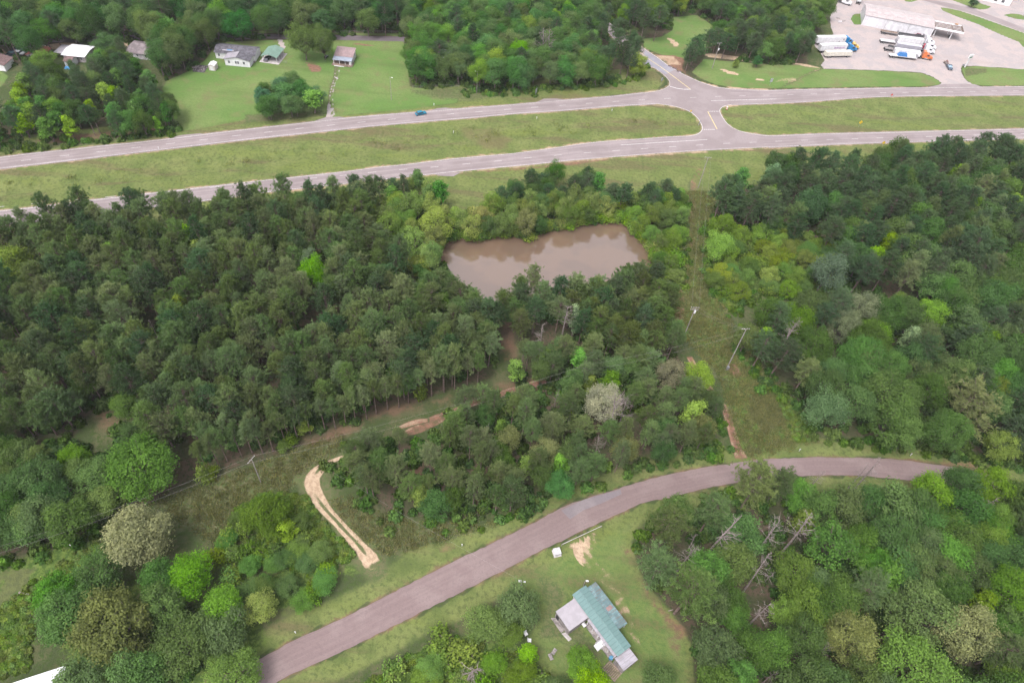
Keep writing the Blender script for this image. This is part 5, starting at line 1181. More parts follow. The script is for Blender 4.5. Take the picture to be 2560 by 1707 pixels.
it = scatter(weedp[:4]+weedp[5:], 1500, lambda x, y: (x, y, 0, (s := rnd.uniform(0.4, 1.1)), s, rnd.random()*6.28, rnd.randrange(4)), clumpy, blk+[(homey, 0)])
o = stand('brambles', 'yellow-green brambles in the clearings', 'brambles', it, [(m, BRIGHT) for m in LOWB]); o.color = (0.098, 0.145, 0.042, 1)
medp = [poly_of(far_s+med_w[:3], near_n), poly_of(far_s2, near_n2)]
it = scatter(medp, 1500, lambda x, y: (x, y, -0.25, (s := rnd.uniform(0.8, 2.0)), s*rnd.uniform(0.35, 0.6), rnd.random()*6.28, rnd.randrange(4)), lambda a, b: np.abs(ldist(((resample(medp[0][:len(far_s)+3], n=40)+resample([tuple(p) for p in near_n], n=40))/2).tolist(), a, b)) < rng.gamma(1.2, 3.0, len(a)), blk)
o = stand('median_weeds', 'darker rough weeds along the ditch of the left median', 'weeds', it, [(m, OLIVE) for m in TUFTS]); o.color = (0.105, 0.125, 0.050, 1)
fieldp = [pts(C5, (340, 1080), (480, 1050), (620, 1150), (900, 1230), (1500, 1230), (1300, 1300), (1050, 1380), (900, 1420), (700, 1440), (560, 1350), (420, 1200)), pts(C4, (700, 700), (900, 640), (1100, 560), (1400, 450), (1671, 360), (1671, 440), (1480, 540), (1400, 640), (1180, 900), (1050, 900), (850, 760)), cor, pts(V_, (1740, 900), (1800, 920), (1830, 975), (1770, 990), (1715, 960))]
it = scatter(fieldp, 3200, lambda x, y: (x, y, 0, (s := rnd.uniform(0.6, 1.4)), s*rnd.uniform(0.6, 1.3), rnd.random()*6.28, rnd.randrange(4)), None, blk+[(homey, 0)])
o = stand('dry_grass', 'dry brownish tufts of grass in the old field', 'dry grass', it, [(m, OLIVE) for m in TUFTS]); o.color = (0.135, 0.142, 0.070, 1)
med1 = poly_of(far_n, near_s)
# leafy fringe at the foot of forest edges
fr = []
for key in ('wedge', 'southeast', 'east', 'scrub', 'bank', 'willow', 'northwest', 'centre', 'west'):
    for x, y in resample(Z[key]['poly']+[Z[key]['poly'][0]], 2.6):
        for _ in range(2):
            a, b = x+rnd.gauss(0, 1.8), y+rnd.gauss(0, 1.8)
            if free(a, b, 1.5) and sdist(med1, np.array([a]), np.array([b]))[0] < 0: fr.append((a, b, 0, (s := rnd.uniform(0.8, 1.7)), s*rnd.uniform(1, 2.0), rnd.random()*6.28, rnd.randrange(4)))
o = stand('forest_edge_shrubs', 'leafy shrubs along the edges of the woods', 'shrubs', fr, [(m, LIGHT_C) for m in LOWB]); o.color = (0.07, 0.12, 0.036, 1)
# ------------------------------------------------------------------ buildings
def rect_of(p):
    p = [np.array(q[:2]) for q in p]; c = sum(p)/4; d = ((p[1]-p[0])+(p[2]-p[3]))/2; L = np.linalg.norm(d); d /= L; nrm = np.array([-d[1], d[0]])
    W = abs((((p[3]-p[0])+(p[2]-p[1]))/2)@nrm); return c[0], c[1], math.atan2(d[1], d[0]), L, W
WHITE = plain('white_siding', (0.74, 0.73, 0.74), 0.7, var=0.06, scale=0.8)
OFFWHITE = plain('aged_white_siding', (0.55, 0.53, 0.54), 0.75, var=0.15, scale=0.8)
GLASS = plain('dark_window_glass', (0.05, 0.055, 0.065), 0.12, var=0.05)
GREYW = plain('weathered_grey_wood', (0.27, 0.24, 0.23), 0.9, var=0.25, scale=1.2)
BROWNW = plain('brown_weathered_boards', (0.22, 0.16, 0.125), 0.9, var=0.25, scale=1.2)
SHINGLE = plain('charcoal_shingles', (0.105, 0.10, 0.115), 0.95, var=0.25, scale=0.8)
SHINGLE_T = plain('taupe_grey_shingles', (0.21, 0.175, 0.18), 0.95, var=0.2, scale=0.5)
GREEN_M = seamed('teal_green_sheet_metal', (0.135, 0.225, 0.215), 0, 0.9, streak=0.05, var=0.04)
GREEN_W = seamed('weathered_teal_sheet_metal', (0.15, 0.235, 0.245), 0, 0.9, streak=0.6, var=0.2)
GALV = seamed('light_grey_sheet_metal', (0.34, 0.32, 0.35), 0, 0.8, streak=0.25)
GALV_B = seamed('blue_grey_sheet_metal', (0.27, 0.31, 0.37), 0, 0.8, streak=0.2)
RUST_M = seamed('faded_red_sheet_metal', (0.30, 0.215, 0.215), 0, 0.8, streak=0.5)
RED_M = seamed('rusty_red_sheet_metal', (0.34, 0.10, 0.09), 0, 0.8, streak=0.3)
WHITE_M = seamed('white_sheet_metal', (0.78, 0.78, 0.80), 0, 0.9, streak=0.05)
TAUPE_M = seamed('taupe_sheet_metal_roof', (0.43, 0.375, 0.365), 0, 1.2, streak=0.12)
WALL_M = seamed('white_ribbed_metal_wall', (0.68, 0.67, 0.69), 0, 0.9, streak=0.03)
CONC = plain('pale_concrete', (0.46, 0.42, 0.41), 0.9, var=0.12, scale=0.6)
DARK = plain('dark_rubber_and_metal', (0.03, 0.03, 0.033), 0.8, var=0.1)  # near-even dark colour for tyres, chassis, doors and trim
STEEL = plain('galvanised_steel', (0.42, 0.42, 0.44), 0.45, 0.6, var=0.1)
POLEW = plain('grey_utility_pole_wood', (0.33, 0.295, 0.27), 0.9, var=0.18, scale=1)

def window(parent, x, y, z, w, h, side='y', sgn=-1):
    t = 0.05
    fr = MB()
    for dx, dz, ww, hh in ((0, h/2+0.04, w+0.16, 0.08), (0, -h/2-0.04, w+0.16, 0.08), (-w/2-0.04, 0, 0.08, h), (w/2+0.04, 0, 0.08, h), (0, 0, w, 0.05)):
        if side == 'y': fr.box(x+dx, y+sgn*t*0.5, z+dz-hh/2, ww, t, hh)
        else: fr.box(x+sgn*t*0.5, y+dx, z+dz-hh/2, t, ww, hh)
    f = fr.build('window', WHITE, parent)
    pn = MB(); pn.box(x, y+sgn*0.012, z-h/2, w, 0.02, h) if side == 'y' else pn.box(x+sgn*0.012, y, z-h/2, 0.02, w, h)
    pn.build('pane', GLASS, f); return f
def gable(parent, x0, x1, y0, y1, hw, hr, wallm, roofm, ridge='x', ov=0.35, th=0.12, z0=0.0):
    cx, cy = (x0+x1)/2, (y0+y1)/2
    if ridge == 'x':
        MB().prism([(y0, z0), (y1, z0), (y1, hw), (cy, hr), (y0, hw)], x0, x1, 'x').build('wall', wallm, parent)
        s = (hr-hw)/((y1-y0)/2); e = ov*s; g = 0.012
        for sg, ya in ((1, y0), (-1, y1)):
            MB().prism([(ya-sg*ov, hw-e+g), (cy, hr+g), (cy, hr+g+th), (ya-sg*ov, hw-e+g+th)], x0-ov, x1+ov, 'x').build('roof', roofm, parent)
    else:
        MB().prism([(x0, z0), (x1, z0), (x1, hw), (cx, hr), (x0, hw)], y0, y1, 'y').build('wall', wallm, parent)
        s = (hr-hw)/((x1-x0)/2); e = ov*s; g = 0.012
        for sg, xa in ((1, x0), (-1, x1)):
            MB().prism([(xa-sg*ov, hw-e+g), (cx, hr+g), (cx, hr+g+th), (xa-sg*ov, hw-e+g+th)], y0-ov, y1+ov, 'y').build('roof', roofm, parent)
def base(f, a, b):
    p, q = np.array(f(*a)), np.array(f(*b)); d = q-p; return p, math.atan2(d[1], d[0]), np.linalg.norm(d)

# --- green roofed home near the bottom
cx, cy, ang, L, W = rect_of(pts(GH, (400, 350), (1020, 1190), (1180, 1070), (555, 235), z=3.5))
home = thing('mobile_home', 'long green metal roofed home with grey box addition and side porch roof', 'house', (cx, cy, 0), ang)
ca, sa_ = math.cos(ang), math.sin(ang)
def loc(f, x, y, z=0.0):
    p = f(x, y, z); dx, dy = p[0]-cx, p[1]-cy; return (dx*ca+dy*sa_, -dx*sa_+dy*ca)
W = max(W, 3.9)
MB().box(0, 0, 0.5, L-0.7, W-0.6, 2.75).build('wall', OFFWHITE, home)
MB().box(0, 0, 0, L-0.9, W-0.8, 0.5).build('skirting', GREYW, home)
MB().prism([(-W/2, 3.28), (0, 3.5), (W/2, 3.28), (W/2, 3.36), (0, 3.6), (-W/2, 3.36)], -L/2, L/2, 'x').build('roof', GREEN_M, home)
MB().box(0, 0, 3.595, L, 0.22, 0.04).build('ridge_cap', plain('teal_cap', (0.14, 0.225, 0.215), 0.5), home)
def annex(nm, quad, z, wm, rm, slope=0.0, wall=True, posts=False, ins=0.25):
    q = [loc(GH, x, y, z) for x, y in quad]; xs = [a[0] for a in q]; ys = [a[1] for a in q]
    x0, x1, y0, y1 = (sorted(xs)[0]+sorted(xs)[1])/2, (sorted(xs)[2]+sorted(xs)[3])/2, (sorted(ys)[0]+sorted(ys)[1])/2, (sorted(ys)[2]+sorted(ys)[3])/2
    MB().prism([(y0, z-slope*(y0 < -1)), (y1, z-slope*(y1 > 1)), (y1, z-slope*(y1 > 1)+0.1), (y0, z-slope*(y0 < -1)+0.1)], x0, x1, 'x').build(nm, rm, home)
    if wall: MB().box((x0+x1)/2, (y0+y1)/2, 0, x1-x0-ins, y1-y0-ins, z-slope-0.03).build('annex_wall', wm, home)
    if posts:
        for k in range(posts):
            xx = x0+0.2+(x1-x0-0.4)*k/(posts-1); yy = y0+0.15 if abs(y0) > abs(y1) else y1-0.15
            MB().box(xx, yy, 0, 0.12, 0.12, z-slope-0.02).build('post', WHITE, home)
    return x0, x1, y0, y1
bx = annex('rear_roof', ((580, 255), (715, 190), (1140, 745), (1020, 840)), 2.95, OFFWHITE, GREEN_W, 0.25, False, 5)
MB().box(bx[0]+(bx[1]-bx[0])*0.4, (bx[2]+bx[3])/2, 0, (bx[1]-bx[0])*0.78, bx[3]-bx[2]-0.9, 2.6).build('annex_wall', BROWNW, home)
MB().box((bx[0]+bx[1])/2+0.8, (bx[2]+bx[3])/2, 3.02, 0.9, 1.4, 0.03).build('rust_patch', plain('rust_stain', (0.25, 0.17, 0.16), 0.9), home)
gx_ = annex('annex_roof', ((160, 590), (430, 400), (620, 662), (345, 858)), 3.05, GREYW, plain('pale_grey_flat_roof', (0.34, 0.315, 0.335), 0.7, var=0.05, scale=0.6), 0)
px_ = annex('porch_roof', ((600, 715), (640, 668), (1010, 1180), (962, 1208)), 2.85, OFFWHITE, GALV, 0.15, False, 6)
MB().box((px_[0]+px_[1])/2, (px_[2]+px_[3])/2, 0, px_[1]-px_[0]-0.2, abs(px_[3]-px_[2])+0.6, 0.55).build('porch_floor', GREYW, home)
ex_ = annex('lean_to_roof', ((962, 1212), (1172, 1092), (1272, 1235), (1090, 1420)), 2.75, GREYW, GALV, 0.0, True)
for k, xx in enumerate((-5.5, -2.6, 0.6, 3.4, 6.2)): window(home, xx, -W/2+0.3, 2.1, 0.9, 0.9, 'y', -1)
for k, xx in enumerate((4.8, 7.0)): window(home, xx, W/2-0.3, 2.1, 0.9, 0.9, 'y', 1)
MB().box(gx_[0]+0.9, gx_[2]+0.115, 0.2, 0.9, 0.05, 2.0).build('door', DARK, home)
# steps with a white rail
x, y = GH(775, 1035, 0.6); st = thing('porch_steps', 'white porch steps with landing on the side of the green roofed home', 'steps', (x, y, 0), ang)
for k in range(3): MB().box(0, -0.6-k*0.3, 0, 1.4, 0.3, 0.62-0.2*k).build('step', WHITE, st)
MB().box(0, 0.2, 0, 1.6, 1.3, 0.66).build('landing', WHITE, st)
for s_ in (-1, 1): MB().box(s_*0.75, -0.3, 0.66, 0.06, 1.6, 0.8).build('rail', OFFWHITE, st)
x, y = GH(545, 768, 0.5); t = thing('propane_tank', 'small white tank at the corner of the grey addition', 'tank', (x, y, 0), ang)
MB().tube((-0.5, 0, 0.55), (0.5, 0, 0.55), 0.42, n=12).build('tank_shell', WHITE, t)
for s_ in (-1, 1): MB().box(s_*0.3, 0, 0, 0.12, 0.7, 0.3).build('foot', STEEL, t)
MB().tube((0, 0, 0.95), (0, 0, 1.1), 0.1, n=8).build('valve_cap', STEEL, t)
x, y = GH(915, 1225, 0.4); t = thing('blue_barrel', 'blue plastic barrel beside the home porch', 'barrel', (x, y, 0))
MB().tube((0, 0, 0), (0, 0, 0.85), 0.5, 0.46, 14).build('shell', plain('blue_plastic', (0.05, 0.20, 0.38), 0.4), t)
MB().tube((0, 0, 0.852), (0, 0, 0.90), 0.44, 0.40, 14).build('lid', plain('light_blue_plastic', (0.12, 0.33, 0.52), 0.4), t)
for i, (a, b, w_, lab) in enumerate((((122, 672), (262, 872), 0.30, 'long grey board leaning along the grey addition'), ((262, 880), (360, 985), 0.26, 'pale board lying at the end of the long grey board'), ((585, 745), (770, 965), 0.16, 'weathered walkway rail beside the porch'))):
    p, q = GH(*a), GH(*b); n_b = thing('wooden_board', lab, 'board', ((p[0]+q[0])/2, (p[1]+q[1])/2, 0), math.atan2(q[1]-p[1], q[0]-p[0]))
    Lb = math.hypot(q[0]-p[0], q[1]-p[1])
    for k in range(3): MB().box(0.1*k-0.1, (k-1)*w_*1.1, 0.04+0.02*k, Lb*(1-0.06*k), w_, 0.08, rz=0.01*k).build('plank', GREYW if i != 1 else CONC, n_b)
# timber deck frame below the home
x, y = GH(930, 1400, 0.3); t = thing('wooden_deck', 'weathered slatted wooden deck below the barrel', 'deck', (x, y, 0), ang+0.15)
for k in range(9): MB().box(-1.6+0.4*k, 0, 0.35, 0.26, 2.6, 0.05).build('deck_board', BROWNW, t)
for a in (-1, 1):
    MB().box(0, a*1.1, 0.2, 3.6, 0.12, 0.14).build('joist', GREYW, t)
    for b in (-1, 1): MB().box(b*1.6, a*1.1, 0, 0.12, 0.12, 0.2).build('post', GREYW, t)
for i, (px, py) in enumerate(((118, 1150), (150, 1205), (360, 1300), (330, 1345))):
    x, y = HB(px, py); wht = i < 2
    t = thing('garden_chair', ('upper white garden chair in the brush left of the home', 'lower white garden chair in the brush left of the home', 'right striped lounge chair below the white chairs', 'left striped lounge chair below the white chairs')[i], 'chair', (x, y, 0), 0.6+i)
    m_ = WHITE if wht else GREYW
    MB().box(0, 0, 0.38, 0.75, 0.7 if wht else 1.3, 0.06).build('seat', m_, t); MB().box(0, 0.36 if wht else 0.7, 0.45, 0.75, 0.06, 0.6, shift=(0, 0.15)).build('backrest', m_, t)
    for a in (-1, 1):
        for b in (-1, 1): MB().box(a*0.33, b*0.3, 0, 0.06, 0.06, 0.37).build('leg', m_, t)
# utility box, gate pole, lamps
x, y = HB(383, 455); t = thing('utility_box', 'white square cabinet on the grass by the road', 'cabinet', (x, y, 0), 0.35)
MB().box(0, 0, 0.0, 1.9, 1.9, 0.12).build('plinth', CONC, t); MB().box(0, 0, 0.12, 1.6, 1.6, 1.15).build('housing', WHITE, t); MB().box(0, 0, 1.27, 1.7, 1.7, 0.1, taper=(0.9, 0.9)).build('lid', OFFWHITE, t)
MB().box(0, -0.815, 0.3, 1.2, 0.03, 0.8).build('door_panel', OFFWHITE, t); MB().box(0.1, 0.1, 1.37, 0.5, 0.4, 0.08).build('vent', CONC, t)
p, q = HB(425, 392), HB(762, 235); Lg = math.hypot(q[0]-p[0], q[1]-p[1])
t = thing('gate_pole', 'long pale pole gate across the sandy driveway', 'gate', ((p[0]+q[0])/2, (p[1]+q[1])/2, 0), math.atan2(q[1]-p[1], q[0]-p[0]))
MB().tube((-Lg/2, 0, 0.85), (Lg/2, 0, 0.85), 0.09, 0.07, 8).build('bar', CONC, t)
for s_ in (-1, 1): MB().box(s_*Lg/2, 0, 0, 0.16, 0.16, 0.95).build('post', GREYW, t)

def lamp_pole(name, label, b, h, arm=1.0, head=True, az=0.0, r=0.11, m=POLEW):
    t = thing(name, label, 'yard lamp' if head else 'pole', (b[0], b[1], 0), az)
    MB().tube((0, 0, 0), (0, 0, h), r, r*0.7, 8).build('pole', m, t)
    if head:
        MB().tube((0, 0, h-0.4), (arm, 0, h-0.1), 0.035, n=6).build('arm', STEEL, t)
        MB().box(arm+0.15, 0, h-0.2, 0.6, 0.38, 0.16, taper=(0.7, 0.7)).build('lamp_head', WHITE, t)
    return t
t = lamp_pole('yard_lamp', 'short yard lamp with two white reflectors beside the round green tree', HB(75, 745), 3.5, 0.4)
MB().box(-0.45, 0.1, 3.15, 0.7, 0.5, 0.14, taper=(0.6, 0.6)).build('lamp_head', WHITE, t)
lamp_pole('yard_lamp', 'yard lamp with white dish at the upper end of the green roof', HB(612, 735), 3.3, 0.3)
lamp_pole('yard_lamp', 'light pole standing on the big lawn with white lamp', R2(1235, 915), 10.5, 0.8, az=-0.3)
lamp_pole('yard_lamp', 'light pole with bright white lamp in front of the bare trunk', R2(2012, 850), 10.0, 0.8, az=2.9)

# --- power poles
def power_pole(label, b, h, arms=1, az=0.0, r=0.17):
    t = thing('power_pole', label, 'power pole', (b[0], b[1], 0), az, None)
    MB().tube((0, 0, 0), (0, 0, h), r, r*0.6, 8).build('pole', POLEW, t)
    for k in range(arms):
        z = h-0.35-0.9*k
        a = MB().box(0, 0.2, z, 2.5, 0.11, 0.14).build('crossarm', GREYW, t)
        for s_ in (-1.1, -0.45, 0.45, 1.1):
            MB().tube((s_, 0.2, z+0.14), (s_, 0.2, z+0.32), 0.06, 0.04, 6).build('insulator', WHITE, a)
    return t
pA, pB, pC, pD = land(1815, 925), land(1745, 470), V_(1600, 880), C4(1268, 595)
hA, hB_, hD = 18.4, 13.8, 11.0
tA = power_pole('tall leaning looking power pole standing in the reddish patch of the corridor', pA, hA, 1, 0.2)
tC = MB().box(0.0, -0.35, 1.2, 0.7, 0.5, 0.9).build('transformer', STEEL, tA)
MB().box(0.5, 0.2, 0, 0.5, 0.45, 0.55).build('meter_box', WHITE, tA)
tB = power_pole('power pole with crossarm at the highway end of the corridor', pB, hB_, 1, 0.05)
pole_c = crop(1700, 380, 860/2325)(105, 1050, 13.0); tCp = power_pole('power pole with wide white crossarm in the middle of the corridor', pole_c, 13.0, 2, 0.1)
MB().tube((0.35, 0, 10.6), (0.35, 0, 11.6), 0.26, n=10).build('transformer', WHITE, tCp)
tD = power_pole('power pole on the litter strip in front of the slender pines', pD, hD, 1, 1.2, 0.15)
pE = C6(1330, 0); 
pF, pG = R3(1825, 625), R4(240, 460)
tF = power_pole('power pole with crossarm beside the broad dark pines', pF, 12.5, 1, 0.3); MB().box(0.3, -0.2, 9.0, 0.4, 0.4, 0.9).build('transformer', WHITE, tF)
tG = power_pole('power pole with crossarm at the edge of the wood by the truck yard', pG, 10.5, 1, 0.5)
pI = C4(-250, 1130); pJ = V_(1330, 900); pK = (pB[0]+2, pB[1]+120)
def wire(label, a, b, sag=1.2, r=0.009, n=14):
    P = []
    for i in range(n+1):
        t = i/n; P.append((a[0]+(b[0]-a[0])*t, a[1]+(b[1]-a[1])*t, a[2]+(b[2]-a[2])*t-4*sag*t*(1-t)))
    mb = MB()
    for i in range(n): mb.tube(P[i], P[i+1], r, n=4, cap=False)
    o = mb.build('overhead_wire', CONC); tag(o, label, 'wire', 'overhead power wires'); return o
for s_, w_ in ((-1.1, 'outer'), (1.1, 'inner')):
    wire(f'{w_} overhead wire from the litter strip pole to the left edge', (pD[0]+s_*0.3, pD[1]+s_, hD), (pI[0]+s_*0.3, pI[1]+s_, 10.5), 2.0)
    wire(f'{w_} overhead wire from the litter strip pole over the wedge', (pD[0]+s_*0.3, pD[1]+s_, hD), (pJ[0]+s_*0.3, pJ[1]+s_, 11), 2.0)
    wire(f'{w_} overhead wire from the wedge to the corridor pole', (pJ[0]+s_*0.3, pJ[1]+s_, 11), (pA[0]+s_*0.3, pA[1]+s_, hA-0.4), 1.5)
    wire(f'{"left" if s_ < 0 else "right"} overhead wire along the corridor, near half', (pA[0]+s_, pA[1], hA-0.2), (pole_c[0]+s_, pole_c[1], 12.9), 1.0)
    wire(f'{"left" if s_ < 0 else "right"} overhead wire along the corridor, far half', (pole_c[0]+s_, pole_c[1], 12.9), (pB[0]+s_, pB[1], hB_-0.1), 1.0)
pJt = power_pole('power pole hidden among the pines at the top of the wedge', pJ, 11.2, 1, 1.2, 0.14)
pS = HB(75, 745); pR = C5(260, 990)
wire('service wire from the yard lamp across the country road', (pS[0], pS[1], 3.5), (C5(380, 965)[0], C5(380, 965)[1], 5.0), 1.0)

# --- truck yard building
pL, pR_ = np.array(TB(190, 510)), np.array(TB(1560, 780)); dv = pR_-pL; Lb = np.linalg.norm(dv); ab = math.atan2(dv[1], dv[0]); dv /= Lb; nv = np.array([-dv[1], dv[0]])
eave = 5.4
far_c = np.array(TB(1662, 345, 5.4)); depth = float((far_c-pL)@nv); depth = min(max(depth, 16), 34)
bl = thing('warehouse', 'long white metal warehouse with taupe roof in the truck yard', 'warehouse', (pL[0], pL[1], 0), ab)
MB().prism([(0, 0), (depth, 0), (depth, eave), (depth*0.5, eave+1.3), (0, eave)], 0, Lb, 'x').build('wall', WALL_M, bl)
for ya, yb in ((-0.3, depth*0.5), (depth+0.3, depth*0.5)):
    za = eave-0.015
    MB().prism([(ya, za), (yb, eave+1.32), (yb, eave+1.5), (ya, za+0.16)], -0.3, Lb+0.3, 'x').build('roof', TAUPE_M, bl)
for k in (0.33, 0.66): MB().box(Lb*k, -0.06, 0, 0.14, 0.10, eave-0.1).build('downpipe', STEEL, bl)
MB().box(Lb-0.08, -0.12, 0, 0.5, 0.16, eave-0.1).build('corner_trim', WHITE, bl)
MB().box(0.1, -0.12, 0, 0.4, 0.16, eave-0.1).build('corner_trim', WHITE, bl)
for k, (a, b) in enumerate(((0.06, 0.2), (0.36, 0.41))): MB().box(Lb*(a+b)/2, -0.03, 0.3, Lb*(b-a), 0.05, 4.2).build('wall_panel', WHITE, bl)
for i in range(4):
    x_ = Lb*(0.12+0.19*i); s_ = (1.3)/(depth*0.5); yy = depth*0.22
    MB().box(x_, yy, eave+yy*s_+0.12, 3.4, 0.5, 0.10).build('roof_vent', plain('roof_vent_grey', (0.34, 0.31, 0.31), 0.8), bl)
# white canopy with open beams on the right end
MBc = MB()
can = thing('loading_canopy', 'white canopy with open dark roof beams at the right end of the warehouse', 'canopy', (pR_[0], pR_[1], 0), ab)
cl, cd, cz = 15.0, 9.0, 4.3
o_ = (1.0, 3.0)
MB().box(o_[0]+cl/2, o_[1], cz, cl, 0.25, 0.9).build('fascia', WHITE, can); MB().box(o_[0]+cl/2, o_[1]+cd, cz, cl, 0.25, 0.9).build('fascia', WHITE, can)
MB().box(o_[0]+cl-0.1, o_[1]+cd/2, cz, 0.25, cd-0.3, 0.9).build('fascia', BROWNW, can); MB().box(o_[0]+0.1, o_[1]+cd/2, cz, 0.25, cd-0.3, 0.9).build('fascia', BROWNW, can)
for k in range(4): MB().box(o_[0]+cl/2, o_[1]+1.8*(k+1), cz+0.5, cl-0.6, 0.28, 0.3).build('roof_beam', BROWNW, can)
MB().box(o_[0]+cl*0.64, o_[1]+cd/2, cz+0.35, 0.3, cd-0.4, 0.13).build('cross_beam', BROWNW, can)
MB().box(o_[0]+cl/2, o_[1]+cd/2, cz+0.02, cl-0.6, cd-0.4, 0.1).build('soffit', OFFWHITE, can)
for a in (0.10, 0.66):
    for b in (0.12, 0.88): MB().box(o_[0]+cl*a, o_[1]+cd*b, 0, 0.35, 0.35, cz-0.01).build('post', WHITE, can)
MB().box(o_[0]+cl*0.8, o_[1]+cd*0.98, cz+0.9, 1.6, 0.6, 0.5).build('roof_unit', plain('rusty_orange_unit', (0.45, 0.25, 0.12), 0.8), can)
x, y = TB(1960, 770); t = thing('tyre_stack', 'dark stack of tyres under the loading canopy', 'tyres', (x, y, 0))
for k in range(5): MB().tube((0, 0, 0.01+0.27*k), (0, 0, 0.26+0.27*k), 0.6, n=14).build('tyre', DARK, t)
# white building at the top right corner
p = TR(1640, 92); t = thing('filling_station', 'white flat roofed building cut by the top right corner', 'building', (p[0]-16, p[1]+1, 0), -0.28)
MB().box(8, 7, 0, 17, 13, 4.3).build('wall', WHITE, t); MB().box(8, 7, 4.31, 17.6, 13.6, 0.4).build('roof', WHITE_M, t)
for k in range(3): window(t, 4+4*k, 0.5, 1.8, 1.6, 1.4)
for i, (px, py, c_) in enumerate(((1790, 10, (0.35, 0.33, 0.33)), (1880, 10, (0.10, 0.28, 0.5)))):
    x, y = TR(px, py); t = thing('fuel_pump' , ('grey', 'blue')[i]+' pump box beside the white corner building', 'pump', (x, y, 0))
    MB().box(0, 0, 0.15, 0.9, 0.6, 1.6).build('cabinet', plain('pump'+str(i), c_, 0.5), t); MB().box(0, 0, 0, 1.4, 1.0, 0.15).build('island', CONC, t)

# --- far homes
p, a_, Lh = base(HM, (450, 552), (783, 580)); a_ = a_
mh = thing('white_house', 'white house with dark shingle roof and grey patched wing on the lawn', 'house', (p[0], p[1], 0), a_*0.5)
ca2, sa2 = math.cos(a_*0.5), math.sin(a_*0.5)
def lw(f, x, y, z=0):
    q = f(x, y, z); dx, dy = q[0]-p[0], q[1]-p[1]; return dx*ca2+dy*sa2, -dx*sa2+dy*ca2
xl, xr = lw(HM, 315, 470)[0], lw(HM, 855, 500)[0]
gable(mh, xl, xr, 5.2, 13.0, 2.9, 4.3, WHITE, SHINGLE, 'x', 0.4)
gable(mh, 0, Lh, 0, 5.6, 2.9, 4.1, WHITE, SHINGLE, 'y', 0.35)
s_w = 1.2/(Lh/2)
MB().prism([(-0.3, 2.97), (Lh/2-0.02, 4.27), (Lh/2-0.02, 4.31), (-0.3, 3.01)], -0.34, 5.0, 'y').build('roof_patch', GALV, mh)
MB().box((xl+xr)/2-3.0, 7.2, 3.55, 5.0, 3.0, 0.06, shift=(0, 0)).build('roof_patch', GALV, mh)
blue = plain('blue_tarp', (0.10, 0.25, 0.45), 0.6)
MB().box((xl+xr)/2-2.4, 7.0, 3.63, 2.2, 1.6, 0.05).build('tarp', blue, mh)
for xx in (Lh*0.17, Lh*0.45, Lh*0.53, Lh*0.77): window(mh, xx, 0, 1.7, 0.9, 1.1)
for xx in (xl+1.6,): window(mh, xx, 5.2, 1.7, 0.9, 1.1)
MB().box(xr-1.2, 5.0, 0, 2.4, 1.2, 0.5).build('step', GREYW, mh)
p, a_, Ls = base(HM, (232, 622), (318, 622)); sh = thing('storage_shed', 'small white storage shed beside the charred pad', 'shed', (p[0], p[1], 0), 0)
gable(sh, 0, Ls, 0, 3.2, 2.3, 2.8, plain('cream_siding', (0.60, 0.53, 0.50), 0.7, var=0.06), WHITE_M, 'y', 0.12, 0.08)
MB().box(Ls/2, -0.03, 0.1, Ls*0.5, 0.05, 1.9).build('door', WHITE, sh)
pad = pts(HM, (5, 640), (60, 552), (215, 562), (165, 655)); cpx, cpy = np.mean(pad, axis=0)
t = thing('burnt_pad', 'charred grey rectangular pad with debris left of the shed', 'pad', (cpx, cpy, 0))
mb = MB(); mb.add([(a-cpx, b-cpy, 0.02) for a, b in pad]+[(a-cpx, b-cpy, 0.14) for a, b in pad], [(0, 1, 2, 3), (4, 5, 6, 7), (0, 1, 5, 4), (1, 2, 6, 5), (2, 3, 7, 6), (3, 0, 4, 7)]); mb.build('slab', plain('charred', (0.10, 0.085, 0.09), 0.95, var=0.35, scale=0.8), t)
mb = MB()
for _ in range(26): mb.box(rnd.uniform(-3, 3), rnd.uniform(-2, 2), 0.15, rnd.uniform(.2, 1.4), rnd.uniform(.15, .5), rnd.uniform(.05, .4), rz=rnd.random()*3)
mb.build('debris', GREYW, t)
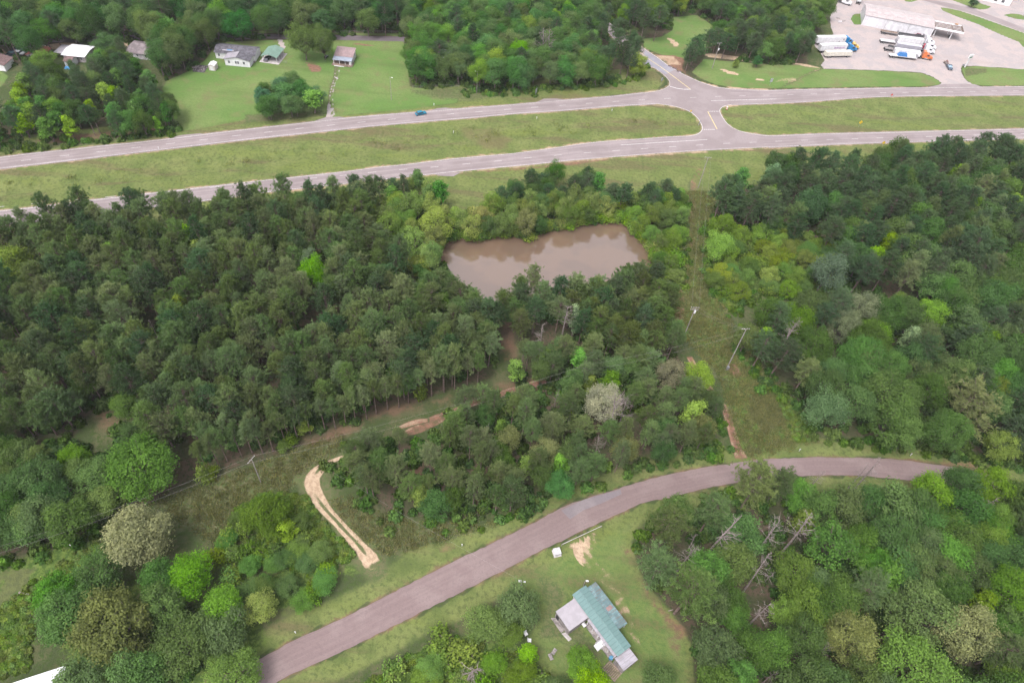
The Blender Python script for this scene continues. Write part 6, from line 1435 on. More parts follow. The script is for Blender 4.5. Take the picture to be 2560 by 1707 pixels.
# green carport
p, a_, Lc = base(HM, (945, 500), (1100, 500)); cp = thing('green_carport', 'open carport with green metal gable roof beside the white house', 'carport', (p[0], p[1], 0), -0.06)
Lc = max(Lc, 6.5); s_ = 1.1/(Lc/2)
gm = seamed('dull_green_sheet_metal', (0.17, 0.27, 0.215), 1, 0.9, streak=0.1)
for sg, xa in ((1, 0), (-1, Lc)): MB().prism([(xa-sg*0.4, 2.42), (Lc/2, 3.6), (Lc/2, 3.7), (xa-sg*0.4, 2.52)], -0.3, 9.0, 'y').build('roof', gm, cp)
for k in range(4):
    for xx in (0.1, Lc-0.1): MB().box(xx, 0.2+2.8*k, 0, 0.14, 0.14, 2.5).build('post', WHITE, cp)
MB().box(Lc/2, 4.2, 0.01, Lc+2.4, 10.5, 0.09).build('concrete_pad', CONC, cp)
def car(label, p, az, body, L=4.6, W=1.8, H=1.45, name='parked_car', pick=False, cat='car', group=None, glass=GLASS):
    t = thing(name, label, cat, (p[0], p[1], 0), az, group)
    hb = H*0.56
    prof = [(-L/2, 0.32), (L/2, 0.32), (L/2+0.02, hb*0.85), (L/2-0.25, hb), (L*0.22, hb*1.06), (-L/2+0.15, hb*1.04), (-L/2-0.02, hb*0.8)]
    MB().prism(prof, -W/2, W/2, 'y').build('body', body, t)
    x0, x1 = (-L*0.02, L*0.22) if pick else (-L*0.40, L*0.24)
    x0 = -L*0.16 if pick else x0
    MB().prism([(x0, hb*1.0), (x1, hb*1.0), (x1-L*0.10, H-0.06), (x0+L*(0.03 if pick else 0.09), H-0.06)], -W*0.44, W*0.44, 'y').build('windows', glass, t)
    MB().prism([(x0+L*(0.02 if pick else 0.085), H-0.058), (x1-L*0.095, H-0.058), (x1-L*0.13, H), (x0+L*(0.04 if pick else 0.12), H)], -W*0.43, W*0.43, 'y').build('cab_roof', body, t)
    if pick: MB().box(-L*0.33, 0, hb*1.045, L*0.30, W*0.8, 0.02).build('cargo_bed', DARK, t)
    for a in (-0.31, 0.31):
        for b in (-1, 1):
            w_ = MB().wheel(L*a, b*(W/2-0.08), 0.34, 0.24, 14).build('wheel', DARK, t); MB().tube((L*a, b*(W/2+0.045), 0.34), (L*a, b*(W/2+0.06), 0.34), 0.19, n=10).build('rim', STEEL, w_)
    for b in (-1, 1): MB().box(L/2-0.02, b*W*0.36, hb*0.66, 0.1, 0.3, 0.14).build('headlight', WHITE, t); MB().box(-L/2+0.0, b*W*0.38, hb*0.66, 0.08, 0.22, 0.16).build('tail_light', plain('red_lens', (0.35, 0.02, 0.02), 0.3), t)
    return t
def paint(nm, c): return plain('car_paint_'+nm, c, 0.25, var=0.04, spec=0.6)
BLK, WHT, RED, BLU, SIL = paint('black', (0.03, 0.03, 0.04)), paint('white', (0.75, 0.75, 0.77)), paint('red', (0.45, 0.02, 0.06)), paint('blue', (0.02, 0.12, 0.26)), paint('silver', (0.35, 0.37, 0.4))
car('dark car parked between the green carport and the driveway', HM(1108, 345), 0.9, BLK)
car('dark car under the green carport', HM(1010, 480), 1.5, BLK)
q0, q1 = R2(1450, 1050), R2(1550, 1030)
car('blue car driving on the far carriageway of the highway', R2(1502, 1045), math.atan2(q1[1]-q0[1], q1[0]-q0[0]), paint('teal blue', (0.01, 0.17, 0.26)), name='driving_car')
# small home with porch
p, a_, Lp = base(HM, (1890, 545), (2120, 545)); hm = thing('small_house', 'small house with faded red roof and grey metal porch roof', 'house', (p[0], p[1], 0), 0.0)
Lp = max(8.0, Lp)
MB().box(Lp/2, 6.2, 0, Lp, 6.0, 2.6).build('wall', OFFWHITE, hm)
MB().prism([(3.0, 2.62), (9.6, 3.9), (9.6, 4.0), (3.0, 2.74)], -0.3, Lp+0.3, 'x').build('roof', RUST_M, hm)
MB().prism([(0.2, 2.15), (3.05, 2.50), (3.05, 2.60), (0.2, 2.26)], -0.3, Lp+0.3, 'x').build('porch_roof', GALV_B, hm)
MB().box(Lp/2, 1.2, 0, Lp+1.2, 3.9, 0.35).build('deck', BROWNW, hm)
for k in range(4): MB().box(0.2+(Lp-0.4)*k/3, 0.4, 0.35, 0.14, 0.14, 1.82).build('post', WHITE, hm)
MB().box(Lp*0.35, 3.16, 0.5, 1.0, 0.05, 1.9).build('door', DARK, hm); window(hm, Lp*0.7, 3.2, 1.5, 1.6, 1.0)
MB().box(Lp-0.6, 1.5, 0.36, 1.0, 1.6, 1.5).build('storage_cabinet', WHITE, hm)
MB().box(Lp*0.35, -0.95, 0.0, 4.4, 0.3, 0.16).build('step', WHITE, hm)
t = thing('quad_bike', 'grey quad bike parked under the tree beside the small home', 'quad bike', (*HM(1795, 450), 0), 1.2)
MB().box(0, 0, 0.4, 1.6, 0.5, 0.35, taper=(0.8, 0.8)).build('body', SIL, t); MB().box(-0.2, 0, 0.75, 0.7, 0.4, 0.15).build('seat', DARK, t); MB().box(0.5, 0, 0.8, 0.06, 0.9, 0.06).build('handlebar', STEEL, t)
for a in (-0.6, 0.6):
    for b in (-0.5, 0.5): MB().wheel(a, b, 0.32, 0.28, 10).build('wheel', DARK, t)
x, y = HM(1935, 730); tag(MB().box(0, 0, 0, 1.6, 0.6, 0.25).build('concrete_block', CONC, None, (x, y, 0), -0.7), 'pale slab lying on the path below the small home', 'slab')
# homes at the far left
p, a_, Lr = base(HL, (905, 520), (1240, 510)); t = thing('white_roofed_house', 'house with bright white metal roof behind the upper left wood', 'house', (p[0], p[1], 0), 0.02)
MB().box(Lr/2, 4.5, 0, Lr, 8.4, 2.7).build('wall', plain('grey_block', (0.40, 0.36, 0.36), 0.8), t)
MB().prism([(-0.4, 2.72), (4.6, 3.3), (9.6, 2.72), (9.6, 2.82), (4.6, 3.42), (-0.4, 2.82)], -0.4, Lr+0.4, 'x').build('roof', WHITE_M, t)
for k in range(4): window(t, 1.8+(Lr-3.6)*k/3, 0.3, 1.6, 0.9, 1.0)
MB().box(-2.4, 5.5, 2.2, 5.0, 7.5, 0.14).build('side_roof', GALV, t)
for a in (-4.6, -0.4):
    for b in (2.2, 8.8): MB().box(a, b, 0, 0.15, 0.15, 2.2).build('post', GREYW, t)
p, a_, Ls = base(HL, (922, 600), (1035, 600)); t = thing('backyard_shed', 'white shed with brown roof in front of the white roofed house', 'shed', (p[0], p[1], 0), 0)
gable(t, 0, Ls, 0, 4.4, 2.5, 3.2, WHITE, plain('brown_shingles', (0.17, 0.11, 0.105), 0.95, var=0.2), 'x', 0.25)
MB().box(Ls*0.5, -0.03, 0.1, 1.2, 0.05, 2.0).build('door', OFFWHITE, t)
x, y = HL(950, 625); tag(MB().box(0, 0, 0, 2.6, 1.5, 0.8, taper=(0.6, 0.6)).build('covered_pile', plain('bright_blue_tarp', (0.07, 0.27, 0.52), 0.6), None, (x, y, 0)), 'blue tarp covered pile below the brown roofed shed', 'tarp')
p, a_, Lg = base(HL, (395, 500), (520, 490)); t = thing('red_roofed_shed', 'low shed with rusty red metal roof beside the junk cars', 'shed', (p[0], p[1], 0), 0.1)
gable(t, 0, 7.2, 0, 6.5, 2.2, 3.2, GREYW, RED_M, 'y', 0.3)
MB().box(2.2, 3.2, 2.95, 0.3, 3.0, 0.05).build('roof_batten', WHITE, t)
p = HL(-60, 650); t = thing('edge_house', 'white gabled house cut by the left edge', 'house', (p[0], p[1], 0), 0.0)
gable(t, -6, 4.4, 0, 6.5, 2.6, 4.0, WHITE, plain('brown_shingles', (0.17, 0.11, 0.105)), 'y', 0.3)
p, a_, Lr = base(HL, (1760, 470), (2150, 470)); t = thing('grey_roofed_house', 'house with grey hip roof partly hidden by tall bright tree', 'house', (p[0], p[1], 0), -0.02)
MB().box(Lr/2, 5, 0, Lr, 10, 2.6).build('wall', OFFWHITE, t)
MB().add([(-0.5, -0.5, 2.62), (Lr+0.5, -0.5, 2.62), (Lr+0.5, 10.5, 2.62), (-0.5, 10.5, 2.62), (4.5, 5, 4.6), (Lr-4.5, 5, 4.6)], [(3, 2, 1, 0), (0, 1, 5, 4), (1, 2, 5), (2, 3, 4, 5), (3, 0, 4)]).build('roof', SHINGLE_T, t)
for k in range(3): window(t, 2+(Lr-4)*k/2, 0, 1.6, 0.9, 1.0)
for i, (px, py, az, m_) in enumerate(((180, 440, 0.1, 'teal'), (270, 425, 0.0, 'pale'), (355, 400, 0.2, 'green'), (460, 360, 0.3, 'white'), (90, 480, 0.0, 'dark'), (20, 490, 0.1, 'grey'), (380, 355, 0.2, 'black'), (560, 325, -0.1, 'silver'), (240, 385, 0.2, 'navy'), (470, 315, 0.1, 'maroon'))):
    cc = dict(teal=(0.05, 0.10, 0.12), pale=(0.45, 0.47, 0.48), green=(0.10, 0.17, 0.16), white=(0.6, 0.6, 0.62), dark=(0.05, 0.06, 0.08), grey=(0.2, 0.2, 0.22), black=(0.02, 0.02, 0.03), silver=(0.35, 0.37, 0.4), navy=(0.03, 0.04, 0.09), maroon=(0.15, 0.03, 0.04))[m_]
    car(f'{m_} junk car in the scrap yard beside the red roofed shed', HL(px, py), az, paint(m_, cc), group='junk cars by the red roofed shed')
p_ = HL(2060, 130); car('white pickup with maroon bed parked beyond the back road', p_, 0.0, paint('white2', (0.62, 0.6, 0.6)), 5.4, 1.9, 1.8, 'pickup_truck', True, 'pickup')
t = thing('stock_trailer', 'dark grey utility trailer hitched behind the white pickup', 'trailer', (p_[0]-5.6, p_[1], 0), 0)
MB().box(0, 0, 0.55, 4.4, 1.9, 0.15).build('deck', GREYW, t); MB().box(0, 0.9, 0.7, 4.4, 0.06, 0.7).build('side_rail', DARK, t); MB().box(0, -0.9, 0.7, 4.4, 0.06, 0.5).build('side_rail', DARK, t)
for b in (-1, 1): MB().wheel(-0.4, b, 0.34, 0.2, 10).build('wheel', DARK, t)
MB().box(2.6, 0, 0.5, 1.0, 0.1, 0.1).build('drawbar', DARK, t)
x, y = HL(2065, 235); t = thing('teal_bin', 'small teal green bin above the grey hip roof', 'bin', (x, y, 0)); MB().box(0, 0, 0, 1.8, 1.1, 1.3, taper=(1.1, 1.1)).build('bin_body', plain('teal_plastic', (0.03, 0.26, 0.24), 0.5), t); MB().box(0, 0, 1.31, 2.05, 1.3, 0.08).build('lid', plain('teal_plastic', (0.03, 0.26, 0.24)), t)
# white porch house in the centre wood
p = crop(1060, 90, 200/1493)(285, 520); t = thing('porch_house', 'white porched house half hidden in the centre wood', 'house', (p[0], p[1], 0), 0.05)
MB().box(5.5, 5.5, 0, 12, 6, 2.8).build('wall', WHITE, t); MB().box(5.5, 3.4, 2.82, 13, 8.6, 0.14).build('roof', GALV, t)
for k in range(5): MB().box(0.2+2.6*k, -0.5, 0, 0.16, 0.16, 2.8).build('post', WHITE, t)
window(t, 4, 2.5, 1.6, 1.0, 1.1); window(t, 8, 2.5, 1.6, 1.0, 1.1)
# vehicles glimpsed along the side road
for i, (px, py, lab) in enumerate(((800, 175, 'pale'), (832, 205, 'white'))):
    car(f'{lab} car at the upper end of the side road above the pines', R3(px, py), 2.2, WHT if i else SIL)
# bottom left white roof
p0_, p1_ = np.array(land(-60, 1735, 4.5)), np.array(land(163, 1662, 4.5)); d_ = p1_-p0_; Lw = np.linalg.norm(d_); az = math.atan2(d_[1], d_[0])
t = thing('white_roofed_barn', 'white metal roof cut by the bottom left corner', 'barn', (p0_[0], p0_[1], 0), az)
MB().box(Lw/2-4, -4.6, 0, Lw+7.4, 8.2, 4.2).build('wall', OFFWHITE, t)
MB().prism([(-9.4, 4.22), (-4.7, 4.9), (0, 4.22), (0, 4.34), (-4.7, 5.02), (-9.4, 4.34)], -8, Lw, 'x').build('roof', WHITE_M, t)

# ------------------------------------------------------------------ trucks and trailers
def wheels(t, xs, W, r=0.5):
    for x in xs:
        for b in (-1, 1):
            w_ = MB().wheel(x, b*(W/2-0.22), r, 0.42, 12).build('wheel', DARK, t); MB().tube((x, b*(W/2+0.0), r), (x, b*(W/2+0.03), r), r*0.5, n=8).build('rim', STEEL, w_)
def place2(f, a, b, W):
    """near-side bottom edge surveyed rear->front; returns centre and heading"""
    p, q = np.array(f(*a)), np.array(f(*b)); d = q-p; L = np.linalg.norm(d); d /= L; n = np.array([-d[1], d[0]])
    if n[1] < 0: n = -n
    c = (p+q)/2+n*W/2; return c, math.atan2(d[1], d[0]), L
def box_trailer(label, f, a, b, body, H=4.1, W=2.6, L=None, roof=None, dots=False, text=None):
    c, az, L0 = place2(f, a, b, W); L = L or L0
    t = thing('box_trailer', label, 'trailer', (c[0], c[1], 0), az, 'trailers parked in the truck yard')
    MB().box(0, 0, 1.15, L, W, H-1.15).build('cargo_box', body, t)
    MB().box(0, 0, H+0.004, L-0.15, W-0.15, 0.05).build('roof_panel', roof or body, t)
    MB().box(0, 0, 0.9, L*0.94, 1.1, 0.24).build('chassis', DARK, t)
    for s_ in (-1, 1):
        MB().box(0, s_*(W/2+0.012), 1.17, L, 0.02, 0.14).build('side_rail', STEEL, t); MB().box(0, s_*(W/2+0.012), H-0.14, L, 0.02, 0.12).build('side_rail', STEEL, t)
        MB().box(L*0.30, s_*0.8, 0.05, 0.15, 0.15, 0.85).build('landing_leg', STEEL, t)
        MB().box(-L/2-0.02, s_*W*0.245, 1.2, 0.03, W*0.47, H-1.35).build('rear_door', OFFWHITE, t)
    wheels(t, (-L*0.40, -L*0.40+1.3), W)
    if dots:
        for xx, zz in ((L*0.28, 2.0), (L*0.42, 3.0)): MB().tube((xx, -W/2-0.03, zz), (xx, -W/2-0.005, zz), 0.36, n=14).build('round_emblem', plain('dull_emblem', (0.22, 0.2, 0.2), 0.6), t)
    if text:
        # faded violet lettering band, too far off to be read: worn letter-like blocks
        m_ = plain('faded_violet_print', (0.48, 0.33, 0.50), 0.6); xx = L*0.02
        for k in range(9):
            w_ = (0.45, 0.62, 0.5, 0.7, 0.4, 0.6, 0.55, 0.5, 0.6)[k]
            MB().box(xx, -W/2-0.008, 2.15, w_, 0.012, (0.95 if k == 0 else 0.75)).build('faded_letter', m_, t); xx += w_+0.16
    return t
def flatbed(label, f, a, b, deck=GREYW, W=2.6, z=1.2, name='flatbed_trailer', side=None):
    c, az, L = place2(f, a, b, W); t = thing(name, label, 'trailer', (c[0], c[1], 0), az, 'trailers parked in the truck yard')
    MB().box(0, 0, z, L, W, 0.18).build('deck', deck, t); MB().box(0, 0, z-0.3, L*0.94, 1.0, 0.28).build('chassis', DARK, t)
    MB().box(L/2-0.06, 0, z+0.19, 0.1, W, 1.2).build('headboard', STEEL, t)
    for s_ in (-1, 1): MB().box(0, s_*(W/2+0.012), z+0.02, L, 0.02, 0.2).build('side_rail', side or STEEL, t)
    wheels(t, (-L*0.42, -L*0.42+1.3), W); return t, L, c, az
def tractor(label, p, az, col, sleeper=True, group='truck tractors in the yard'):
    t = thing('truck_tractor', label, 'truck', (p[0], p[1], 0), az, group)
    MB().box(-0.6, 0, 0.75, 6.6, 0.9, 0.3).build('chassis', DARK, t)
    MB().prism([(1.55, 0.7), (3.35, 0.7), (3.4, 1.55), (3.1, 1.85), (1.55, 2.1)], -0.95, 0.95, 'y').build('hood', col, t)
    MB().prism([(-0.1, 0.7), (1.6, 0.7), (1.6, 2.05), (1.15, 2.95), (-0.1, 3.0)], -1.2, 1.2, 'y').build('cab', col, t)
    if sleeper: MB().prism([(-1.9, 0.8), (-0.12, 0.8), (-0.12, 3.5), (-0.5, 3.9), (-1.9, 3.95)], -1.22, 1.22, 'y').build('sleeper', col, t)
    MB().prism([(1.625, 2.08), (1.66, 2.10), (1.24, 2.93), (1.20, 2.91)], -1.08, 1.08, 'y').build('windshield', GLASS, t)
    for s_ in (-1, 1):
        MB().box(0.75, s_*1.215, 1.9, 1.0, 0.02, 0.75).build('side_window', GLASS, t); MB().tube((-0.4, s_*1.0, 0.7), (1.0, s_*1.0, 0.7), 0.32, n=10).build('fuel_tank', STEEL, t)
        MB().box(3.3, s_*0.7, 1.0, 0.2, 0.3, 0.25).build('headlight', WHITE, t); MB().tube((-2.0, s_*1.05, 1.0), (-2.0, s_*1.05, 4.0), 0.08, n=6).build('exhaust_stack', STEEL, t)
        MB().box(1.5, s_*1.45, 2.1, 0.1, 0.25, 0.6).build('mirror', DARK, t)
    MB().box(3.45, 0, 0.5, 0.2, 2.3, 0.4).build('bumper', STEEL, t)
    wheels(t, (2.6, -2.4, -3.6), 2.4); return t
TBLUE = paint('truck_blue', (0.01, 0.20, 0.46)); ORANGE = paint('truck_orange', (0.62, 0.17, 0.05)); YEL = paint('truck_yellow', (0.66, 0.42, 0.08)); CREAM = plain('cream_cover', (0.66, 0.62, 0.53), 0.7, var=0.08)
TGREY = seamed('grey_trailer_skin', (0.43, 0.42, 0.47), 0, 1.2, 0.5, 0.2)
def ahead(c, az, d): return (c[0]+math.cos(az)*d, c[1]+math.sin(az)*d)
a1 = box_trailer('white box trailer with two round emblems, topmost of the left row', TL, (300, 690), (1400, 680), WHITE, dots=True)
tractor('bright blue truck tractor in front of the topmost white trailer', ahead(place2(TL, (300, 690), (1400, 680), 2.6)[0], place2(TL, (300, 690), (1400, 680), 2.6)[1], 10.2), place2(TL, (300, 690), (1400, 680), 2.6)[1], TBLUE)
box_trailer('white box trailer with faded violet lettering, middle of the left row', TL, (430, 1000), (1450, 965), WHITE, H=4.0, text=True)
c2, az2, L2 = place2(TL, (430, 1000), (1450, 965), 2.6)
tractor('blue truck tractor in front of the lettered trailer', ahead(c2, az2, 10.8), az2-0.12, TBLUE)
tractor('yellow-orange truck tractor between the two blue ones', TL(1690, 800), 0.0, YEL, False)
c3, az3, L3 = place2(TL, (650, 1190), (1680, 1170), 2.6); t = thing('covered_trailer', 'low cream covered trailer, lowest of the left row', 'trailer', (c3[0], c3[1], 0), az3, 'trailers parked in the truck yard')
MB().box(0, 0, 1.0, L3, 2.6, 1.9, taper=(0.97, 0.92)).build('cargo_box', CREAM, t); MB().box(0, 0, 0.8, L3*0.92, 1.0, 0.2).build('chassis', DARK, t); MB().box(0, 0, 2.905, L3*0.95, 2.2, 0.08).build('cover', CREAM, t)
for k in range(8): MB().box(-L3/2+L3*(k+0.5)/8, -1.29, 1.02, 0.1, 0.08, 1.7).build('side_rib', OFFWHITE, t)
wheels(t, (-L3*0.36, -L3*0.36+1.3, L3*0.36), 2.5)
# middle rows
flatbed('empty dark flatbed along the warehouse wall, left one', TM, (300, 215), (860, 300), BROWNW)
flatbed('empty dark flatbed along the warehouse wall, right one', TM, (900, 300), (1760, 425), DARK)
car('red car parked between warehouse wall and flatbed', TM(1610, 275), -0.12, RED)
flatbed('short pale flatbed behind the topmost middle trailer', TM, (270, 530), (790, 600), OFFWHITE, side=WHITE)
box_trailer('white box trailer, topmost of the middle row', TM, (820, 590), (1690, 700), WHITE)
box_trailer('grey weathered box trailer, second of the middle row', TM, (770, 800), (1620, 930), TGREY, roof=plain('grey_roof_skin', (0.50, 0.49, 0.53), 0.5), H=3.9)
flatbed('dark loaded flatbed behind the grey trailer', TM, (540, 740), (760, 790), DARK)
flatbed('short grey flatbed with two axles in the middle row', TM, (420, 800), (720, 850), GREYW)
box_trailer('low white trailer behind the blue tarped flatbed', TM, (730, 965), (1600, 1090), WHITE, H=3.3)
tf, Lf, cf, azf = flatbed('pale flatbed carrying a blue tarped load, lowest of the middle row', TM, (580, 1040), (1520, 1150), OFFWHITE, side=WHITE)
x, y = ahead(cf, azf, -0.4); tl_ = thing('tarped_load', 'blue tarpaulin covered load on the lowest flatbed', 'tarpaulin', (x, y, 1.39), azf)
MB().box(0, 0, 0, 4.8, 2.2, 1.5, taper=(0.72, 0.7)).build('tarp', plain('royal_blue_tarp', (0.04, 0.17, 0.42), 0.55), tl_)
for k in (-1, 0, 1): MB().box(k*1.2, 0, 1.502, 0.1, 1.5, 0.02).build('strap', DARK, tl_)
for (px, py, az, m_, lab) in ((1900, 560, -0.15, WHT, 'white truck tractor nearest the warehouse corner'), (1940, 720, -0.15, WHT, 'white truck tractor, second from the warehouse corner'), (1730, 770, -0.15, RED, 'small red truck tractor between white ones and grey trailer'), (1890, 860, -0.15, WHT, 'white truck tractor just above the orange one'), (1810, 1070, -0.2, ORANGE, 'orange truck tractor in the middle row')):
    tractor(lab, TM(px, py), az, m_, m_ is not RED)
for i, (px, py) in enumerate(((700, 25), (825, 10))):
    tractor(('white truck tractor at the top left of the truck yard', 'second white truck cut by the top edge of the yard')[i], R4(px, py+12), (2.6+3.14, 1.2)[i], WHT)
x, y = TB(540, 5); t = thing('white_canopy_car', 'white van cut by the top edge above the warehouse', 'van', (x, y+8, 0), 0.1); MB().box(0, 0, 0.5, 6, 2.2, 2.0, taper=(0.9, 0.9)).build('body', WHT, t); wheels(t, (-2, 2), 2.2, 0.4)
pk = TR(365, 1490); p2 = TR(300, 1385); azk = math.atan2(pk[1]-p2[1], pk[0]-p2[0])
car('dark pickup leaving the truck yard', pk, azk, paint('dark blue grey', (0.05, 0.07, 0.10)), 5.4, 1.95, 1.8, 'pickup_truck', True, 'pickup', glass=plain('pale_glass', (0.30, 0.42, 0.50), 0.15))
t = thing('utility_trailer', 'small brown loaded trailer behind the dark pickup', 'trailer', (*ahead(pk, azk, -5.2), 0), azk)
MB().box(0, 0, 0.5, 3.2, 1.8, 0.12).build('deck', BROWNW, t); MB().box(-0.3, 0.4, 0.62, 1.6, 0.7, 0.8, taper=(0.8, 0.7)).build('load', plain('rust_brown_load', (0.20, 0.09, 0.07), 0.8), t); MB().box(0.9, -0.3, 0.62, 0.8, 0.8, 0.5).build('load', GREYW, t); MB().box(2.0, 0, 0.45, 1.2, 0.1, 0.1).build('drawbar', DARK, t)
for b in (-1, 1): MB().wheel(0, b*0.98, 0.33, 0.2, 10).build('wheel', DARK, t)
p = TR(712, 1470); t = thing('pole_sign', 'white and green pole sign at the truck yard entrance', 'sign', (p[0], p[1], 0), 0.5)
MB().box(0, 0, 0, 0.45, 0.45, 5.0).build('post', WHITE, t); b_ = MB().box(0, 0, 5.0, 2.6, 0.5, 1.7).build('sign_box', WHITE, t)
MB().box(0, -0.27, 5.12, 2.3, 0.03, 0.5).build('green_band', plain('sign_green', (0.05, 0.22, 0.10), 0.5), b_); MB().box(1.33, 0, 5.05, 0.05, 0.46, 1.6).build('side_panel', DARK, b_)
x, y = TR(680, 1440); tag(MB().box(0, 0, 0, 0.8, 0.6, 0.9).build('meter_cabinet', STEEL, None, (x, y, 0)), 'small grey box beside the pole sign', 'box')
x, y = R4(1310, 5); lamp_pole('yard_lamp', 'slim white pole on the grass island above the warehouse', (x, y), 6, head=False, r=0.1, m=WHITE)
x, y = R4(2320, 160); lamp_pole('yard_lamp', 'dark pole on the grass patch at the upper right edge', (x, y), 9, head=False, m=GREYW)
# short dark posts beside the yard wood, debris in the yard
for i, (px, py) in enumerate(((640, 170), (660, 200), (690, 195))):
    x, y = R4(px, py); tag(MB().box(0, 0, 0, 2.0, 0.5, 0.3, rz=0.3*i).build('scrap_board', GREYW if i != 1 else WHITE, None, (x, y, 0)), ('upper', 'lower', 'right')[i]+' scrap board on the gravel left of the warehouse', 'board')
# ------------------------------------------------------------------ signs and small roadside things
def sign(label, p, az, col, shape='diamond', h=2.2, s=0.9, back=False):
    t = thing('road_sign', label, 'road sign', (p[0], p[1], 0), az)
    MB().box(0, 0, 0, 0.08, 0.06, h+s*0.4).build('post', STEEL, t)
    pr = {'diamond': [(0, -1), (1, 0), (0, 1), (-1, 0)], 'oct': [(math.cos(math.pi/8+k*math.pi/4), math.sin(math.pi/8+k*math.pi/4)) for k in range(8)], 'rect': [(-0.7, -1), (0.7, -1), (0.7, 1), (-0.7, 1)]}[shape]
    MB().prism([(a*s*0.7, h+b*s*0.7) for a, b in pr], -0.07, -0.04, 'y').build('panel', col, t)
    return t
YS = plain('sign_yellow', (0.75, 0.50, 0.03), 0.5, var=0.03); RS = plain('sign_red', (0.55, 0.10, 0.08), 0.5, var=0.03); GB = plain('sign_back_grey', (0.45, 0.47, 0.47), 0.5, 0.3)
t = sign('yellow diamond warning sign standing in the right median', R4(825, 1160), 0.2, YS, 'diamond', 2.4, 1.25)
MB().box(0, -0.085, 2.25, 0.16, 0.02, 0.45).build('sign_symbol', DARK, t)
sign('yellow sign at the lower shoulder beside the trees', R4(1040, 1330), 0.1, YS, 'diamond', 1.6, 1.1)
sign('red sign on the right median edge of the far carriageway', R4(1118, 890), 0.1, RS, 'diamond', 1.4, 0.9)
sign('tall grey sign back on the left verge beyond the pull-off', R3(215, 885), 1.2, GB, 'rect', 3.0, 1.6)
sign('grey sign back at the tip of the side road verge', R3(1358, 765), 0.9, GB, 'oct', 2.2, 1.3)
sign('grey sign back at the left edge of the crossover', R3(1700, 1155), 0.9, GB, 'rect', 1.8, 1.1)
sign('small yellow marker sign at the upper left crossover curve', R3(1625, 1035), 0.3, YS, 'rect', 1.2, 0.6)
sign('grey sign on the verge left of the truck yard entrance', R4(15, 780), 0.3, GB, 'rect', 2.6, 1.3)
x, y = R3(1957, 1000); t = thing('traffic_drum', 'orange and white traffic drum at the right crossover curve', 'traffic drum', (x, y, 0))
MB().tube((0, 0, 0), (0, 0, 0.12), 0.55, n=14).build('foot', DARK, t)
for k in range(4): MB().tube((0, 0, 0.12+0.3*k), (0, 0, 0.42+0.3*k), 0.42-0.02*k, 0.40-0.02*k, 14).build('band', WHITE if k % 2 else plain('drum_orange', (0.7, 0.2, 0.05), 0.5), t)
for i, (f, px, py, lab) in enumerate(((R2, 1622, 963, 'left of the highway pull-off'), (R3, 910, 1015, 'in the left median near the crossover'), (R3, 225, 1085, 'in the left median'), (R2, 1800, 1215, 'in the median below the blue car'), (R1, 1448, 1360, 'on the median edge at left'), (C4, 348, 905, 'in the weeds at lower left'), (C6, 868, 468, 'on the verge above the road bend'), (C6, 1395, 490, 'on the verge near the right road end'), (C5, 1230, 1390, 'on the verge beside the bare patch'), (C4, 1436, 1325, 'on the verge at lower left'))):
    x, y = f(px, py); t = thing('marker_post', f'small white marker post {lab}', 'marker', (x, y, 0)); MB().box(0, 0, 0, 0.14, 0.1, 0.7).build('post', WHITE, t); MB().box(0, 0, 0.70, 0.3, 0.12, 0.28).build('marker_head', WHITE, t)
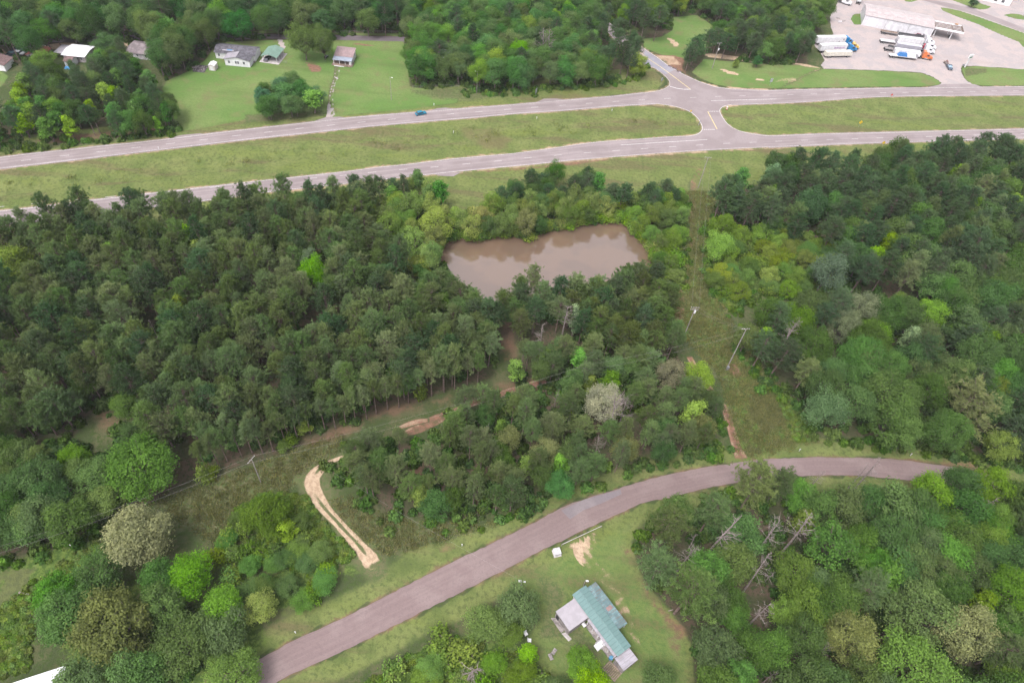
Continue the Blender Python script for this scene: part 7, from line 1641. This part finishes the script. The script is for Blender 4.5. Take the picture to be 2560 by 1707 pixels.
# wire fences along the woods
def fence(label, line, h=1.2, gap=3.0, m=GREYW):
    P = resample(line, gap); t = thing('wire_fence', label, 'fence', (P[0][0], P[0][1], 0)); mb = MB(); pm = MB().box(0, 0, 0, 0.1, 0.1, h).mesh('post', m)
    for i, q in enumerate(P):
        link('post', pm, t, (q[0]-P[0][0], q[1]-P[0][1], 0))
        if i:
            for z in (0.4, 0.8, 1.1): mb.tube((P[i-1][0]-P[0][0], P[i-1][1]-P[0][1], z), (q[0]-P[0][0], q[1]-P[0][1], z), 0.02, n=3, cap=False)
    mb.build('wire', STEEL, t)
fence('low wire fence at the foot of the woods beyond the back road', pts(R2, (720, 305), (1000, 300), (1300, 305)))
fence('low pale fence in front of the centre wood', pts(R2, (1430, 805), (1560, 800), (1700, 795), (1850, 800)))
fence('wire fence from carport across the lawn', pts(HM, (930, 510), (1100, 525), (1270, 530)), 1.0)
# logs and culvert bits
for i, (f, a, b, r, lab) in enumerate(((C4, (95, 1130), (150, 1142), 0.25, 'pale fallen log in the weeds at far left'), (C4, (105, 1150), (130, 1135), 0.15, 'thin branch across the pale fallen log'), (C5, (575, 950), (600, 958), 0.18, 'short pale log beside the leaning pine at the sand track'), (HB, (1340, 950), (1380, 940), 0.12, 'thin pale branch on the red earth right of the home'))):
    p, q = f(*a), f(*b); o = MB().tube((p[0], p[1], r), (q[0], q[1], r+0.1), r, r*0.8, 8).build('fallen_log', PALEBARK); tag(o, lab, 'log')
# dark slabs where the side road meets the sandy patch
for i, (px, py) in enumerate(((1440, 608), (1480, 628), (1520, 655))):
    x, y = R3(px, py); tag(MB().box(0, 0, 0, 2.4, 0.8, 0.35, taper=(0.7, 0.6), rz=-0.7+0.2*i).build('broken_slab', plain('dark_slab', (0.14, 0.10, 0.11), 0.95, var=0.3), None, (x, y, 0)), ('first', 'second', 'third')[i]+' dark broken slab from the left along the side road edge', 'slab')

# ------------------------------------------------------------------ thin summer haze
hm_, hn, hl = new_mat('thin_haze')
pv = hn.new('ShaderNodeVolumePrincipled'); pv.inputs['Density'].default_value = 0.00006; pv.inputs['Color'].default_value = (0.93, 0.96, 1.0, 1); pv.inputs['Anisotropy'].default_value = 0.0
ho = hn.new('ShaderNodeOutputMaterial'); hl.new(pv.outputs[0], ho.inputs['Volume'])
hz = MB().box(0, 1500, -3.3, 8200, 9200, CAMH+3.3+6).build('haze', hm_); hz['kind'] = 'stuff'; hz['label'] = 'thin pale haze over the whole land'
SC.cycles.volume_bounces = 0
